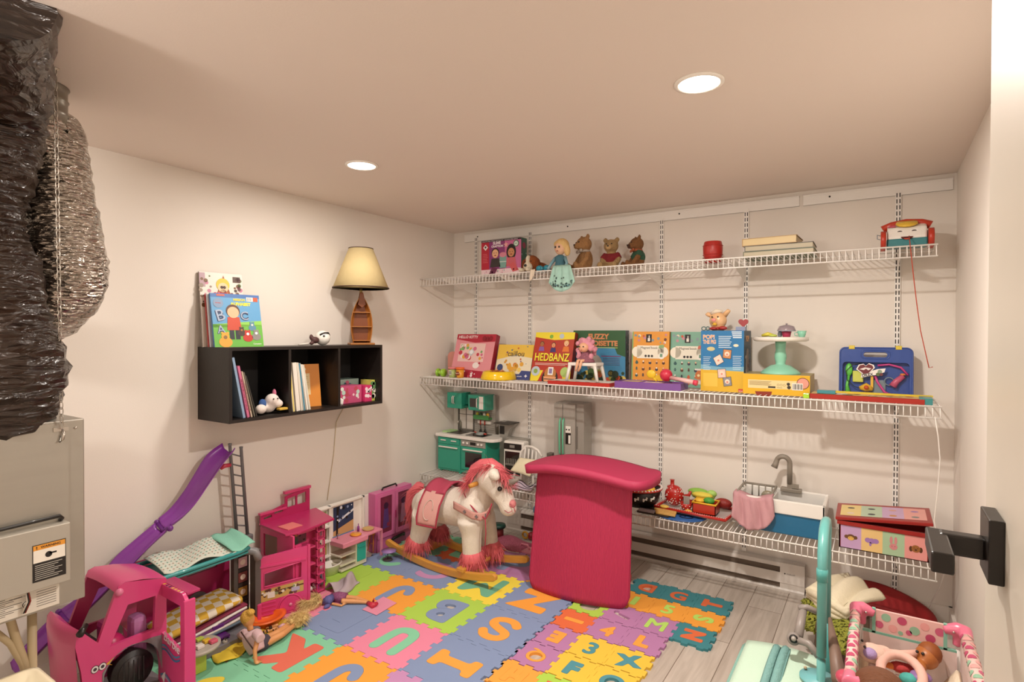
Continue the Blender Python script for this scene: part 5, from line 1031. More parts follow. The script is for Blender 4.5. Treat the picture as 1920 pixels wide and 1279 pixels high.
def toy_dishwasher():
    z=ZB; t=thing('toy_dishwasher','small white toy dishwasher with dark glass front beside the teal kitchen','doll appliance',(.64,-.12,z))
    t.location=(.685,-.17,z); t.rotation_euler=(0,0,R(3)); x=.085
    MB(WH).box(-x,x,0,.08,0,.275,bev=.012).build('white_casing',t,world=False); MB(mat('#1d1916',.15,coat=1)).box(-x+.015,x-.03,-.002,.001,.03,.20).build('glass_front',t,world=False); MB(mat('#24201d',.3)).box(-x+.005,x-.02,-.003,.001,.215,.258,bev=.001).build('control_panel',t,world=False)
    MB(pl('#8f8a82')).box(-.03,.01,-.005,-.002,.228,.248).build('display',t,world=False)
    r=MB(GR); [r.box(-x+.02,x-.034,-.004,-.0015,zz,zz+.004) for zz in (.10,.108)]; [r.box(-x+.03+.014*i,-x+.034+.014*i,-.004,-.0015,.11,.15) for i in range(7)]; r.build('rack',t,world=False)
    t=thing('toy_hood','grey and white angular toy appliance standing behind the dishwasher','doll appliance',(.60,-.045,z)); b=MB(GR); b.M=Matrix(((1,0,0,0),(0,0,1,-.10),(0,1,0,z),(0,0,0,1))); b.prism([(.50,.0),(.50,.395),(.64,.385),(.585,.33),(.57,.28),(.74,.28),(.74,0)],.02,.08); b.build('appliance_shell',t,bevel=.003)
    MB(mat('#3a352f',.5)).box(.50,.64,-.16,-.02,z+.386,z+.392).build('dark_top',t); MB(BLACK).box(.505,.545,-.083,-.079,z+.30,z+.36).build('black_inset',t)
toy_dishwasher()
def doll_chair():
    z=ZB; x,y=.865,-.26; t=thing('doll_chair','white spindle-back doll chair holding a cream cushion','doll chair',(x,y,z))
    P=[(x-.088,y+.02,z+.13),(x-.085,y+.04,z+.22),(x-.05,y+.05,z+.262),(x,y+.05,z+.262),(x+.05,y+.045,z+.245),(x+.085,y+.04,z+.205)]
    MB(WH).tube(P,.009,n=10).build('bow_back',t)
    for k in range(4): xx=x-.055+.03*k; MB(WH).tube([(xx,y+.03,z+.12),(xx+.003,y+.045,z+.255-.006*k)],.0055,n=8).build('spindle',t)
    MB(WH).box(x-.09,x+.085,y-.08,y+.06,z+.105,z+.122,bev=.005).build('seat',t)
    for sx in (-1,1):
        for sy in (-1,1): MB(WH).tube([(x+sx*.07,y-.01+sy*.05,z+.11),(x+sx*.082,y-.01+sy*.062,z)],.008,n=8).build('leg',t)
    t=thing('cream_cushion','square cream cushion propped on the white doll chair','cushion',(x+.03,y-.06,z+.125)); MB(cloth('#e9dfbe')).grid(lambda u,v:(x-.06+.15*u+.02*v,y-.085-.05*(1-v)+.03*v,z+.128+.02*math.sin(PI*u)*math.sin(PI*v)+.075*v-.02*u*(1-v)),10,10,th=.012).build('cushion_pad',t)
    t=thing('striped_doll_blanket','small lilac striped doll blanket bunched at the low shelf edge','doll blanket',(x,y-.12,z)); m=mat('#c9b6c4',.9,var=.2,vscale=30)
    MB(m).grid(lambda u,v:(x-.05+.15*u,y-.13+.10*v,z+.012+.04*math.sin(PI*v)*(.6+.4*math.sin(7*u))),14,10,th=.006).build('blanket',t)
    s=MB(mat('#3a3038',.8)); [s.tube([(x-.05+.15*u,y-.13+.10*vv-.001,z+.014+.04*math.sin(PI*vv)*(.6+.4*math.sin(7*u))) for u in [k/12 for k in range(13)]],.0022,n=5) for vv in (.1,.3,.55)]; s.build('dark_stripe',t)
doll_chair()
def toy_fridge():
    z=ZB; t=thing('toy_fridge','tall grey toy refrigerator with two long mint handles','doll refrigerator',(1.17,-.12,z)); x0,x1=1.03,1.245; yf=-.20
    MB(GR).box(x0,x1,yf+.02,-.05,z,z+.585,bev=.006).build('fridge_body',t)
    for a,b in ((x0,1.095),(1.098,1.19)):
        MB(pl('#a39e95')).box(a,b,yf,yf+.02,z+.01,z+.578,bev=.004).build('door',t)
    for xx in (1.083,1.108): MB(pl('#66c29a')).tube([(xx,yf,z+.23),(xx,yf-.016,z+.25),(xx,yf-.02,z+.36),(xx,yf-.016,z+.46),(xx,yf,z+.48)],.0055,n=8).build('mint_handle',t)
    MB(WH).box(1.122,1.160,yf-.006,yf,z+.385,z+.43,bev=.002).build('dispenser_panel',t); MB(BLACK).box(1.122,1.160,yf-.004,yf+.001,z+.31,z+.385).build('dispenser_recess',t); MB(WH).box(1.145,1.160,yf-.008,yf-.001,z+.315,z+.37).build('cup_holder',t)
    for xx in (1.131,1.15): MB(BLACK).cyl((xx,yf-.006,z+.408),(xx,yf-.009,z+.408),.005).build('button',t)
    MB(mat('#6f665e',.6)).box(1.195,1.20,yf+.016,yf+.021,z+.28,z+.43).build('side_slot',t)
    t=thing('toy_speaker','little grey toy box with a round black dot left of the fridge','toy',(1.0,-.2,z)); MB(mat('#5d564e',.4)).box(.985,1.025,-.22,-.17,z,z+.235,bev=.004).build('box_body',t); MB(BLACK).cyl((1.012,-.2205,z+.215),(1.012,-.223,z+.215),.006).build('dot',t)
toy_fridge()
ZR=ZB-.012
def shelf_food():
    z=ZR; t=thing('black_food_bowl','black bowl with white bone prints and a red and white spotted rim','bowl',(1.655,-.245,z)); c=(1.655,-.245,z+.0145)
    MB(mat('#17110f',.35)).lathe([(0,0.0),(.085,.0),(.112,.03),(.135,.105),(.131,.105),(.108,.04),(.08,.012),(0,.01)],c=c,n=44).build('bowl_body',t)
    r=MB(pl('#b32a22')); r.tube([(c[0]+.134*math.cos(a),c[1]+.134*math.sin(a),c[2]+.108) for a in [2*PI*k/44 for k in range(44)]],.007,n=6,closed=True); rim=r.build('red_rim',t)
    s=MB(WH); [s.tube([(c[0]+q*math.cos(a),c[1]+q*math.sin(a),c[2]+.108+h) for q,h in ((.127,.005),(.134,.0075),(.141,.004))],.004,n=5) for a in [2*PI*k/40 for k in range(40)]]; s.build('white_rim_stripes',rim)
    b=MB(WH)
    for a in (-1.75,-1.35,-.95,-.55):
        def pt(da,dz): return (c[0]+(.123+dz*.31)*math.cos(a+da),c[1]+(.123+dz*.31)*math.sin(a+da),c[2]+.062+dz)
        b.tube([pt(-.06,-.004),pt(.06,.004)],.0045,n=6)
        for da,dz in ((-.07,-.009),(-.075,.001),(.07,.0),(.075,.009)): b.ell(pt(da,dz),.0062,n=8)
    b.build('bone_print',t)
    foods=[('toy_cheese_wedge','yellow toy cheese wedge in the black bowl','#eeb02e',1.615,-.225,'wedge'),('toy_bun','tan toy bread bun in the black bowl','#c99a4e',1.665,-.28,'bun'),('toy_lemon','yellow toy lemon at the right of the black bowl','#f0bf2e',1.735,-.265,'ball'),('toy_tomato_slice','dark red toy tomato at the left front of the black bowl','#8f2a1c',1.60,-.31,'ball')]
    for n,l,col,x,y,k in foods:
        o=thing(n,l,'toy food',(x,y,z+.08)); q=MB(pl(col))
        if k=='wedge': q.M=TR((x,y,z+.09),rz=.3); q.prism([(-.06,-.03),(.06,-.02),(.02,.05)],0,.07)
        elif k=='bun': q.ell((x,y,z+.115),(.052,.036,.03))
        else: q.ell((x,y,z+.118),(.028,.026,.024))
        q.build('food',o,bevel=.003 if k=='wedge' else 0)
    # blue round place mat and wooden tools
    t=thing('blue_round_board','thin blue round toy plate with a dark swirl lying at the shelf edge','toy plate',(1.92,-.31,z)); MB(pl('#2f5fa0')).lathe([(0,0),(.15,0),(.15,.005),(0,.005)],c=(1.915,-.27,z),n=48,sy=.85).build('plate',t)
    s=MB(mat('#16183a',.5)); s.tube([(1.95+.0032*k*math.cos(k*.42),-.31+.0022*k*math.sin(k*.42),z+.007) for k in range(22)],.0028,n=5); s.build('swirl_print',t)
    t=thing('dark_board','dark flat toy tray under the wooden utensils, left of the blue plate','tray',(1.76,-.3,z)); MB(mat('#2f2620',.5)).box(1.69,1.88,-.385,-.17,z+.0055,z+.014,bev=.003).build('tray_board',t)
    for k in range(4):
        o=thing('wooden_chopstick',['wooden stick nearest the shelf edge','second wooden stick from the shelf edge','third wooden stick from the shelf edge','wooden stick furthest from the shelf edge'][k],'stick',(1.8,-.3+.02*k,z+.02),group='wooden sticks under the red tray'); MB(mat('#d2a55c',.6,var=.15)).box(1.80-.01*k,1.915-.004*k,-.375+.022*k,-.36+.022*k,z+.0145,z+.027,bev=.003).build('stick',o)
    o=thing('grey_bag','flat lilac grey folded sheet left of the wooden sticks','sheet',(1.70,-.2,z)); MB(mat('#8f8489',.6)).box(1.70,1.795,-.385,-.375+.02,z+.0145,z+.03,bev=.004).build('folded_sheet',o)
    # red dotted tray
    t=thing('dotted_tray','red tray with white gingham rim, tilted, full of toy tableware','tray',(2.0,-.2,z)); T=TR((1.985,-.185,z+.018),rz=R(-6)); t.matrix_basis=Matrix.Identity(4); t.location=(1.985,-.185,z+.0);
    b=MB(pl('#c8bab6')); b.M=T; b.box(-.20,.20,-.115,.115,0,.005); b.build('tray_base',t)
    b=MB(pl('#b8281e')); b.M=T; P=[(-.205,-.12),(.205,-.12),(.205,.12),(-.205,.12)]
    for (a,c2),(d,e) in zip(P,P[1:]+P[:1]): b.tube([(a,c2,.012),(d,e,.012)],.009,n=8)
    b.build('tray_rim',t)
    b=MB(WH); b.M=T
    for (a,c2),(d,e) in zip(P,P[1:]+P[:1]):
        L=math.dist((a,c2),(d,e)); n=int(L/.013)
        for k in range(n): u=(k+.5)/n; b.ell((a+(d-a)*u,c2+(e-c2)*u,.0195),(.0038,.0038,.002),n=6)
    b.build('white_dots',t)
    def dots(mb,c,r,n,sd,h=(.0,1)):
        rr=random.Random(sd)
        for _ in range(n):
            th=rr.uniform(PI,2*PI); zz=rr.uniform(-.8,.8); q=math.sqrt(1-zz*zz); mb.ell((c[0]+r[0]*q*math.cos(th),c[1]+r[1]*q*math.sin(th),c[2]+r[2]*zz),.0034,n=6)
    zz=z+.028
    t=thing('toy_teapot','red toy teapot with white polka dots on the tilted tray','toy teapot',(1.85,-.2,zz)); c=(1.858,-.20,zz+.062); q=MB(pl('#b5241c')); q.ell(c,(.058,.05,.062)); q.lathe([(.03,.05),(.03,.066),(.012,.072),(.011,.10),(.015,.105),(0,.106)],c=(1.845,-.2,zz+.05)); q.build('pot_body',t); q=MB(WH); dots(q,c,(.0585,.0505,.0625),60,4); q.build('polka_dots',t)
    MB(pl('#b5241c')).tube([(1.91,-.2,zz+.06),(1.945,-.2,zz+.075),(1.955,-.2,zz+.10)],[.014,.010,.008],n=10).build('spout',t)
    t=thing('toy_cup','red toy cup with white dots and grey spoon between teapot and basket','toy cup',(1.94,-.27,zz)); c=(1.945,-.255,zz); MB(pl('#b5241c')).lathe([(0,0),(.02,0),(.03,.02),(.035,.045),(.032,.045),(.025,.02),(0,.005)],c=c,n=28).build('cup_body',t); q=MB(WH); dots(q,(c[0],c[1],c[2]+.03),(.036,.036,.03),14,6) if 0 else [q.ell((c[0]+.0335*math.cos(a),c[1]+.0335*math.sin(a),c[2]+.018+.014*(k%2)),.0032,n=6) for k,a in enumerate([PI+PI*i/9 for i in range(10)])]; q.build('polka_dots',t)
    MB(GR).box(1.93,1.965,-.262,-.256,zz+.03,zz+.085,bev=.002).build('grey_card',t)
    t=thing('toy_basket','red open toy basket with a yellow rim holding toy food','toy basket',(2.05,-.24,zz)); x0,x1,y0,y1=1.985,2.115,-.275,-.175
    b=MB(pl('#b5301c')); b.box(x0,x1,y0,y0+.004,zz,zz+.058); b.box(x0,x1,y1-.004,y1,zz,zz+.058); b.box(x0,x0+.004,y0,y1,zz,zz+.058); b.box(x1-.004,x1,y0,y1,zz,zz+.058); b.box(x0,x1,y0,y1,zz,zz+.004); b.build('basket_shell',t)
    b=MB(pl('#f0b82e')); b.tube([(x0,y0,zz+.06),(x1,y0,zz+.06),(x1,y1,zz+.06),(x0,y1,zz+.06)],.006,n=8,closed=True); b.build('yellow_rim',t)
    L=[('toy_lettuce','light green toy lettuce leaf at the back of the tray','#8fc04a',(1.975,-.10,zz+.075),(.065,.03,.025)),('toy_corn','wide yellow toy food piece above the basket','#e2cf4e',(2.01,-.15,zz+.075),(.062,.03,.018)),('toy_pepper','bright green toy pepper in the red basket','#4a9c3a',(2.065,-.215,zz+.065),(.032,.024,.020)),('toy_egg','yellow toy piece in the left of the basket','#f0bd36',(2.015,-.225,zz+.062),(.026,.02,.013)),('toy_lemon_slice','pale yellow toy slice at the left corner of the tray','#e8c45a',(1.825,-.285,zz+.010),(.028,.018,.010)),('toy_biscuit','small yellow toy biscuit in front of the basket','#e0a94a',(1.965,-.285,zz+.006),(.022,.014,.010)),('toy_leaf','pale green toy leaf at the back right of the tray','#a8d06a',(2.055,-.11,zz+.08),(.03,.02,.022)),('toy_sausage','dark red toy piece at the right of the basket','#8a2018',(2.13,-.15,zz+.045),(.05,.03,.03))]
    for n,l,col,c,r in L:
        o=thing(n,l,'toy food',(c[0],c[1],zz)); q=MB(mat(col,.5,bump=.4,bscale=60)); q.ell(c,r); 
        if c[2]-r[2]>zz+.02: q.ell((c[0],c[1]+.0,c[2]-r[2]*.6),(r[0]*.7,r[1]*.8,r[2]))
        q.build('food',o)
shelf_food()
def toy_sink():
    z=ZR; t=thing('toy_sink','toy sink with white basin, blue base and grey faucet','toy sink',(2.45,-.2,z)); x0,x1,y0,y1=2.235,2.665,-.315,-.09
    B=MB(pl('#1f6d98')); B.M=Matrix.Identity(4)
    vs=[(x0+.012,y0+.02,z),(x1-.02,y0+.02,z),(x1-.02,y1-.02,z),(x0+.012,y1-.02,z),(x0+.006,y0+.01,z+.125),(x1-.01,y0+.01,z+.125),(x1-.01,y1-.01,z+.125),(x0+.006,y1-.01,z+.125)]
    B.add(vs,[(3,2,1,0),(4,5,6,7),(0,1,5,4),(1,2,6,5),(2,3,7,6),(3,0,4,7)]); B.build('blue_base',t,bevel=.008)
    W=MB(pl('#efece6',.2)); xm=2.405
    W.box(x0,x1,y0,y0+.018,z+.115,z+.185); W.box(x0,x1,y1-.018,y1,z+.115,z+.195); W.box(x0,x0+.014,y0,y1,z+.115,z+.185); W.box(x1-.018,x1,y0,y1,z+.115,z+.185); W.box(xm,xm+.012,y0,y1,z+.115,z+.18); W.box(x0,x1,y0,y1,z+.112,z+.125); W.build('white_basin',t,bevel=.006)
    r=MB(mat('#8d8579',.5))
    for k in range(5): r.tube([(x0+.01+.035*k,y1-.02,z+.20),(x0+.01+.035*k,y1-.02,z+.135)],.0035,n=6)
    r.tube([(x0,y0+.01,z+.192),(x0,y1-.01,z+.20),(xm,y1-.01,z+.20),(xm,y0+.01,z+.192)],.007,n=8); r.build('grey_drying_rack',t)
    f=MB(mat('#8d8579',.4)); fx,fy=2.475,-.115; f.box(fx-.045,fx+.06,fy-.02,fy+.025,z+.187,z+.207,bev=.003); f.box(fx-.012,fx+.012,fy-.01,fy+.014,z+.2,z+.24); f.box(fx+.012,fx+.045,fy-.01,fy+.014,z+.21,z+.23); f.build('faucet_base',t)
    MB(mat('#8d8579',.35)).tube([(fx,fy,z+.23),(fx,fy,z+.33)]+[(fx-.033+.033*math.cos(a),fy-.01*math.sin(a),z+.345+.036*math.sin(a)) for a in [PI*k/10 for k in range(0,10)]]+[(fx-.07,fy-.01,z+.335),(fx-.078,fy-.012,z+.315)],[.014,.014]+[.0135]*10+[.015,.018],n=12).build('gooseneck_spout',t)
    o=thing('toy_ladle','round grey toy ladle leaning in the drying rack','toy utensil',(2.34,-.16,z+.13)); MB(mat('#8d8570',.3)).ell((2.375,-.19,z+.165),(.034,.016,.03)).build('ladle_bowl',o); MB(mat('#8d8570',.3)).cyl((2.36,-.18,z+.16),(2.33,-.14,z+.127),.004).build('ladle_handle',o)
    t=thing('pink_cloth','dusty pink cloth draped over the left of the toy sink','cloth',(2.3,-.32,z+.19))
    def f_(u,v):
        x=x0-.012+.195*u*(1-.0*v); fold=.012*math.sin(u*15+2*v)*v+.006*math.sin(u*31-5*v)
        if v<.2: return (x,y0+.05-.06*(v/.2),z+.195-.02*math.sin(PI*u)+.004*math.sin(9*u))
        s=(v-.2)/.8; L=.165*(1-(abs(u-.45)*1.7)**3*.55)
        return (x+.02*s*(u-.3),y0-.012-fold-.012*s,z+.194-.02*math.sin(PI*u)-L*s)
    MB(cloth('#c9989e',var=.08)).grid(f_,24,20,th=.005).build('draped_cloth',t)
toy_sink()
def sketch_bin():
    z=ZR; t=thing('red_storage_bin','red lidded storage bin with pastel animal-face panels','storage box',(2.91,-.22,z)); x0,x1,y0,y1=2.725,3.09,-.335,-.14; h=.135
    Rd=pl('#9c2420')
    b=MB(Rd); b.box(x0,x1,y0,y0+.006,z,z+h); b.box(x0,x1,y1-.006,y1,z,z+h); b.box(x0,x0+.006,y0,y1,z,z+h); b.box(x1-.006,x1,y0,y1,z,z+h); b.box(x0,x1,y0,y1,z,z+.006); b.box(x0-.008,x1+.008,y0-.008,y0+.004,z+h-.018,z+h); b.box(x0-.008,x1+.008,y1-.004,y1+.008,z+h-.018,z+h); b.box(x1-.004,x1+.008,y0,y1,z+h-.018,z+h); b.box(x0-.008,x0+.004,y0,y1,z+h-.018,z+h); b.build('bin_body',t)
    a=MB(); a.M=TR((x0,y0-.0005,z))@FRONT; w=(x1-x0-.016)/4
    for k,c in enumerate(('#c3a0c8','#e6c283','#a8c4a0','#e69a94')): a.rect(.008+w*k,.004,.008+w*(k+1),h-.022,PA(c),1)
    cy=.055; X=[.008+w*(k+.5) for k in range(4)]
    for d in (-1,1): a.disc(X[0]+d*.019,cy+.004,.009,PA('#6a4426'),2)
    a.disc(X[0],cy+.003,.018,PA('#6a4426'),3,ry=.015); a.disc(X[0],cy-.002,.013,PA('#e0b25a'),4,ry=.010)
    for d in (-1,1): a.disc(X[0]+d*.005,cy+.002,.0016,PA('#2a1a12'),5)
    for d in (-1,1): a.disc(X[1]+d*.016,cy+.003,.013,PA('#a07ab8'),3,ry=.012)
    a.disc(X[1],cy+.002,.013,PA('#a07ab8'),4); a.disc(X[1]-.006,cy-.014,.005,PA('#a07ab8'),4,ry=.01)
    for d in (-1,1): a.disc(X[2]+d*.009,cy+.022,.006,PA('#d0888a'),3,ry=.018)
    a.disc(X[2],cy-.008,.016,PA('#d0888a'),4,ry=.015); [a.disc(X[2]+d*.006,cy-.006,.0016,PA('#5a2a2a'),5) for d in (-1,1)]
    for d in (-1,1): a.disc(X[3]+d*.019,cy-.003,.007,PA('#5a3318'),3,ry=.013)
    a.disc(X[3],cy,.017,PA('#9a6230'),4,ry=.017); a.disc(X[3],cy-.005,.005,PA('#5a3318'),5); [a.disc(X[3]+d*.007,cy+.003,.0018,PA('#2a1a12'),5) for d in (-1,1)]
    a.build('animal_face_panel',t)
    L=MB(Rd); T=TR((x0-.012,y0+.03,z+h+.001),ry=R(-2.2)); T=TR((x0-.014,y0-.012,z+h+.001))@Euler((R(3.5),R(-5.5),0)).to_matrix().to_4x4(); L.M=T; w2,d2=x1-x0+.03,y1-y0+.03
    L.box(0,w2,0,d2,0,.016,bev=.003); L.build('lid',t)
    a=MB(); a.M=T@Matrix.Translation((0,0,.0165)); ww=(w2-.04)/4
    for k,c in enumerate(('#e0a09a','#a8c4a0','#e6c283','#a8c4a0')): a.rect(.02+ww*k,.03,.02+ww*(k+1),d2-.03,PA(('#e8cf8a','#b8ccb0','#c9a8c8','#e6a59c')[k]),1); a.disc(.02+ww*(k+.5),d2*.3,.016,PA(('#e6d0c0','#3a3a42','#c98a4a','#8a8a86')[k]),2,ry=.012); a.disc(.02+ww*(k+.5),d2*.66,.016,PA(('#3a3030','#3a3a42','#d8a08a','#a07ab8')[k]),2,ry=.01)
    a.build('lid_print',t)
sketch_bin()
def white_cord():
    t=thing('white_power_cord','thin white cord hanging from the middle shelf to the floor by the right corner','cord',(3.12,-.03,0))
    P=[(3.10,-.41,1.09),(3.112,-.412,1.0),(3.12,-.41,.90),(3.112,-.41,.75),(3.10,-.42,.62),(3.135,-.40,.45),(3.15,-.3,.36),(3.14,-.15,.22),(3.12,-.06,.12),(3.10,-.045,.03),(3.12,-.07,.006),(3.16,-.12,.006)]
    MB(WHITE).tube(P,.0028,n=6).build('cord_line',t)
white_cord()
# ================================================================ rocking unicorn
def unicorn():
    ym=-.80; t=thing('rocking_unicorn','white plush rocking unicorn with pink mane on wooden rockers','rocking horse',(.66,ym,.012))
    A=lambda px,py,y=ym: at(px,py,'y',y)
    PL=mat('#e6ddd0',.95,bump=.35,bscale=220,var=.05,vscale=30)
    b=MB(PL)
    b.tube([A(797,948),A(815,942),A(845,948),A(878,952),A(900,955)],[.085,.118,.118,.122,.10],n=20); b.ell(A(800,945),(.09,.11,.105)); b.ell(A(893,955),(.10,.10,.115))
    b.tube([A(893,948),A(898,925),A(905,905),A(915,893)],[.11,.10,.085,.075],n=18)
    yh=ym-.03; b.ell(A(918,893,yh),(.085,.075,.08)); b.tube([A(918,895,yh),A(938,918,yh-.01),A(950,942,yh-.02),A(953,953,yh-.02)],[.085,.072,.052,.050],n=18); b.ell(A(953,953,yh-.02),(.054,.05,.046))
    # legs
    yn,yf=ym-.095,ym+.10
    b.tube([A(882,975,yn),A(884,1000,yn),A(885,1045,yn)],[.085,.062,.055],n=16); b.tube([A(905,965,yf),A(915,995,yf),A(920,1030,yf)],[.08,.058,.052],n=16)
    b.tube([A(799,965,yn),A(790,990,yn),A(782,1020,yn)],[.095,.065,.055],n=16); b.tube([A(808,955,yf),A(815,985,yf),A(822,1005,yf)],[.09,.062,.052],n=16)
    for q,rr_ in ((A(882,962,yn+.01),(.088,.06,.10)),(A(903,962,yf-.01),(.085,.06,.10)),(A(803,950,yn+.012),(.105,.07,.12)),(A(806,950,yf-.012),(.10,.07,.12))): b.ell(q,rr_)
    b.build('plush_body',t,remesh=.009,smooth_it=8)
    # head parts
    MB(PL).tube([A(921,893,yh-.075),A(926,890,yh-.10),A(933,897,yh-.115)],[.014,.036,.014],n=10).build('ear',t)
    MB(BLACK).ell(A(937,917,yh-.085),.0145).build('eye',t); 
    MB(mat('#857b72',.6)).tube([A(945,911,yh-.02),A(958,905,yh-.05),A(972,899,yh-.07)],[.026,.020,.007],n=14).build('grey_horn',t)
    m=MB(mat('#b8606a',.8)); m.tube([A(946,957,yh-.068),A(953,962,yh-.075),A(960,958,yh-.072)],.0022,n=5).tube([A(956,945,yh-.06),A(963,950,yh-.058),A(966,960,yh-.052)],.003,n=5); m.build('stitched_mouth',t)
    MB(mat('#d98a8a',.9)).ell(A(961,945,yh-.03),(.02,.025,.024)).build('pink_nostril_patch',t)
    HAIR=mat('#dd6a72',.75,var=.25,vscale=40)
    # mane
    roots=[]; pts=[(918,873),(905,874),(893,884),(886,898),(880,908),(928,878),(938,885),(948,896)]
    for i,(px,py) in enumerate(pts):
        for yy in (-.05,-.03,0,.03,.05): roots.append((A(px,py,yh+yy),(-.5 if i<5 else .55,yy*9,-.35)))
    g=MB(HAIR); g.tube([A(878,913),A(884,898),A(893,884),A(906,877),A(920,876),A(935,884),A(945,896)],[.02,.04,.05,.055,.055,.045,.02],n=12); g.strands(roots,1500,.10,.004,grav=1.1,jit=.35); g.build('pink_mane',t)
    tr=[(A(795,918,ym+d),(-.55,d*3,-.1)) for d in (-.03,0,.03)]+[(A(783,925,ym+d),(-.35,d*3,-.9)) for d in (-.04,-.02,0,.02,.04)]+[(A(776,950,ym+d),(-.15,d*3,-1)) for d in (-.03,0,.03)]
    g=MB(HAIR); g.tube([A(800,921),A(787,917),A(778,928),A(774,950),A(775,972),A(783,985)],[.03,.05,.058,.055,.045,.02],n=12); g.strands(tr,1300,.16,.004,grav=1.3,jit=.25); g.build('pink_tail',t)
    for (px,py,yy,s) in ((886,1048,yn,1),(922,1030,yf,.92),(782,1018,yn,1),(822,998,yf,.92)):
        c=A(px,py,yy); rr=[(c+Vector((.05*s*math.cos(a),.05*s*math.sin(a),.035)),(math.cos(a)*.5,math.sin(a)*.5,-1)) for a in [2*PI*k/14 for k in range(14)]]+[(c+Vector((.062*s*math.cos(a),.062*s*math.sin(a),-.005)),(math.cos(a)*.3,math.sin(a)*.3,-1)) for a in [2*PI*k/14 for k in range(14)]]
        g=MB(HAIR); g.tube([c+Vector((0,0,.05)),c+Vector((0,0,.03)),c,c+Vector((0,0,-.05))],[.05*s,.062*s,.07*s,.045*s],n=16); g.strands(rr,520,.085*s,.0035,grav=.5,jit=.18); g.build('leg_fur',t)
    # saddle and tack
    CR=mat('#a8354a',.85); PK=mat('#d9a39c',.85,bump=.2,bscale=200)
    cx,cz=A(838,945).x,A(838,948).z
    def sad(u,v,r=.126,w=.135): a=R(-78+156*u) ; x=cx-.01+w*(v-.5)*1.0; return (x,ym-r*math.sin(a)*-1 if 0 else ym+r*math.sin(a),cz+r*math.cos(a)+.012*abs(v-.5)*2)
    MB(mat('#b2405a',.7)).grid(lambda u,v:sad(u*.62+.19,v,.140,.16),18,8,th=.012).build('saddle',t)
    MB(mat('#8f857c',.6)).grid(lambda u,v:(lambda p:(p[0]-.02,p[1],p[2]-.004+.01*v))(sad(u*.5+.25,v*.12,.140,.16)),12,4,th=.014).build('grey_cantle',t)
    def bl(u,v): # saddle blanket, near side
        a=R(-92+60*v); r=.135; x=cx-.082+.150*u; return (x,ym+1.34*r*math.sin(a)-.012*(1-u),cz+r*math.cos(a)-.075*(1-v)**1.0)
    MB(PK).grid(bl,10,10,th=.005).build('pink_blanket',t)
    E_=[bl(0,1),bl(0,.6),bl(0,.2),bl(.03,0),bl(.3,-.0),bl(.6,0),bl(.97,0),bl(1,.2),bl(1,.6),bl(1,1)]; MB(CR).tube([Vector(p)+Vector((0,-.004,0)) for p in E_],.0055,n=6).build('crimson_trim',t)
    st=MB(mat('#d9c0b4',.8)); st.tube([Vector(bl(.5+.22*math.cos(a),.45+.28*math.sin(a)))+Vector((0,-.004,0)) for a in [2*PI*k/16 for k in range(14)]],.003,n=5); st.build('embroidery',t)
    band=[A(852,946,ym-.12),A(870,956,ym-.135),A(887,966,ym-.145),A(903,969,ym-.13),A(915,965,ym-.09),A(922,956,ym-.03)]
    def bd(u,v): 
        f=u*(len(band)-1); i=min(int(f),len(band)-2); p=band[i].lerp(band[i+1],f-i); return p+Vector((0,-.012,-.022+.044*v))
    o=MB(mat('#cf9b92',.8)).grid(bd,20,4,th=.005).build('chest_band',t); d=MB(mat('#7a7072',.7))
    for u in (.25,.52,.78): p=Vector(bd(u,.5)); d.cbox((p.x,p.y-.006,p.z),(.022,.004,.006)); d.cbox((p.x,p.y-.007,p.z),(.006,.004,.022))
    d.build('band_stitches',o)
    MB(CR).tube([A(870,925,ym-.085),A(880,945,ym-.12),A(895,962,ym-.135),A(910,973,ym-.125),A(917,960,ym-.10),A(922,945,yh-.09)],.0042,n=6).build('rein',t)
    MB(CR).tube([A(910,973,ym-.128),A(911,1000,ym-.14),A(909,1030,ym-.13),A(910,1048,ym-.115)],.003,n=6).build('hanging_rein',t)
    MB(mat('#c98a3a',.45,var=.15)).tube([A(898,905,ym-.06),A(888,909,ym-.12),A(880,912,ym-.15)],[.013,.014,.013],n=12).build('wooden_handle',t)
    # rockers
    WD=mat('#cf9440',.4,var=.18,vscale=6,stretch=(1,12,12))
    RK=Matrix.Translation((.66,-.80,0))@Matrix.Rotation(R(-4),4,'Z')@Matrix.Translation((-.66,.80,0))
    def rocker(y0,y1,x0,x1,ang=R(-3)):
        cxm=(x0+x1)/2; half=(x1-x0)/2; Rr=1.75
        def arc(s,off): x=s*half; return (cxm+x*1.0,Rr-math.sqrt(Rr*Rr-x*x)+off)
        P=[arc(-1+2*k/24,0) for k in range(25)]+[arc(1-2*k/24,.045) for k in range(25)]
        # round the ends
        m=MB(WD); m.M=RK@Matrix(((1,0,0,0),(0,0,1,0),(0,1,0,.0135),(0,0,0,1)))
        P=P[:25]+[(P[24][0]+.018,P[24][1]+.012),(P[24][0]+.02,P[24][1]+.034)]+P[25:]+[(P[49][0]-.018,P[49][1]-.012),(P[49][0]-.02,P[49][1]-.034)]
        m.prism(P,y0,y1); return m.build('rocker',t,bevel=.006)
    rocker(-.972,-.945,.21,1.095); rocker(-.655,-.628,.20,1.09)
    for x in (.36,.86):
        z=.0135+1.75-math.sqrt(1.75**2-(x-.65)**2)+.045
        k_=MB(WD); k_.M=RK; k_.box(x-.028,x+.028,-.985,-.61,z,z+.02,bev=.004); k_.build('foot_plank',t)
unicorn()
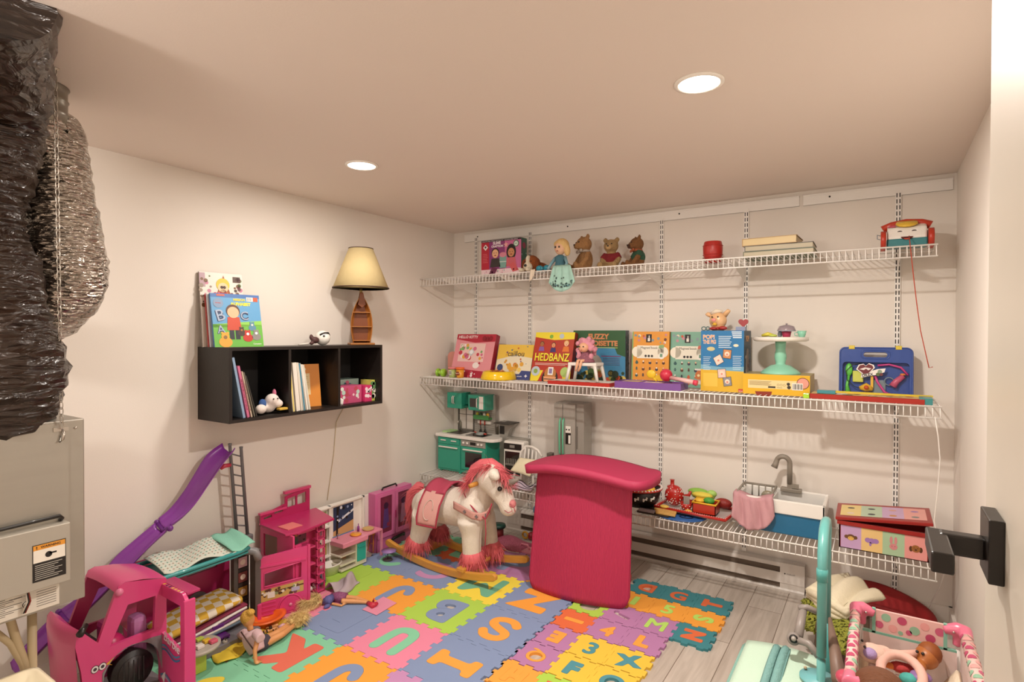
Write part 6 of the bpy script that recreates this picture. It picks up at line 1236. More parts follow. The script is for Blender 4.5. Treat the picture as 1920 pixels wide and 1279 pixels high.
# ================================================================ pink foam pad (propped slab with a curved pad on top)
def pink_pads():
    PK=mat('#b32a50',.6,bump=.3,bscale=34,kind='wave',name='ribbed pink foam')
    PK2=mat('#b43056',.6,bump=.1,bscale=60)
    t=thing('pink_foam_slab','tall deep pink ribbed foam slab standing upright on the mat','foam pad',(1.5,-.85,.0125))
    w0,w1=1.215,1.785; yb,yt=-.80,-.70; H=.715
    def f(u,v):
        r=.06; x=u; lo=0
        xx=w0+(w1-w0)*u; 
        d=min(u,1-u)*(w1-w0); 
        z0=.0135+ (r-math.sqrt(max(0,r*r-(r-d)**2)) if d<r else 0)
        Hu=H-.025-.012*max(0,(u-.6)/.4)**1.5; z=z0+(Hu-z0)*v
        bow=-.055*math.sin(PI*u)*1.0; lean=(yt-yb)*v
        return (xx+.0*(1-v)-.0*v+(.012*(1-v) if u>.5 else -.012*(1-v)*0),yb+.10*(u-.3)*(1-v)*.6+bow+lean,z)
    MB(PK).grid(f,40,24,th=-.018).build('slab',t)
    t=thing('pink_curved_pad','deep pink curved foam pad lying across the top of the upright slab','foam pad',(1.55,-.75,.77))
    def g(u,v,top):
        # plan: rounded shape; u along x, v depth
        x0,x1=1.145,1.905; x=x0+(x1-x0)*u
        taper=1-.0*u; yf_=-.83-.03*math.sin(PI*u); yb_=-.50
        e=min(u,1-u); r=min(1,e/.10); hw=(yb_-yf_)/2*(.35+.65*math.sqrt(1-(1-r)**2)); ym_=(yf_+yb_)/2
        y=ym_+hw*(2*v-1)
        z=.708+.030*math.sin(PI*min(1,u*1.15))-.004*max(0,(u-.62)/.38)**1.6-.012*max(0,(.25-u)/.25)
        return (x,y,z+(.0 if top else 0))
    MB(PK2).grid(lambda u,v:g(u,v,1),44,14,th=.046).build('pad',t,bevel=0)
    # yellow and red toy the slab leans on
    t=thing('activity_toy','yellow, red and blue plastic toy standing behind the pink slab','toy',(1.55,-.55,0)); 
    for x in (1.25,1.685): MB(pl('#e3a81e')).box(x-.03,x+.03,-.63,-.56,.013,.56,bev=.012).build('yellow_post',t)
    MB(pl('#c8321e')).cyl((1.715,-.60,.30),(1.735,-.60,.30),.024).build('red_knob',t); MB(pl('#c8321e')).cyl((1.715,-.60,.10),(1.735,-.60,.10),.024).build('red_knob',t)
    MB(pl('#b8281e')).box(1.28,1.655,-.62,-.57,.48,.56,bev=.01).build('crossbar',t); MB(pl('#c8506a')).ell((1.165,-.60,.47),(.04,.04,.055)).build('pink_ball',t); MB(pl('#1f6a9a')).ell((1.15,-.61,.385),(.035,.03,.035)).build('blue_block',t)
pink_pads()
def corner_floor_bits():
    t=thing('pink_glitter_bag','pink glittery fabric pouch lying flat on the floor behind the unicorn','bag',(.85,-.28,0)); m=mat('#b8607a',.5,var=.6,vscale=120)
    c=at(958,1015,'z',.03)
    MB(m).grid(lambda u,v:(c.x-.14+.28*u,c.y-.10+.2*v+.02*math.sin(6*u),.012+.045*math.sin(PI*u)**.7*math.sin(PI*v)**.7),14,10,th=.008).build('pouch',t)
    MB(mat('#e6dfd6',.8)).tube([(c.x-.145+.28*k/10,c.y-.102+.02*math.sin(.6*k),.012) for k in range(11)],.004,n=5).build('piping',t)
    c=at(935,985,'z',.10); t=thing('green_lidded_jar','small red jar with a dark green lid on the floor behind the unicorn','jar',(c.x,c.y,0)); MB(mat('#8a2f34',.5)).cyl((c.x,c.y,0.001),(c.x,c.y,.085),.035).build('jar_body',t); MB(mat('#164238',.4)).lathe([(0,.085),(.048,.085),(.052,.095),(.048,.108),(0,.11)],c=(c.x,c.y,0)).build('green_lid',t)
    c=at(985,1028,'z',.02); t=thing('pink_toy_plate','light pink plastic toy piece with a handle on the bare floor','toy',(c.x,c.y,0)); MB(pl('#e08a9c')).box(c.x-.08,c.x+.07,c.y-.05,c.y+.05,.001,.016,bev=.004).build('plate_piece',t); MB(pl('#e08a9c')).tube([(c.x-.04,c.y+.0,.016),(c.x-.03,c.y,.045),(c.x+.02,c.y,.045),(c.x+.03,c.y,.016)],.006,n=8).build('loop_handle',t)
    c=at(985,1002,'z',.04); t=thing('gold_ring_toy','small gold and crimson toy beside the pink pouch','toy',(c.x,c.y,0)); MB(pl('#d9a42e')).tube([(c.x+.022*math.cos(a),c.y,.035+.022*math.sin(a)) for a in [2*PI*k/14 for k in range(14)]],.007,n=8,closed=True).build('gold_ring',t); MB(pl('#a02a3a')).ell((c.x+.04,c.y+.02,.03),(.03,.03,.029)).build('crimson_part',t)
corner_floor_bits()
# ================================================================ doll camper and dollhouse on the left
PKH=pl('#d6437f',.28); PKD=pl('#b02a62',.35); PUR=pl('#86389c',.3); GRY=mat('#8b878a',.35,metal=.3)
def wall_hole(name,outer,holes,th,m,M,parent):
    me=shape_mesh(name,[outer]+holes,th,m); me.transform(M); me.transform(parent_inv(parent)); o=bpy.data.objects.new(name,me); COL.objects.link(o); o.parent=parent; b=o.modifiers.new('b','BEVEL'); b.width=.003; b.segments=2; b.limit_method='ANGLE'; return o
YZ=lambda x:Matrix(((0,0,1,x),(1,0,0,0),(0,1,0,0),(0,0,0,1)))      # (u,v,n)->(n+x,u,v)
XZ=lambda y:Matrix(((1,0,0,0),(0,0,-1,y),(0,1,0,0),(0,0,0,1)))
def camper():
    SX=.50; t=thing('doll_camper','big pink doll camper van opened out, with a purple slide and a side door','toy camper van',(.38,-2.5,0))
    Q=lambda px,py,x=SX:(lambda p:(p.y,p.z))(at(px,py,'x',x))
    out=[Q(152,1262),Q(141,1215),Q(143,1192),Q(150,1183),Q(184,1206),Q(222,1100),Q(235,1092),Q(312,1084)]
    yr=Q(312,1084)[0]; y0=Q(152,1262)[0]
    wy,wz=Q(248,1256); wr=.085
    arch=[(wy+(wr+.012)*math.cos(a),max(.03,wz-.0+(wr+.012)*math.sin(a))) for a in [PI*k/12 for k in range(13)]]
    out=out+[(yr,.03)]+[(a,b) for a,b in arch]+[(y0+.02,.03)]
    win=[Q(206,1213),Q(240,1134),Q(292,1117),Q(289,1180)]
    low=[(Q(190,1240)[0],.035),Q(192,1262),Q(212,1234),Q(240,1213),Q(285,1195),(yr+.001,Q(312,1188)[1])]
    wall_hole('side_shell',out,[win],.016,PKH,YZ(SX-.016),t); wall_hole('side_shell',out,[win],.014,PKD,YZ(.235),t)
    wall_hole('grey_lower_body',low+[(yr+.001,.03)]+arch+[(low[0][0]+.004,.03)],[],.012,GRY,YZ(SX-.010),t)
    # skin between the two sides: nose, hood, roof
    prof=[Q(152,1262),Q(141,1215),Q(143,1192),Q(150,1183)]; prof[0]=(prof[0][0],.04)
    mb=MB(PKH)
    def skin(pts,m=None):
        n=len(pts); vs=[];fs=[]
        for i,(y,z) in enumerate(pts):
            bul=.02 if 0<i<n-1 else .008
            for k in range(9): u=k/8; vs.append((.238+(SX-.24)*u,y-bul*math.sin(PI*u),z))
        for i in range(n-1):
            for k in range(8): fs.append((i*9+k,i*9+k+1,(i+1)*9+k+1,(i+1)*9+k))
        mb.add(vs,fs,m,True)
    skin(prof); skin([Q(150,1183),Q(168,1192)]); mb.build('nose',t)
    mb=MB(PKH); rf=[Q(216,1112),Q(222,1100),Q(235,1092),Q(270,1086),Q(312,1084)]; vs=[];fs=[]
    for i,(y,z) in enumerate(rf):
        for k in range(9): u=k/8; vs.append((.238+(SX-.24)*u,y,z+.008*math.sin(PI*u)))
    for i in range(4):
        for k in range(8): fs.append((i*9+k,i*9+k+1,(i+1)*9+k+1,(i+1)*9+k))
    mb.add(vs,fs,None,True); mb.build('roof',t)
    MB(mat('#7a7478',.4)).box(.25,SX-.02,Q(168,1192)[0]-.04,yr,.05,.065).build('cab_floor',t)
    MB(mat('#3b2f33',.5)).box(.27,.45,Q(150,1183)[0]+.05,Q(150,1183)[0]+.09,.20,.30,bev=.01).build('dashboard',t)
    s=MB(pl('#c74a94')); s.box(.30,.38,-2.62,-2.56,.15,.33,bev=.02); s.box(.30,.40,-2.66,-2.57,.13,.18,bev=.012); s.build('seat',t)
    s=MB(pl('#b878b0')); s.box(.40,.47,-2.555,-2.50,.15,.35,bev=.02); s.build('seat',t)
    s=MB(pl('#c8246a')); s.ell((.44,-2.62,.26),(.042,.05,.055)); s.build('pink_bag',t)
    w=MB(mat('#1a1718',.5)); w.tube([(SX-.006,wy,wz),(SX+.006,wy,wz)],[wr-.012,wr-.012],n=32); w.cyl((SX-.04,wy,wz),(SX+.008,wy,wz),wr-.016,n=32); r=w.build('wheel',t)
    h=MB(mat('#262122',.4)); h.cyl((SX+.008,wy,wz),(SX+.012,wy,wz),wr*.62,n=28); [h.box(SX+.012,SX+.014,wy+wr*.1*k-.002,wy+wr*.1*k+.002,wz-wr*.5,wz+wr*.5) for k in range(-4,5,2)]; h.build('hub',r)
    hl=MB(); hy,hz=Q(185,1254); hl.M=YZ(SX+.0008)
    for d in (-.012,.012): hl.disc(hy+d,hz+.003,.013,PA('#2a2326'),1,ry=.014); hl.disc(hy+d,hz+.003,.011,PA('#e6dfe0'),2,ry=.012); hl.disc(hy+d,hz+.003,.006,PA('#3a3236'),3)
    hl.flat([(hy+.022,hz+.005),(hy+.05,hz+.02),(hy+.035,hz),(hy+.045,hz-.008)],PA('#e0a92e'),2); hl.build('headlight_sticker',t)
    l=MB(pl('#e07aa0')); ly,lz=Q(223,1110); l.ell((SX+.004,ly,lz),(.012,.014,.014)); l.build('roof_lamp',t)
    MB(BLACK).tube([(SX-.005,Q(150,1183)[0]+.02,Q(150,1183)[1]+.01),(SX+.03,Q(143,1192)[0],Q(143,1192)[1]+.012)],[.009,.013],n=8).build('side_mirror',t)
    # side door, swung out square to the body
    yd=yr-.004; a0=at(303,1091,'y',yd); a1=at(354,1113,'y',yd); x0,x1=a0.x,a1.x; zt=(a0.z+a1.z)/2
    o=wall_hole('side_door',[(x0,.02),(x1,.02),(x1,zt-.02),(x1-.02,zt),(x0,zt)],[[(x0+.02,zt-.19),(x1-.035,zt-.23),(x1-.035,zt-.05),(x0+.02,zt-.045)]],.014,PKH,XZ(yd),t)
    MB(PKH).box(x1-.004,x1+.008,yd-.02,yd+.022,.02,zt-.02,bev=.003).build('door_edge',o)
    a=MB(); a.M=XZ(yd-.0145); a.text('Barbie',x0+.048,.245,.12,PA('#f2e6ee'),3,off=.02,ang=-.22)
    for k,(c,dz) in enumerate((('#5a7fa8',.215),('#3f6a98',.20),('#5a7fa8',.10),('#b0a0c0',.09))):
        P=[(x0+.02+.15*u/12,dz+.012*math.sin(u*.55)) for u in range(13)]; a.flat(P+[(x,z-.008) for x,z in P[::-1]],PA(c),2)
    a.flat([(x0+.03,.09),(x0+.05,.07),(x0+.06,.12),(x0+.045,.11)],PA('#f0e8ea'),3); a.build('door_lettering',o)
    a=MB(); a.M=TR((0,0,zt+.0004)); rr=random.Random(6); [a.flat([(x0+.01+.022*k,yd-.012),(x0+.022+.022*k,yd-.012),(x0+.016+.022*k,yd+.004)],PA(rr.choice(['#e2c83a','#2a2226','#e8e0da'])),1+k%2) for k in range(8)]; a.build('roof_sticker',o)
    s=MB(PKD); s.box(x0,x1-.01,yd+.0,yd+.05,zt-.008,zt+.002,bev=.002); s.build('door_shelf',o)
    # open interior, far wall
    wall_hole('interior_wall',[(-2.42,0),(-1.93,0),(-1.93,.40),(-2.42,.42)],[[(-2.145,.27),(-1.995,.27),(-1.995,.375),(-2.145,.375)]],.012,PKD,YZ(.055),t)
    MB(mat('#c8bcc0',.5)).box(.045,.052,-2.15,-1.99,.265,.38).build('window_pane_panel',t)
    m=MB(mat('#7d7278',.5)); m.M=YZ(.068); m.prism([(-2.10+.055*math.cos(a),.13+.05*math.sin(a)) for a in [PI*k/12 for k in range(13)]],0,.006); m.build('wheel_arch_panel',t)
    MB(mat('#77747a',.45)).box(.10,.40,-2.36,-1.97,.013,.045,bev=.004).build('fold_out_floor',t)
    # upper bunk
    TL=pl('#3a9c9c'); z=.395; b=MB(TL); b.M=Matrix.Identity(4)
    P=[(.10,-2.40),(.33,-2.53),(.345,-2.515),(.34,-2.05),(.33,-1.99),(.10,-1.93)]
    b.prism(P,z,z+.008); b.build('bunk_floor',t)
    b=MB(TL); b.tube([(x,y,z+.022) for x,y in P],.010,n=8,closed=True); b.build('bunk_rim',t)
    MB(pl('#5b3a8c')).prism([(.12,-2.40),(.32,-2.51),(.325,-2.42),(.12,-2.33)],z-.03,z-.001).build('bunk_underside',t)
    # tower: grey column and ladder
    c=MB(mat('#5c5652',.4)); c.box(.17,.20,-1.985,-1.965,.013,.36); c.box(.24,.285,-1.925,-1.895,.013,.375); c.build('tower_post',t)
    c=MB(mat('#3a322e',.5)); c.box(.185,.19,-1.97,-1.90,.02,.34); p=c.build('picture_column',t)
    a=MB(); a.M=YZ(.1905)
    for k,cc in enumerate(('#c9a0a4','#7a3f3a','#a9803a','#5a4a44')): a.rect(-1.962,.27-.075*k,-1.905,.33-.075*k,PA('#1e1816'),1); a.rect(-1.957,.275-.075*k,-1.910,.325-.075*k,PA(cc),2); a.disc(-1.933,.30-.075*k,.014,PA('#e3d0c0'),3)
    a.build('framed_prints',p)
    MB(mat('#8b8a8c',.35)).tube([(.12,-1.96,.37),(.24,-1.965,.378),(.285,-1.925,.372),(.29,-1.91,.33)],.020,n=10).build('bumper_corner',t)
    lx=.10; g=mat('#6d6a6c',.35); A=lambda px,py:at(px,py,'x',lx)
    pb0,pb1,pt0,pt1=A(445,1018),A(465,1018),A(431,836),A(452,842)
    for p,q in ((pb0,pt0),(pb1,pt1)): MB(g).tube([p,q,q+Vector((0,0,.012))],[.009,.008,.010],n=6).build('ladder_rail',t)
    for k in range(9):
        u=.08+.105*k; MB(g).tube([pb0.lerp(pt0,u),pb1.lerp(pt1,u)],.004,n=6).build('ladder_rung',t)
    MB(g).box(lx-.02,lx+.02,pb0.y-.03,pb1.y+.02,.36,.40,bev=.006).build('ladder_foot',t)
    MB(pl('#c9964a')).cyl((lx+.03,-1.95,.41),(lx+.03,-1.93,.41),.012).build('yellow_knob',t)
    MB(pl('#c23a50')).tube([A(432,872),A(420,874),A(414,880)],[.010,.012,.006],n=8).build('red_hook',t)
    # slide
    F=[(417,838),(388,860),(363,899),(345,928),(320,960),(297,980)]; N_=[(440,847),(414,881),(392,913),(367,949),(345,971),(319,990)]
    F2=[(291,988),(252,1021),(216,1053),(187,1089),(151,1125),(112,1153)]; N2=[(316,996),(284,1026),(248,1064),(216,1096),(184,1129),(145,1168)]
    F3=[(109,1154),(90,1173),(71,1192),(45,1222),(19,1252)]; N3=[(143,1170),(124,1184),(104,1198),(66,1236),(40,1262)]
    def slide(F,N_,nm):
        f=[at(px,py,'x',.07) for px,py in F]; n=[at(px,py,'x',.155) for px,py in N_]
        k=len(f)-1
        def sf(u,v):
            s=u*k; i=min(int(s),k-1); t_=s-i
            def cr(P):
                p0,p1,p2,p3=P[max(i-1,0)],P[i],P[i+1],P[min(i+2,k)]; return .5*((2*p1)+(p2-p0)*t_+(2*p0-5*p1+4*p2-p3)*t_*t_+(3*p1-p0-3*p2+p3)*t_**3)
            a=cr(f); b=cr(n); p=a.lerp(b,v); edge=abs(2*v-1)
            return p+Vector((0,0,.020*max(0,(edge-.7)/.3)-.012*(1-edge)))
        MB(PUR).grid(sf,k*5,12,th=.004).build(nm,t)
        return f,n
    slide(F,N_,'slide_section'); slide(F2,N2,'slide_section'); slide(F3,N3,'slide_section')
    for F_,N__ in (((294,984),(318,993)),((110,1153),(144,1169))):
        a=at(*F_,'x',.065); b=at(*N__,'x',.162); MB(pl('#6f2a88')).tube([a+Vector((0,0,.01)),a.lerp(b,.5)+Vector((0,0,-.016)),b+Vector((0,0,.01))],.009,n=8).ell(b+Vector((.004,0,.006)),.014).ell(a+Vector((0,0,.012)),.012).build('slide_joint',t)
    # opened side panel with window, picture strip and round arch
    o=Vector((.262,-1.905,0)); u=Vector((.106,.221,0)).normalized(); n=Vector((u.y,-u.x,0)); M=Matrix((u,Vector((0,0,1)),n)).transposed().to_4x4(); M.translation=o
    w,h=.247,.345
    pn=wall_hole('opened_side_panel',[(0,.014),(w,.014),(w,h),(0,h-.02)],[[(.035,.175),(.215,.185),(.215,.27),(.035,.245)]],.012,PKH,M,t)
    a=MB(PKH); a.M=M; a.tube([(.16+.062*math.cos(q),.035+.075*math.sin(q),.013) for q in [PI*k/14 for k in range(15)]],.004,n=6); a.prism([(.16+.058*math.cos(q),.03+.07*math.sin(q)) for q in [PI*k/14 for k in range(15)]],.012,.017); [a.box(.02,.09,.03+.02*k,.036+.02*k,.012,.016) for k in range(4)]; a.box(.0,.02,.014,.1,.01,.03,bev=.004); a.tube([(.035,.175,.013),(.215,.185,.013),(.215,.27,.013),(.035,.245,.013)],.004,n=6,closed=True); a.box(.01,w-.01,.275,.285,.012,.018); a.build('molded_arch_and_ribs',pn)
    a=MB(); a.M=M@Matrix.Translation((0,0,.0125)); a.flat([(.02,.10),(.225,.115),(.225,.172),(.02,.16)],PA('#c9a860'),1); a.flat([(.02,.135),(.225,.148),(.225,.155),(.02,.142)],PA('#5a3a22'),2); scatter(a,.225,.17,26,['#5a3a2a','#e6dfd0','#8a9a6a','#7a4a5a','#d8c090'],.12,.98,.66,.92,.004,.010,3,9); a.rect(.165,.125,.205,.145,PA('#b8b0cc'),6); a.rect(.05,.115,.085,.145,PA('#e8e2da'),6); a.disc(.05,.155,.014,PA('#5a2f26'),6,ry=.006); a.build('kitchen_picture_strip',pn)
    a=MB(pl('#e08aa6')); a.M=M; a.cyl((.16,.06,.017),(.16,.06,.021),.008); a.build('arch_button',pn)
    MB(PKH).box(.372,.384,-1.69,-1.675,.014,.35).build('panel_hinge_post',t)
    return t
camper()
def camper_contents():
    z=.404; t=thing('dotted_doll_blanket','mint and white dotted doll blanket spread on the camper\'s upper bunk','doll blanket',(.22,-2.2,z)); B=mat('#d8ddd0',.9,bump=.3,bscale=200)
    f=lambda u,v:(.115+.225*v+.006*math.sin(8*u),-2.36+.20*u*1.0-.02*v+.12*u,z+.038+.010*math.sin(9*u+3*v)-.012*v)
    MB(B).grid(f,20,12,th=.004).build('dotted_part',t)
    f2=lambda u,v:(.11+.235*v,-2.06+.115*u-.02*v,z+.040+.008*math.sin(7*u+2*v)-.018*v*v+.01*u)
    MB(mat('#8fd0ba',.9,bump=.3,bscale=200)).grid(f2,10,12,th=.004).build('mint_part',t)
    d=MB(); d.nonorm=1
    for i in range(16):
        for j in range(9):
            p=f((i+.5)/16,(j+.5+.5*(i%2))/10); x,y,zz=p; zz+=.0052; r=.0042
            d.add([(x+r*math.cos(a),y+r*math.sin(a),zz) for a in [2*PI*k/6 for k in range(6)]],[tuple(range(6))],PA('#4fa89c' if (i+j)%2 else '#b8806a'))
    d.build('printed_dots',t)
    sp=[('tiny black and white toy puppy at the front of the upper bunk','#e6e0dc','#2a2426',(.27,-2.47)),('tiny brown toy puppy beside the spotted one on the bunk','#b0783a','#6a3f1c',(.285,-2.43)),('tiny grey toy kitten furthest front on the bunk','#8a8490','#4a4650',(.235,-2.475)),('tiny orange toy cat by the dotted blanket edge','#c98a3a','#8a4a1c',(.22,-2.42)),('tiny purple collared toy dog on the bunk rim','#9a7ab0','#3a2a40',(.30,-2.475))]
    for l,c,c2,(x,y) in sp:
        t=thing('toy_pet',l,'toy animal',(x,y,z)); b=MB(pl(c)); b.ell((x,y,z+.018),(.014,.018,.013)); b.ell((x+.004,y-.014,z+.033),(.012,.012,.011)); [b.cyl((x+dx,y+dy,z),(x+dx,y+dy,z+.014),.004,n=8) for dx in (-.008,.008) for dy in (-.012,.012)]; b.build('body',t)
        e=MB(pl(c2)); [e.ell((x+.004+d*.008,y-.014,z+.046),(.004,.003,.006),n=8) for d in (-1,1)]; e.ell((x+.004,y-.026,z+.032),.003,n=8); e.ell((x-.004,y+.006,z+.028),(.009,.009,.005),n=8); e.build('ears_and_spots',t)
    # lower bunk linen
    t=thing('gingham_doll_mattress','yellow and white gingham doll mattress in the opened camper','doll mattress',(.2,-2.15,.12))
    m=bpy.data.materials.new('gingham'); m.use_nodes=True; nt=m.node_tree; b=nt.nodes['Principled BSDF']; b.inputs['Roughness'].default_value=.9; tc=nt.nodes.new('ShaderNodeTexCoord'); ck=nt.nodes.new('ShaderNodeTexChecker'); ck.inputs['Scale'].default_value=26; ck.inputs[1].default_value=(*lin('#d9ac3c'),1); ck.inputs[2].default_value=(*lin('#e8dccb'),1); mp=nt.nodes.new('ShaderNodeMapping'); mp.inputs['Rotation'].default_value=(0,0,.2); mp.inputs['Scale'].default_value=(1,1,.001); nt.links.new(tc.outputs['Object'],mp.inputs[0]); nt.links.new(mp.outputs[0],ck.inputs[0]); nt.links.new(ck.outputs[0],b.inputs['Base Color'])
    MB(m).grid(lambda u,v:(.10+.20*v,-2.34+.34*u,.115+.022*math.sin(PI*v)**.5*math.sin(PI*u)**.4+.035*u),20,12,th=.022).build('mattress',t)
    t=thing('doll_magazines','pile of striped white and purple doll sheets under the gingham mattress','sheets',(.3,-2.15,.05))
    for k,c in enumerate(('#5a6a7a','#ddd4cc','#6a2f6a','#e6e0dc','#8a2f4a')): MB(mat(c,.8)).grid(lambda u,v,k=k:(.13+.20*v-.006*k,-2.34+.34*u+.005*k,.048+.012*k+.03*u+.004*math.sin(5*u+k)),12,6,th=.009).build('folded_layer',t)
    # grey crescent table with toy food
    t=thing('doll_side_table','grey crescent doll table on a lime base, crowded with toy food','doll furniture',(.46,-2.30,0)); c=at(372,1210,'z',.12)
    MB(mat('#b0a89c',.4)).lathe([(0,0),(.075,0),(.08,.006),(.08,.014),(.072,.016),(0,.016)],c=(c.x,c.y,.105),n=36,sy=1.1).build('table_top',t); MB(pl('#b6c44a')).box(c.x-.03,c.x+.03,c.y-.05,c.y+.02,.013,.105,bev=.004).build('lime_base',t)
    L=[('tiny red toy food pack on the grey crescent table','#c03040',(-.02,-.03)),('tiny yellow toy food pack on the grey crescent table','#e0b93a',(.01,.03)),('tiny lime toy cup on the grey crescent table','#b8c850',(-.03,.02)),('tiny white toy plate on the grey crescent table','#ece4dc',(.03,-.01)),('tiny brown toy meal on the grey crescent table','#8a4a2c',(.0,-.055)),('tiny pink toy drink on the grey crescent table','#d8607a',(.035,.045))]
    for i,(l,cc,(dx,dy)) in enumerate(L): o=thing('toy_food_item',l,'toy food',(c.x+dx,c.y+dy,.121)); MB(pl(cc)).cbox((c.x+dx,c.y+dy,.1285),(.026,.03,.014 if i%2 else .012),bev=.003).build('item',o)
    p=at(411,1190,'z',.06); t=thing('purple_doll_chair','purple and white doll chair beside the crescent table','doll furniture',(p.x,p.y,.0135)); b=MB(pl('#5f2378')); b.box(p.x-.02,p.x-.008,p.y-.025,p.y+.03,.0135,.10,bev=.003); b.box(p.x-.008,p.x+.04,p.y-.025,p.y+.03,.052,.062,bev=.002); b.build('seat_back',t)
    for d in (-.02,.025): MB(pl('#5f2378')).tube([(p.x+.036,p.y+d,.055),(p.x+.042,p.y+d,.0135)],.004,n=6).build('leg',t)
    MB(WHITE).tube([(p.x-.022,p.y-.028,.02),(p.x-.022,p.y-.028,.098),(p.x-.012,p.y+.0,.104)],.004,n=6).build('white_edge',t)
    p=at(423,1208,'z',.03); t=thing('toy_kitten','tiny grey and white toy kitten in front of the purple doll chair','toy animal',(p.x,p.y,.0135)); MB(pl('#a8a098')).ell((p.x,p.y,.031),(.016,.018,.017)).ell((p.x+.008,p.y-.008,.047),(.012,.012,.011)).build('body',t); MB(pl('#4a4440')).ell((p.x+.002,p.y-.006,.058),(.004,.003,.006),n=8).ell((p.x+.014,p.y-.008,.058),(.004,.003,.006),n=8).build('ear',t)
    p=at(368,1255,'z',.02); t=thing('toy_puppy','tiny pale grey toy puppy on the mat by the camper door','toy animal',(p.x,p.y,.0135)); MB(pl('#c8beb4')).ell((p.x,p.y,.031),(.016,.020,.017)).ell((p.x+.010,p.y-.010,.046),(.013,.012,.011)).build('body',t); MB(pl('#6a625c')).ell((p.x+.022,p.y-.016,.045),.004,n=8).build('nose',t)
camper_contents()
def mat_litter():
    c=at(445,1205,'z',.015); t=thing('yellow_doll_rug','crumpled yellow doll rug on the mat beside the boy doll','doll rug',(c.x,c.y,.0135)); MB(mat('#e3c43a',.8)).grid(lambda u,v:(c.x-.12+.22*v+.02*math.sin(6*u),c.y-.13+.26*u+.02*math.sin(5*v),.0145+.012*abs(math.sin(7*u+4*v))),16,12,th=-.003).build('rug_sheet',t)
    c=at(500,1166,'z',.02); t=thing('orange_doll_tub','orange oval doll tub lying on the mat','toy tub',(c.x,c.y,.0135)); MB(pl('#e8641e',.35)).lathe([(0,0.0),(.055,0),(.065,.028),(.078,.030),(.078,.036),(.056,.036),(.046,.010),(0,.008)],c=(c.x,c.y,.0135),n=36,sy=1.25).build('tub_body',t)
    c=at(437,1232,'z',.014); t=thing('torn_paper_scraps','brown and white paper scraps on the mint mat tile','scrap',(c.x,c.y,.0135)); a=MB(); a.M=TR((c.x-.04,c.y-.05,.0142)); a.flat([(0,0),(.06,.01),(.04,.04)],PA('#8a6a5a'),1); a.flat([(.03,.05),(.07,.08),(.02,.09)],PA('#e0d4cc'),2); a.build('scrap_pieces',t)
    # pink note paper
    P=[at(679,1143,'z',.0145),at(706,1154,'z',.0145),at(744,1131,'z',.0145),at(719,1119,'z',.0145)]; t=thing('pink_paper_sheet','pink paper sheet under the red shoe of the lying doll','paper',tuple(P[0])); MB(paper('#e292ac')).add([tuple(p) for p in P]+[(p.x,p.y,p.z+.0008) for p in P],[(0,1,2,3),(7,6,5,4),(0,4,5,1),(1,5,6,2),(2,6,7,3),(3,7,4,0)])
    m=MB(paper('#e292ac')); m.add([tuple(p) for p in P]+[(p.x,p.y,p.z+.0008) for p in P],[(0,1,2,3),(7,6,5,4),(0,4,5,1),(1,5,6,2),(2,6,7,3),(3,7,4,0)]); m.build('sheet',t)
    c=at(643,1097,'z',.02); t=thing('grey_doll_cloth','lilac grey crumpled doll cloth on the lime mat tile','doll clothes',(c.x,c.y,.0135)); MB(mat('#b0a2a8',.8)).grid(lambda u,v:(c.x-.06+.13*u+.02*math.sin(5*v),c.y-.09+.17*v,.0145+.05*abs(math.sin(4*u+3*v))*math.sin(PI*u)),16,14,th=-.003).build('cloth_sheet',t)
    c=at(620,1070,'z',.03); t=thing('toy_bathtub','white plastic doll bathtub beside the pink dollhouse','doll furniture',(c.x,c.y,.0)); MB(WH).lathe([(0,0),(.035,0),(.045,.05),(.052,.056),(.05,.062),(.04,.058),(.03,.014),(0,.01)],c=(c.x,c.y,.0135),n=32,sy=1.5).build('tub_shell',t)
    c=at(601,1090,'z',.04); t=thing('doll_pouf','dark grey round doll seat with pink stand by the bathtub','doll furniture',(c.x,c.y,0)); MB(mat('#7d6f72',.5)).cyl((c.x,c.y,.03),(c.x,c.y,.055),.03).build('seat_disc',t); MB(pl('#c24a78')).cyl((c.x,c.y,.0135),(c.x,c.y,.03),.02).build('stand',t)
    c=at(640,1053,'z',.03); t=thing('orange_bucket','small orange toy bucket by the white doll kitchen','bucket',(c.x,c.y,0)); MB(pl('#d06a30')).lathe([(0,0),(.022,0),(.032,.065),(.035,.066),(.035,.072),(.028,.07),(.019,.006),(0,.006)],c=(c.x,c.y,.001),n=28).build('bucket_body',t)
    c=at(596,1095,'z',.05); t=thing('purple_doll_stool','tiny purple topped doll stool at the foot of the ladder shelf','doll furniture',(c.x,c.y,0)); MB(pl('#a83a9a')).cyl((c.x,c.y,.05),(c.x,c.y,.058),.018).build('stool_top',t); MB(pl('#a83a9a')).cyl((c.x,c.y,.0135),(c.x,c.y,.05),.008,.006).build('stool_stem',t)
    for k,(px,py,l) in enumerate(((583,1108,'tiny white toy dog left of the purple stool'),(592,1104,'tiny white toy dog nearest the purple stool'))):
        p=at(px,py,'z',.02); t=thing('white_toy_dog',l,'toy animal',(p.x,p.y,.0135),group='tiny white toy dogs'); MB(pl('#ece2dc')).ell((p.x,p.y,.032),(.010,.016,.012)).ell((p.x,p.y-.012,.047),(.009,.010,.009)).cyl((p.x,p.y-.008,.0135),(p.x,p.y-.008,.03),.004).cyl((p.x,p.y+.008,.0135),(p.x,p.y+.008,.03),.004).build('body',t)
    c=at(603,1105,'z',.015); t=thing('orange_toy_flower','small orange toy piece under the doll\'s hair side','toy',(c.x,c.y,.0135)); MB(pl('#ec8a2e')).ell((c.x,c.y,.02),(.018,.014,.006)).build('piece',t)
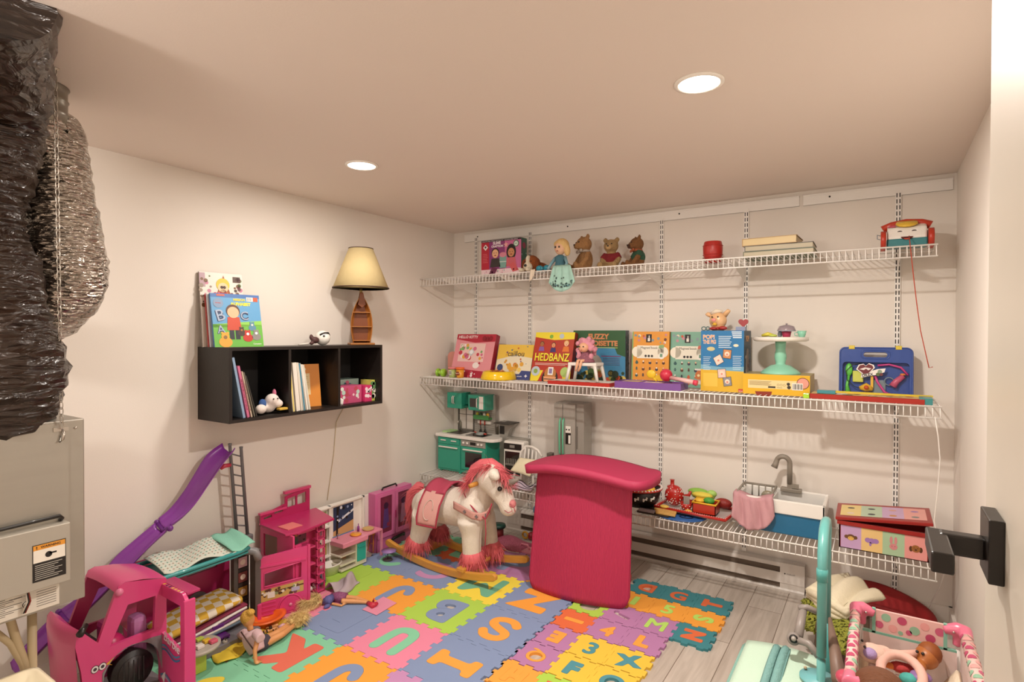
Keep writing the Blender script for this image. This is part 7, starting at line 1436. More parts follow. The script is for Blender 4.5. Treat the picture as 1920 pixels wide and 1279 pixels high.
    # lilac stand near rocker tip
    c=at(727,1050,'z',.0135); t=thing('lilac_doll_stand','lilac topped doll stand on thin grey legs behind the rocker tip','doll furniture',(c.x,c.y,.0135)); MB(pl('#9a78b4')).lathe([(0,.055),(.045,.058),(.048,.064),(0,.066)],c=(c.x+.01,c.y+.0,.0135),n=28).build('stand_top',t); MB(mat('#4f4a4a',.4)).lathe([(0,0),(.032,0),(.030,.005),(0,.006)],c=(c.x,c.y,.0135),n=24).tube([(c.x,c.y,.018),(c.x,c.y,.07)],.003,n=6).tube([(c.x-.02,c.y,.035),(c.x+.03,c.y,.04)],.002,n=5).build('metal_base',t)
mat_litter()
def limb(mb,P,r,n=12): mb.tube(P,r,n=n)
def dolls():
    SK=mat('#d99a62',.4)
    t=thing('boy_doll','blond boy doll in a pale pink shirt sitting on the mat with legs stretched out','doll',(.55,-2.07,.0135)); y=-2.085; A=lambda px,py,yy=y: at(px,py,'y',yy)
    b=MB(SK); b.ell(A(466,1162),(.026,.028,.033)); b.tube([A(468,1172),A(470,1182)],[.013,.014],n=12)
    hip=Vector((.535,-2.06,.036)); kn=Vector((.545,-1.955,.045)); ft=Vector((.485,-1.83,.028))
    for d in (0,.03): b.tube([hip+Vector((-d,0,0)),kn+Vector((-d*1.1,0,0)),ft+Vector((-d,0,0))],[.021,.015,.010],n=12); b.tube([ft+Vector((-d,0,0)),ft+Vector((-d+.0,.018,.014))],[.010,.008],n=8)
    sh=A(484,1195,-2.10); el=Vector((.60,-2.13,.065)); ha=Vector((.615,-2.135,.02)); b.tube([sh,el,ha],[.013,.010,.008],n=10)
    b.ell(ha+Vector((.004,.006,0)),(.010,.013,.006)); b.build('body',t,remesh=.0035,smooth_it=4)
    f=MB(SK); [f.tube([ha+Vector((.004*k-.006,.008,-.001)),ha+Vector((.006*k-.008,.024,-.003))],[.0026,.002],n=6) for k in range(4)]; f.tube([ha+Vector((-.006,0,0)),ha+Vector((-.016,.010,-.002))],[.003,.002],n=6); f.build('fingers',t)
    h=MB(mat('#d9a94a',.6,bump=.6,bscale=200)); h.ell(A(465,1158)+Vector((0,-.004,.004)),(.029,.031,.032)); h.ell(A(470,1148)+Vector((0,.0,0)),(.020,.018,.014)); h.build('blond_hair',t,remesh=.0025,smooth_it=6)
    s=MB(cloth('#d8b8bc')); s.tube([A(470,1184),A(472,1190),A(476,1205),A(482,1222)],[.028,.044,.042,.034],n=18); s.tube([A(480,1188,-2.10),A(489,1198,-2.11)],[.022,.021],n=12); s.tube([A(458,1188,-2.07),A(448,1194,-2.06)],[.022,.017],n=12); s.build('pink_shirt',t,remesh=.004,smooth_it=3)
    MB(cloth('#4a4450')).tube([hip+Vector((-.012,-.02,0)),hip+Vector((-.012,.01,0)),hip+Vector((-.012,.045,.002))],[.030,.036,.030],n=16).build('dark_shorts',t)
    MB(mat('#4a2f2a',.6)).tube([A(452,1185,-2.13),A(462,1200,-2.135),A(478,1222,-2.13)],.003,n=6).build('bag_strap',t)
    # blonde doll lying by his feet
    t=thing('curly_blonde_doll','doll with a big curly blonde hairdo lying by the boy doll\'s feet','doll',(.47,-1.85,.0135)); b=MB(SK); a0=at(545,1170,'z',.03)
    b.tube([a0,at(530,1178,'z',.025),at(518,1182,'z',.022)],[.014,.018,.012],n=12); b.tube([at(520,1178,'z',.02),at(500,1184,'z',.02),at(488,1187,'z',.02)],[.010,.008,.006],n=8); b.tube([at(522,1172,'z',.022),at(508,1176,'z',.02),at(498,1178,'z',.02)],[.010,.008,.006],n=8); b.ell(at(548,1166,'z',.036),(.02,.022,.02)); b.build('body',t,remesh=.0035)
    MB(cloth('#d8a8b0')).tube([at(533,1176,'z',.028),at(524,1181,'z',.026)],[.021,.019],n=12).build('pink_top',t)
    s=MB(BLACK); [s.tube([at(px,py,'z',.031),at(px+1.5,py+4,'z',.031)],.0035,n=6) for px,py in ((508,1174),(512,1181),(500,1182),(505,1175),(494,1184))]; s.build('black_bangles',t)
    rr=random.Random(8); h=MB(mat('#f0d08a',.55,bump=.9,bscale=110,stretch=(3,1,1))); c=at(556,1164,'z',.04)
    h.ell(c+Vector((.0,.008,0)),(.036,.042,.026))
    for k in range(30): q=2*PI*k/30; h.ell(c+Vector((.034*math.cos(q),.008+.040*math.sin(q),.014*math.sin(3*q))),(.010,.010,.010),n=8)
    h.strands([(c+Vector((.036*math.cos(q)*w_,.008+.04*math.sin(q)*w_,.018*(1-w_)+.004)),(math.cos(q),math.sin(q),.5*(1.2-w_))) for q in [2*PI*k/24 for k in range(24)] for w_ in (.3,.7,1)],900,.034,.0022,grav=1.0,jit=.6)
    h.build('curly_hair',t)
    # long legged doll in zebra skirt
    t=thing('lying_doll','doll in a zebra print skirt and red heels lying face down on the mat','doll',(.45,-1.55,.0135)); b=MB(SK)
    b.tube([at(640,1119,'z',.032),at(668,1122,'z',.028),at(690,1128,'z',.024)],[.014,.013,.008],n=12); b.tube([at(640,1127,'z',.03),at(668,1128,'z',.026),at(692,1130,'z',.022)],[.014,.012,.008],n=12); b.tube([at(622,1132,'z',.02),at(640,1136,'z',.018),at(652,1130,'z',.018)],[.008,.007,.005],n=8); b.ell(at(598,1128,'z',.035),(.02,.022,.02)); b.build('body',t,remesh=.0035)
    MB(mat('#8a4a72',.7,var=.9,vscale=160)).tube([at(622,1119,'z',.032),at(634,1119,'z',.035),at(648,1122,'z',.032)],[.020,.026,.028],n=16).build('zebra_skirt',t)
    MB(mat('#5f5f98',.7,var=.4,vscale=80)).tube([at(606,1128,'z',.03),at(614,1127,'z',.036),at(622,1121,'z',.033)],[.014,.026,.020],n=14).ell(at(613,1137,'z',.022),(.012,.02,.010)).build('blue_ruffled_top',t)
    MB(mat('#c22f44',.3)).tube([at(690,1131,'z',.022),at(700,1136,'z',.024),at(708,1131,'z',.030)],[.012,.017,.008],n=12).tube([at(700,1128,'z',.03),at(701,1122,'z',.05)],[.006,.002],n=6).build('red_high_heels',t)
    h=MB(mat('#f2d694',.55,bump=.9,bscale=110,stretch=(3,1,1))); c=at(590,1130,'z',.03)
    h.tube([c+Vector((.01,.03,.004)),c,c+Vector((0,-.045,-.006)),c+Vector((.02,-.085,-.014))],[.022,.034,.034,.016],n=14)
    for k in range(26): q=2*PI*k/26; h.ell(c+Vector((.034*math.cos(q),-.018+.052*math.sin(q),.008*math.sin(4*q))),(.009,.012,.009),n=8)
    h.strands([(c+Vector((.024*math.cos(q),-.018+.045*math.sin(q),.022)),(math.cos(q)*.5,-1,.1)) for q in [2*PI*k/24 for k in range(24)]]+[(c+Vector((.0,.02,.025)),(dx,-.9,.1)) for dx in (-.6,-.2,.2,.6)],900,.055,.0022,grav=.7,jit=.45)
    h.build('long_blonde_hair',t)
dolls()
def dollhouse():
    P1=pl('#d8487e',.3); P2=pl('#b82a62',.35)
    t=thing('pink_dollhouse_tower','pink folding dollhouse tower with a roof terrace and ladder shelf','dollhouse',(.2,-1.58,0))
    z=.40; MB(P2).prism([(.03,-1.74),(.30,-1.765),(.33,-1.70),(.30,-1.45),(.05,-1.38)],z,z+.012).build('terrace_floor',t,bevel=.002)
    wall_hole('terrace_back_wall',[(-1.74,z),(-1.42,z),(-1.42,z+.155),(-1.585,z+.125),(-1.585,z+.085),(-1.74,z+.055)],[[(-1.57,z+.06),(-1.515,z+.06),(-1.515,z+.115),(-1.57,z+.11)],[(-1.505,z+.06),(-1.445,z+.06),(-1.445,z+.125),(-1.505,z+.117)],[(-1.655,z+.045),(-1.60,z+.045),(-1.60,z+.075),(-1.655,z+.062)],[(-1.72,z+.03),(-1.67,z+.03),(-1.67,z+.048),(-1.72,z+.04)]],.010,P2,YZ(.035),t)
    MB(P1).box(.03,.052,-1.59,-1.415,z+.14,z+.155).box(.03,.052,-1.745,-1.58,z+.058,z+.07).build('parapet_cap',t)
    t2=MB(mat('#e07a78',.5)); t2.box(.17,.26,-1.72,-1.63,z+.0125,z+.016); t2.build('coral_mat',t)
    # front walls
    wall_hole('front_wall',[(.05,.0),(.335,.0),(.335,z),(.05,z)],[[(.08,.25),(.20,.25),(.20,.37),(.08,.37)]],.010,P1,XZ(-1.735),t)
    o=wall_hole('inner_wall',[(-1.73,0),(-1.455,0),(-1.455,z),(-1.73,z)],[],.010,P1,YZ(.20),t)
    a=MB(); a.M=YZ(.2105)
    for k in range(4):
        zz=.015+.095*k; a.rect(-1.66,zz,-1.57,zz+.082,PA(('#6a3f3a','#8a7a4a','#3f4a3a','#7a4a5a')[k]),1); scatter(a,1,1,12,['#e3d3c0','#2a1f1c','#c98a4a','#4a6a5a'],-1.655,-1.575,zz+.008,zz+.075,.005,.011,2,k); a.rect(-1.50,zz,-1.462,zz+.082,PA(('#5a6a7a','#c9b0c0','#d8cfc4','#8a5a6a')[k]),1); a.disc(-1.48,zz+.045,.012,PA('#2a2226'),3)
    a.build('room_pictures',o)
    for k in range(5): MB(P1).box(.205,.29,-1.68,-1.57,.0+.095*k,.008+.095*k).build('floor_slab',t)
    l=MB(P1); l.box(.275,.283,-1.555,-1.55,.0,.39); l.box(.275,.283,-1.505,-1.50,.0,.39); l.box(.232,.24,-1.53,-1.50,0,.39)
    l.build('ladder_shelf_side',t)
    for k in range(8): MB(P1).box(.235,.283,-1.555,-1.50,.02+.048*k,.026+.048*k).build('ladder_shelf_step',t)
    MB(P1).box(.335,.345,-1.735,-1.70,0,.35).build('corner_post',t)
    # white kitchen panel
    t=thing('white_doll_kitchen_wall','white dollhouse kitchen wall with shelves, winter picture and teal oven','dollhouse',(.08,-1.2,0)); wx=.06
    MB(WH).box(wx-.012,wx,-1.42,-1.02,0,.405,bev=.002).build('wall_panel',t); f=MB(WH)
    for yv in (-1.41,-1.30,-1.03): f.box(wx,wx+.02,yv-.006,yv+.006,0,.405)
    for zz in (.0,.10,.19,.28,.395): f.box(wx,wx+.03,-1.41,-1.30,zz,zz+.008)
    f.box(wx,wx+.02,-1.41,-1.02,.395,.405); f.build('white_frame',t)
    a=MB(); a.M=YZ(wx+.0006)
    for k in range(4): a.rect(-1.40,.012+.095*k,-1.31,.095+.093*k,PA(('#8a7a5a','#a8904a','#7a4a3a','#9aa06a')[k]),1); a.disc(-1.355,.05+.093*k,.016,PA(('#c9a83a','#e0c9a0','#2f2a26','#d8702e')[k]),2,ry=.024)
    a.rect(-1.26,.20,-1.10,.38,PA('#2a3a5a'),1); a.flat([(-1.26,.2),(-1.10,.2),(-1.10,.27),(-1.18,.25),(-1.26,.23)],PA('#c9a06a'),2); a.flat([(-1.24,.2),(-1.225,.2),(-1.215,.38),(-1.235,.38)],PA('#1a1412'),3); a.flat([(-1.23,.29),(-1.10,.34),(-1.10,.325),(-1.23,.275)],PA('#e0e4ea'),3); scatter(a,1,1,12,['#e6e8ee','#1a1412','#8a9ac0'],-1.25,-1.11,.28,.37,.004,.010,4,2)
    a.build('room_print',t); MB(pl('#5b86b0')).box(wx+.0,wx+.006,-1.265,-1.10,.19,.20).build('picture_ledge',t)
    MB(pl('#e690a8')).box(wx,.20,-1.30,-1.10,.165,.195,bev=.004).build('pink_counter',t); MB(pl('#e690a8')).box(wx,.18,-1.10,-.96,.178,.190,bev=.002).box(wx+.10,.175,-.965,-.955,.0,.178).build('pink_table_top',t)
    c=MB(mat('#ddd6c4',.5)); c.box(wx,.175,-1.30,-1.185,.05,.06); c.box(wx,.175,-1.30,-1.185,.105,.113); c.box(wx,.18,-1.185,-1.10,.03,.165); c.box(wx,.07,-1.30,-1.18,.03,.165); c.box(wx,.18,-1.30,-1.10,.02,.03); c.build('cabinet_body',t)
    q=MB(pl('#2fa89c')).box(.18,.186,-1.178,-1.108,.045,.155,bev=.003).build('teal_oven_door',t); MB(pl('#2fa89c')).box(.186,.193,-1.172,-1.114,.132,.138).build('oven_handle',q)
    MB(pl('#f0a032')).lathe([(0,0),(.030,0),(.036,.005),(.03,.010),(0,.010)],c=(.14,-1.15,.1955),n=24).build('orange_dish',thing('orange_toy_dish','tiny orange dish on the pink doll kitchen counter','toy dish',(.14,-1.15,.1955)))
    MB(pl('#c9a86a')).lathe([(0,0),(.032,0),(.038,.010),(.034,.010),(.028,.003),(0,.003)],c=(.12,-1.03,.191),n=24).build('woven_bowl',thing('tan_toy_bowl','tiny tan bowl on the right of the pink doll counter','toy dish',(.12,-1.03,.191)))
    q=thing('purple_toy_bottle','tiny purple toy bottle behind the orange dish','toy bottle',(.09,-1.09,.191)); MB(pl('#8a3a8a')).lathe([(0,0),(.008,0),(.008,.03),(.003,.035),(.003,.048),(0,.05)],c=(.09,-1.085,.191),n=12).build('bottle_body',q)
    MB(SILV).tube([(.10,-1.26,.195),(.10,-1.26,.225),(.115,-1.26,.23),(.125,-1.26,.22)],.003,n=6).build('tiny_faucet',t)
    c=at(700,1030,'z',.02); t=thing('orange_doll_stool','orange high doll stool with four thin legs by the doll kitchen','doll furniture',(c.x,c.y,0)); z0=.013; O_=pl('#e6902e')
    MB(O_).lathe([(0,0),(.03,0),(.032,.008),(0,.012)],c=(c.x,c.y,.125),n=24).build('stool_seat',t); MB(O_).grid(lambda u,v:(c.x+.034*math.cos(PI*(u-.35)),c.y+.034*math.sin(PI*(u-.35)),.13+.035*v),10,3,th=.004).build('curved_back',t)
    for i in range(4): a_=PI/4+PI/2*i; MB(O_).tube([(c.x+.018*math.cos(a_),c.y+.018*math.sin(a_),.125),(c.x+.036*math.cos(a_),c.y+.036*math.sin(a_),z0)],.003,n=6).build('leg',t)
    MB(O_).tube([(c.x+.028*math.cos(PI/4+PI/2*i),c.y+.028*math.sin(PI/4+PI/2*i),.065) for i in range(4)],.002,n=5,closed=True).build('rung',t)
    # pink wardrobe
    t=thing('pink_doll_wardrobe','tall pink doll wardrobe with two tinted doors in the corner','doll wardrobe',(.08,-.76,0)); y0,y1=-.945,-.60
    MB(pl('#cf6a9e')).box(.03,.10,y0,y1,.0,.395,bev=.004).build('wardrobe_body',t); MB(WHITE).box(.015,.03,y0-.03,y1,.0,.385,bev=.002).build('white_back',t)
    for a_,b_ in ((y0+.01,(y0+y1)/2-.003),((y0+y1)/2+.003,y1-.01)):
        d=wall_hole('tinted_door',[(a_,.09),(b_,.09),(b_,.385),(a_,.385)],[[(a_+.025,.12),(b_-.025,.12),(b_-.025,.365),(a_+.025,.365)]],.008,pl('#d874a6'),YZ(.101),t)
        MB(mat('#7a2f4a',.15,var=.25,vscale=25,coat=1)).box(.1005,.104,a_+.02,b_-.02,.115,.37).build('tinted_pane',d)
        s=MB(); s.M=YZ(.1045); rr=random.Random(int(abs(a_)*100)); cxx=(a_+b_)/2; s.disc(cxx,.30,.022,PA('#3a1a3a'),1); s.flat([(cxx-.03,.15),(cxx+.03,.15),(cxx+.018,.28),(cxx-.018,.28)],PA('#5a3a78' if a_<-.9 else '#b07a9a'),1); s.disc(cxx+.02,.17,.014,PA('#8a2f4a'),2); s.build('clothes_print',d)
    MB(BLACK).tube([(.101,-.80,.045),(.112,-.79,.06),(.112,-.69,.068),(.101,-.68,.055)],.010,n=8).build('black_handle',t); MB(BLACK).tube([(.06,-.85,.396),(.06,-.84,.41),(.06,-.72,.413),(.06,-.71,.396)],.006,n=8).build('carry_handle',t)
    MB(pl('#a8326a')).box(.109,.116,-.775,-.769,.20,.25).build('door_pull',t)
    for k in range(6): pass
dollhouse()
# ================================================================ right foreground: doll playpen, stroller, towels
def playpen():
    t=thing('doll_playpen','doll playpen with pink corner joints and dotted pink fabric by the right wall','doll playpen',(2.97,-1.5,0)); x0,x1,y0,y1,z=2.825,3.125,-1.80,-1.27,.50
    J=pl('#d9708c',.35); F=mat('#e0b4ae',.85)
    DOTS=[PA('#c25a7a'),PA('#8fb89c'),PA('#e0a09c'),PA('#b84a6c')]
    def dotted_tube(p,q,r,seed):
        o=MB(mat('#e2bcb4',.8)).cyl(p,q,r,n=18).build('fabric_sleeve',t); p=Vector(p);q=Vector(q); ax=(q-p).normalized(); L=(q-p).length; rr=random.Random(seed); d=MB(); n_=int(L/.028); a=ax.orthogonal().normalized(); b=ax.cross(a)
        for i in range(n_):
            for j in range(3):
                th=2*PI*(j/3)+i*1.05; c=p+ax*(L*(i+.5)/n_); m=rr.choice(DOTS); pt=lambda rad,q_:c+ax*(rad*math.sin(q_))+(a*math.cos(th+rad*math.cos(q_)/r)+b*math.sin(th+rad*math.cos(q_)/r))*(r+.0012)
                vs=[pt(0,0)]+[pt(rad,2*PI*k/10) for rad in (.004,.008,.0118) for k in range(10)]
                d.add(vs,[(0,1+k,1+(k+1)%10) for k in range(10)]+[(1+10*e+k,11+10*e+k,11+10*e+(k+1)%10,1+10*e+(k+1)%10) for e in (0,1) for k in range(10)],m)
        d.nonorm=1; d.build('fabric_dots',o)
    dotted_tube((x0,y0+.05,z),(x0,y1-.04,z),.015,1); dotted_tube((x1,y0+.0,z),(x1,y1-.04,z),.016,2)
    MB(J).cyl((x0+.03,y0,z-.02),(x1-.03,y0,z-.02),.012).build('front_rail',t); MB(pl('#7fb8a4')).cyl((x0+.03,y1,z-.069),(x1-.03,y1,z-.069),.005).build('back_rail',t)
    for x,s in ((x0,1),(x1,-1)):
        for y in (y1,y0+.02):
            m=MB(J); m.tube([(x,y-.05 if y==y1 else y+.04,z),(x,y-.01,z+.004),(x+s*.02,y,z+.004),(x+s*.055,y,z-.005)],[.018,.022,.022,.014],n=12); m.tube([(x+s*.012,y,z),(x+s*.02,y,z-.05)],[.02,.012],n=10); m.build('corner_joint',t,remesh=.004,smooth_it=3)
            MB(SILV).ell((x+s*.03,y-.021,z+.0),.004,n=10).build('screw',t)
            MB(mat('#cfc7c0',.4)).cyl((x+s*.015,y,z-.03),(x+s*.015,y,.0),.008,n=10).build('leg',t)
    # back fabric band with dots and mint binding
    b=MB(F); b.box(x0+.055,x1-.05,y1-.004,y1+.004,z-.065,z+.012,bev=.002); o=b.build('fabric_band',t)
    a=MB(); a.M=TR((x0+.055,y1-.0042,z-.065))@FRONT; w=x1-x0-.105
    for k,(u,v,r) in enumerate(((.07,.35,.017),(.17,.72,.019),(.27,.3,.018),(.40,.72,.019),(.50,.28,.012),(.58,.42,.020),(.72,.7,.018),(.80,.25,.019),(.93,.62,.019),(.38,.18,.010))): a.disc(u*w,.077*v,r*.72,DOTS[k%4],1)
    a.build('band_dots',o)
    m=MB(pl('#7fb8a4')); m.box(x0+.048,x0+.058,y1-.006,y1+.006,z-.07,z+.014); m.box(x1-.055,x1-.045,y1-.006,y1+.006,z-.07,z+.014); m.box(x0+.02,x1-.02,y1-.006,y1+.004,z-.072,z-.064); m.build('mint_binding',t)
    N=mat('#d8bcb6',.8,alpha=.72)
    MB(N).grid(lambda u,v:(x0+.02+(x1-x0-.04)*u,y1-.01-.02*math.sin(PI*v),.14+(z-.21)*v),8,6).build('mesh_panel',t)
    for x in (x0+.012,x1-.012): MB(N).grid(lambda u,v,x=x:(x,y0+.02+(y1-y0-.03)*u,.14+(z-.15)*v),8,4).build('mesh_panel',t)
    a=MB(paper('#d8cfc8')); a.M=TR((2.965,y1-.042,.34))@FRONT; a.rect(-.03,-.06,.03,.07,None,1); [a.rect(-.025,.055-.009*k,.025-.004*(k%3),.0575-.009*k,PA('#a87a7a'),2) for k in range(12)]; a.build('care_label',t)
    MB(F).box(x0+.01,x1-.01,y0+.01,y1-.01,.13,.14).build('pen_floor',t)
    # contents
    q=thing('cream_doll_quilt','cream doll quilt with small hearts bunched in the playpen','doll quilt',(2.97,-1.5,.14)); Qm=mat('#e3d2b8',.9,bump=.4,bscale=60,var=.06,vscale=60)
    MB(Qm).grid(lambda u,v:(x0+.02+(x1-x0-.045)*u,y0+.04+(y1-y0-.09)*v,.235+.09*(abs(2*u-1)**3)*.8+.08*v**2+.012*math.sin(9*u+6*v)-.03*math.sin(PI*u)),22,22,th=.012).build('quilt_sheet',q)
    p=at(1660,1262,'z',.42)
    q=thing('pink_neck_pillow','pale pink ring shaped padded handle lying over the dolls in the playpen','doll carrier',(2.95,-1.62,.36)); c=at(1690,1262,'z',.40); MB(mat('#e0b2a4',.85)).tube([c+Vector((.055*math.cos(a),.075*math.sin(a),.02*math.sin(a))) for a in [R(x) for x in range(-50,231,20)]],.014,n=12).build('padded_ring',q); a0=at(1650,1222,'z',.42); MB(mat('#e0b2a4',.85)).tube([a0,at(1690,1228,'z',.42),at(1735,1225,'z',.42)],[.012,.014,.012],n=10).build('padded_strap',q)
    c=at(1738,1232,'z',.415); q=thing('brown_haired_baby_doll','brown skinned baby doll lying at the right inside the playpen','doll',tuple(c)); SKB=mat('#a5622e',.4)
    MB(SKB).ell(c,(.034,.042,.036)).ell(c+Vector((-.02,-.055,-.01)),(.018,.03,.016)).build('head',q,remesh=.004); MB(mat('#8a4a1c',.6)).ell(c+Vector((.008,.01,.01)),(.034,.040,.034)).build('hair',q)
    for d in (-.012,.012): MB(BLACK).ell(c+Vector((-.02+d*.6,-.030-d*.2,.022)),.005,n=10).build('eye',q)
    MB(pl('#8a6aa0')).ell(c+Vector((-.02,-.09,-.025)),(.03,.03,.014)).build('lilac_top',q)
    c=at(1635,1225,'z',.41); q=thing('white_plush_cat','white and pink plush cat face at the left of the playpen','soft toy',tuple(c)); MB(cloth('#e0c0b0')).ell(c,(.045,.04,.03)).ell(c+Vector((.03,.02,.004)),(.03,.025,.02)).build('head',q,remesh=.005); MB(cloth('#a890c0')).ell(c+Vector((-.005,-.03,.012)),(.02,.024,.016)).build('lilac_patch',q)
    for dx,dy in ((-.028,.01),(-.02,-.03)): MB(BLACK).ell(c+Vector((dx,dy,.029)),.0045,n=8).build('eye',q)
    for l,cc,(px,py),r in (('crimson folded doll dress in the middle of the playpen','#b83a3a',(1690,1252),(.035,.022,.016)),('turquoise doll bonnet at the bottom of the playpen','#4aa8a0',(1705,1274),(.028,.024,.018)),('orange striped doll sock in the playpen centre','#d8783a',(1668,1248),(.026,.012,.010)),('white and red striped doll clothes left of the ring','#d8c0b8',(1642,1250),(.022,.024,.012))):
        c=at(px,py,'z',.38); q=thing('doll_clothing',l,'doll clothes',tuple(c)); MB(mat(cc,.8,bump=.5,bscale=40)).ell(c,r).ell(c+Vector((.012,.01,-.004)),(r[0]*.8,r[1],r[2])).build('garment',q,remesh=.004)
    c=at(1650,1290,'z',.50); q=thing('brown_haired_doll_head','doll with smooth brown hair at the bottom edge, in front of the playpen','doll',tuple(c)); Hm=mat('#6d3f22',.5,bump=.6,bscale=70,stretch=(1,6,1)); MB(Hm).ell(c,(.062,.055,.05),n=28).ell(c+Vector((-.055,.0,-.005)),(.022,.02,.02)).build('brown_hair',q); MB(mat('#c98a5a',.5)).ell(c+Vector((0,-.03,-.03)),(.045,.04,.04)).build('head',q); MB(cloth('#b8607a')).lathe([(.05,-.36),(.06,-.2),(.03,-.06),(0,-.055)],c=tuple(c)).build('dress',q)
playpen()
def stroller():
    T=pl('#62a8a4',.35); t=thing('teal_doll_stroller','teal framed doll stroller seen from the side with grey hub arms','doll stroller',(2.73,-1.40,0))
    xa=at(1541,1150,'y',-1.51).x; xb=at(1549,1150,'y',-1.27).x; X_=lambda y:xa+(xb-xa)*(y+1.51)/.24
    MB(T).tube([(X_(y),y,z) for y,z in ((-1.52,.42),(-1.51,.70),(-1.498,.745),(-1.46,.785),(-1.42,.802),(-1.36,.807),(-1.30,.797),(-1.27,.765),(-1.262,.73),(-1.26,.42))],[.0145]*2+[.016]*6+[.0145]*2,n=14).build('push_handle',t)
    MB(T).cyl((xa,-1.52,.41),(xa,-1.525,.015),.013).build('front_leg',t); MB(pl('#4fa09c')).cyl((xb,-1.26,.42),(xb,-1.26,.015),.0155).build('rear_leg',t); MB(pl('#4fa09c')).tube([(xa,-1.51,.70),(xa,-1.511,.66)],.017,n=14).build('sleeve',t)
    a=at(1497,1140,'z',.46); b=at(1488,1198,'z',.40); G=mat('#8f8680',.4)
    MB(G).tube([a+Vector((.015,.02,.0)),b+Vector((.012,.02,0))],[.014,.016],n=10).build('grey_upright',t); c=at(1538,1150,'z',.45); MB(G).tube([a,a.lerp(c,.4)+Vector((0,0,.01)),c],[.010,.011,.010],n=10).build('grey_arm',t)
    d=at(1535,1232,'z',.38); MB(G).tube([b,b.lerp(d,.5)+Vector((.01,0,.016)),d],[.013,.012,.011],n=10).build('grey_arm',t)
    n=(CAM-b).normalized(); MB(G).cyl(b-n*.012,b+n*.016,.021,n=24).build('hub',t); MB(BLACK).cyl(b+n*.016,b+n*.019,.014,n=24).build('hub_ring',t); MB(mat('#a8a098',.4)).cyl(b+n*.019,b+n*.021,.008,n=20).build('hub_cap',t)
    p,q,r,s=at(1556,1160,'z',.48),at(1575,1279,'z',.42),at(1592,1300,'z',.40),at(1562,1165,'z',.46)
    MB(mat('#7a6255',.5)).tube([p,p.lerp(q,.5),q],[.006,.018,.024],n=6).build('brown_side_bar',t); MB(pl('#c04a62')).ell(at(1588,1272,'z',.46),(.03,.03,.022)).build('crimson_seat_edge',t)
    # mint canopy / seat fabric
    P=[at(1402,1208,'z',.30),at(1368,1290,'z',.30),at(1500,1300,'z',.31),at(1540,1248,'z',.32),at(1480,1222,'z',.31)]
    A_,B_,C_,D_=at(1402,1206,'z',.30),at(1545,1243,'z',.31),at(1545,1330,'z',.31),at(1350,1330,'z',.30)
    o=MB(cloth('#c2dcc8')).grid(lambda u,v:A_.lerp(B_,u).lerp(D_.lerp(C_,u),v)+Vector((0,0,.012*math.sin(PI*u))),14,10,th=.012).build('mint_seat_fabric',t)
    o2=MB(cloth('#8ab8ac'))
    for k in range(3): o2.tube([A_.lerp(D_,x/8)+Vector((-.003-.006*k,0,-.006*k)) for x in range(9)],.0035,n=6)
    o2.build('fabric_binding',t)
    a1,b1,c1,d1=at(1452,1213,'z',.33),at(1484,1218,'z',.33),at(1462,1290,'z',.33),at(1424,1290,'z',.33)
    s=MB(mat('#7aa8a4',.9,bump=.5,bscale=120)); s.grid(lambda u,v:a1.lerp(b1,u).lerp(d1.lerp(c1,u),v)+Vector((0,0,.006*math.sin(12*u)+.006*math.sin(4*v))),12,10,th=.006); s.build('teal_strap',t)
    c=at(1535,1268,'z',.335); MB(pl('#74b8bc',.4)).lathe([(0,0),(.055,0),(.055,.006),(0,.008)],c=tuple(c+Vector((.0,-.02,0))),n=36).build('teal_tray',t); MB(mat('#b8a080',.4)).cyl(at(1510,1252,'z',.345),at(1510,1252,'z',.350),.005).build('rivet',t)
stroller()
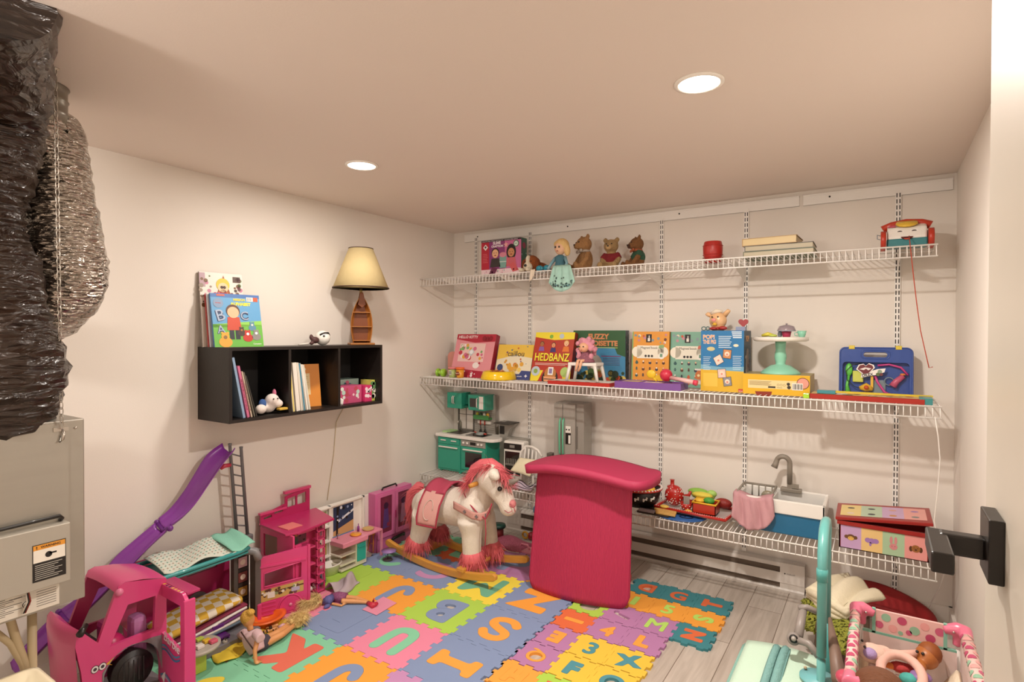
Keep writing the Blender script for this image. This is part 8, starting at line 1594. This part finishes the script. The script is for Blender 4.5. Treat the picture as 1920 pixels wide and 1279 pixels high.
def towels():
    c=at(1575,1125,'z',.22); C=mat('#e6dcc0',.9,bump=.3,bscale=120)
    t=thing('cream_blanket','cream fleece blanket heaped behind the playpen','blanket',(2.75,-.75,0)); a,b,c_,d=at(1515,1112,'z',.26),at(1585,1078,'z',.24),at(1655,1125,'z',.24),at(1590,1150,'z',.26)
    MB(C).grid(lambda u,v:a.lerp(b,u).lerp(d.lerp(c_,u),v)+Vector((0,0,.03*math.sin(PI*u)*math.sin(PI*v)+.014*math.sin(13*v+3*u))),24,24,th=.02).build('top_fold',t)
    MB(C).grid(lambda u,v:a.lerp(d,u)+Vector((.01*math.sin(9*u),-.01,-.24*v+.01*math.sin(8*u))),14,8,th=.02).build('hanging_fold',t) if 0 else None
    for k in range(4): p=at(1516,1108,'z',.27).lerp(at(1590,1142,'z',.27),0)+Vector((0,0,-.02*k)); MB(C).tube([p+Vector((.0,.02*k,0)),p.lerp(d,.5)+Vector((0,0,.006-.018*k)),d+Vector((0,.01*k,-.02*k))],[.016,.019,.016],n=12).build('rolled_fold',t)
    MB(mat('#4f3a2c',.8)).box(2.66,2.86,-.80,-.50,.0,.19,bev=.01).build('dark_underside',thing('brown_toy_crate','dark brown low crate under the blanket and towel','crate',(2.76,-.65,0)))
    t=thing('green_towel','fluffy lime green towel hanging left of the playpen','towel',(2.72,-.95,0)); G=mat('#96993a',.95,bump=1,bscale=130,var=.3,vscale=90)
    a,b,c_,d=at(1508,1128,'z',.20),at(1598,1142,'z',.24),at(1590,1230,'z',.16),at(1512,1180,'z',.12)
    r5=random.Random(5); MB(G).grid(lambda u,v:a.lerp(b,u).lerp(d.lerp(c_,u),v)+Vector((r5.gauss(0,.0006),r5.gauss(0,.0006),.018*math.sin(7*v+4*u)*math.sin(PI*u)+r5.gauss(0,.0014))),64,64,th=.022).build('towel_sheet',t)
    e=at(1563,1180,'z',.19); MB(G).tube([e+Vector((.026*math.cos(q),.032*math.sin(q),.012)) for q in [2*PI*k/14 for k in range(14)]],.010,n=8,closed=True).build('curled_fold',t)
    # red arc cushion
    t=thing('red_saucer_cushion','dark red round padded toy leaning on the back wall at the right','floor toy',(2.86,-.25,0)); Rm=mat('#96181c',.6,var=.1,vscale=10)
    MB(Rm).grid(lambda u,v:(lambda q,r:(2.92+r*.205*math.cos(q),-.07-.12*(1-v),.004+.14*(1-.3*math.cos(q))*max(0,math.sin(q))**.75*(.45+.55*v)))(PI*u,1),30,10,th=.02).build('red_shell',t)
    MB(mat('#cfc4b4',.7)).grid(lambda u,v:(2.80+.07*u,-.185+.05*v,.105+.006*math.sin(PI*u)+.02*v),6,6,th=.006).build('pale_patch',t)
towels()
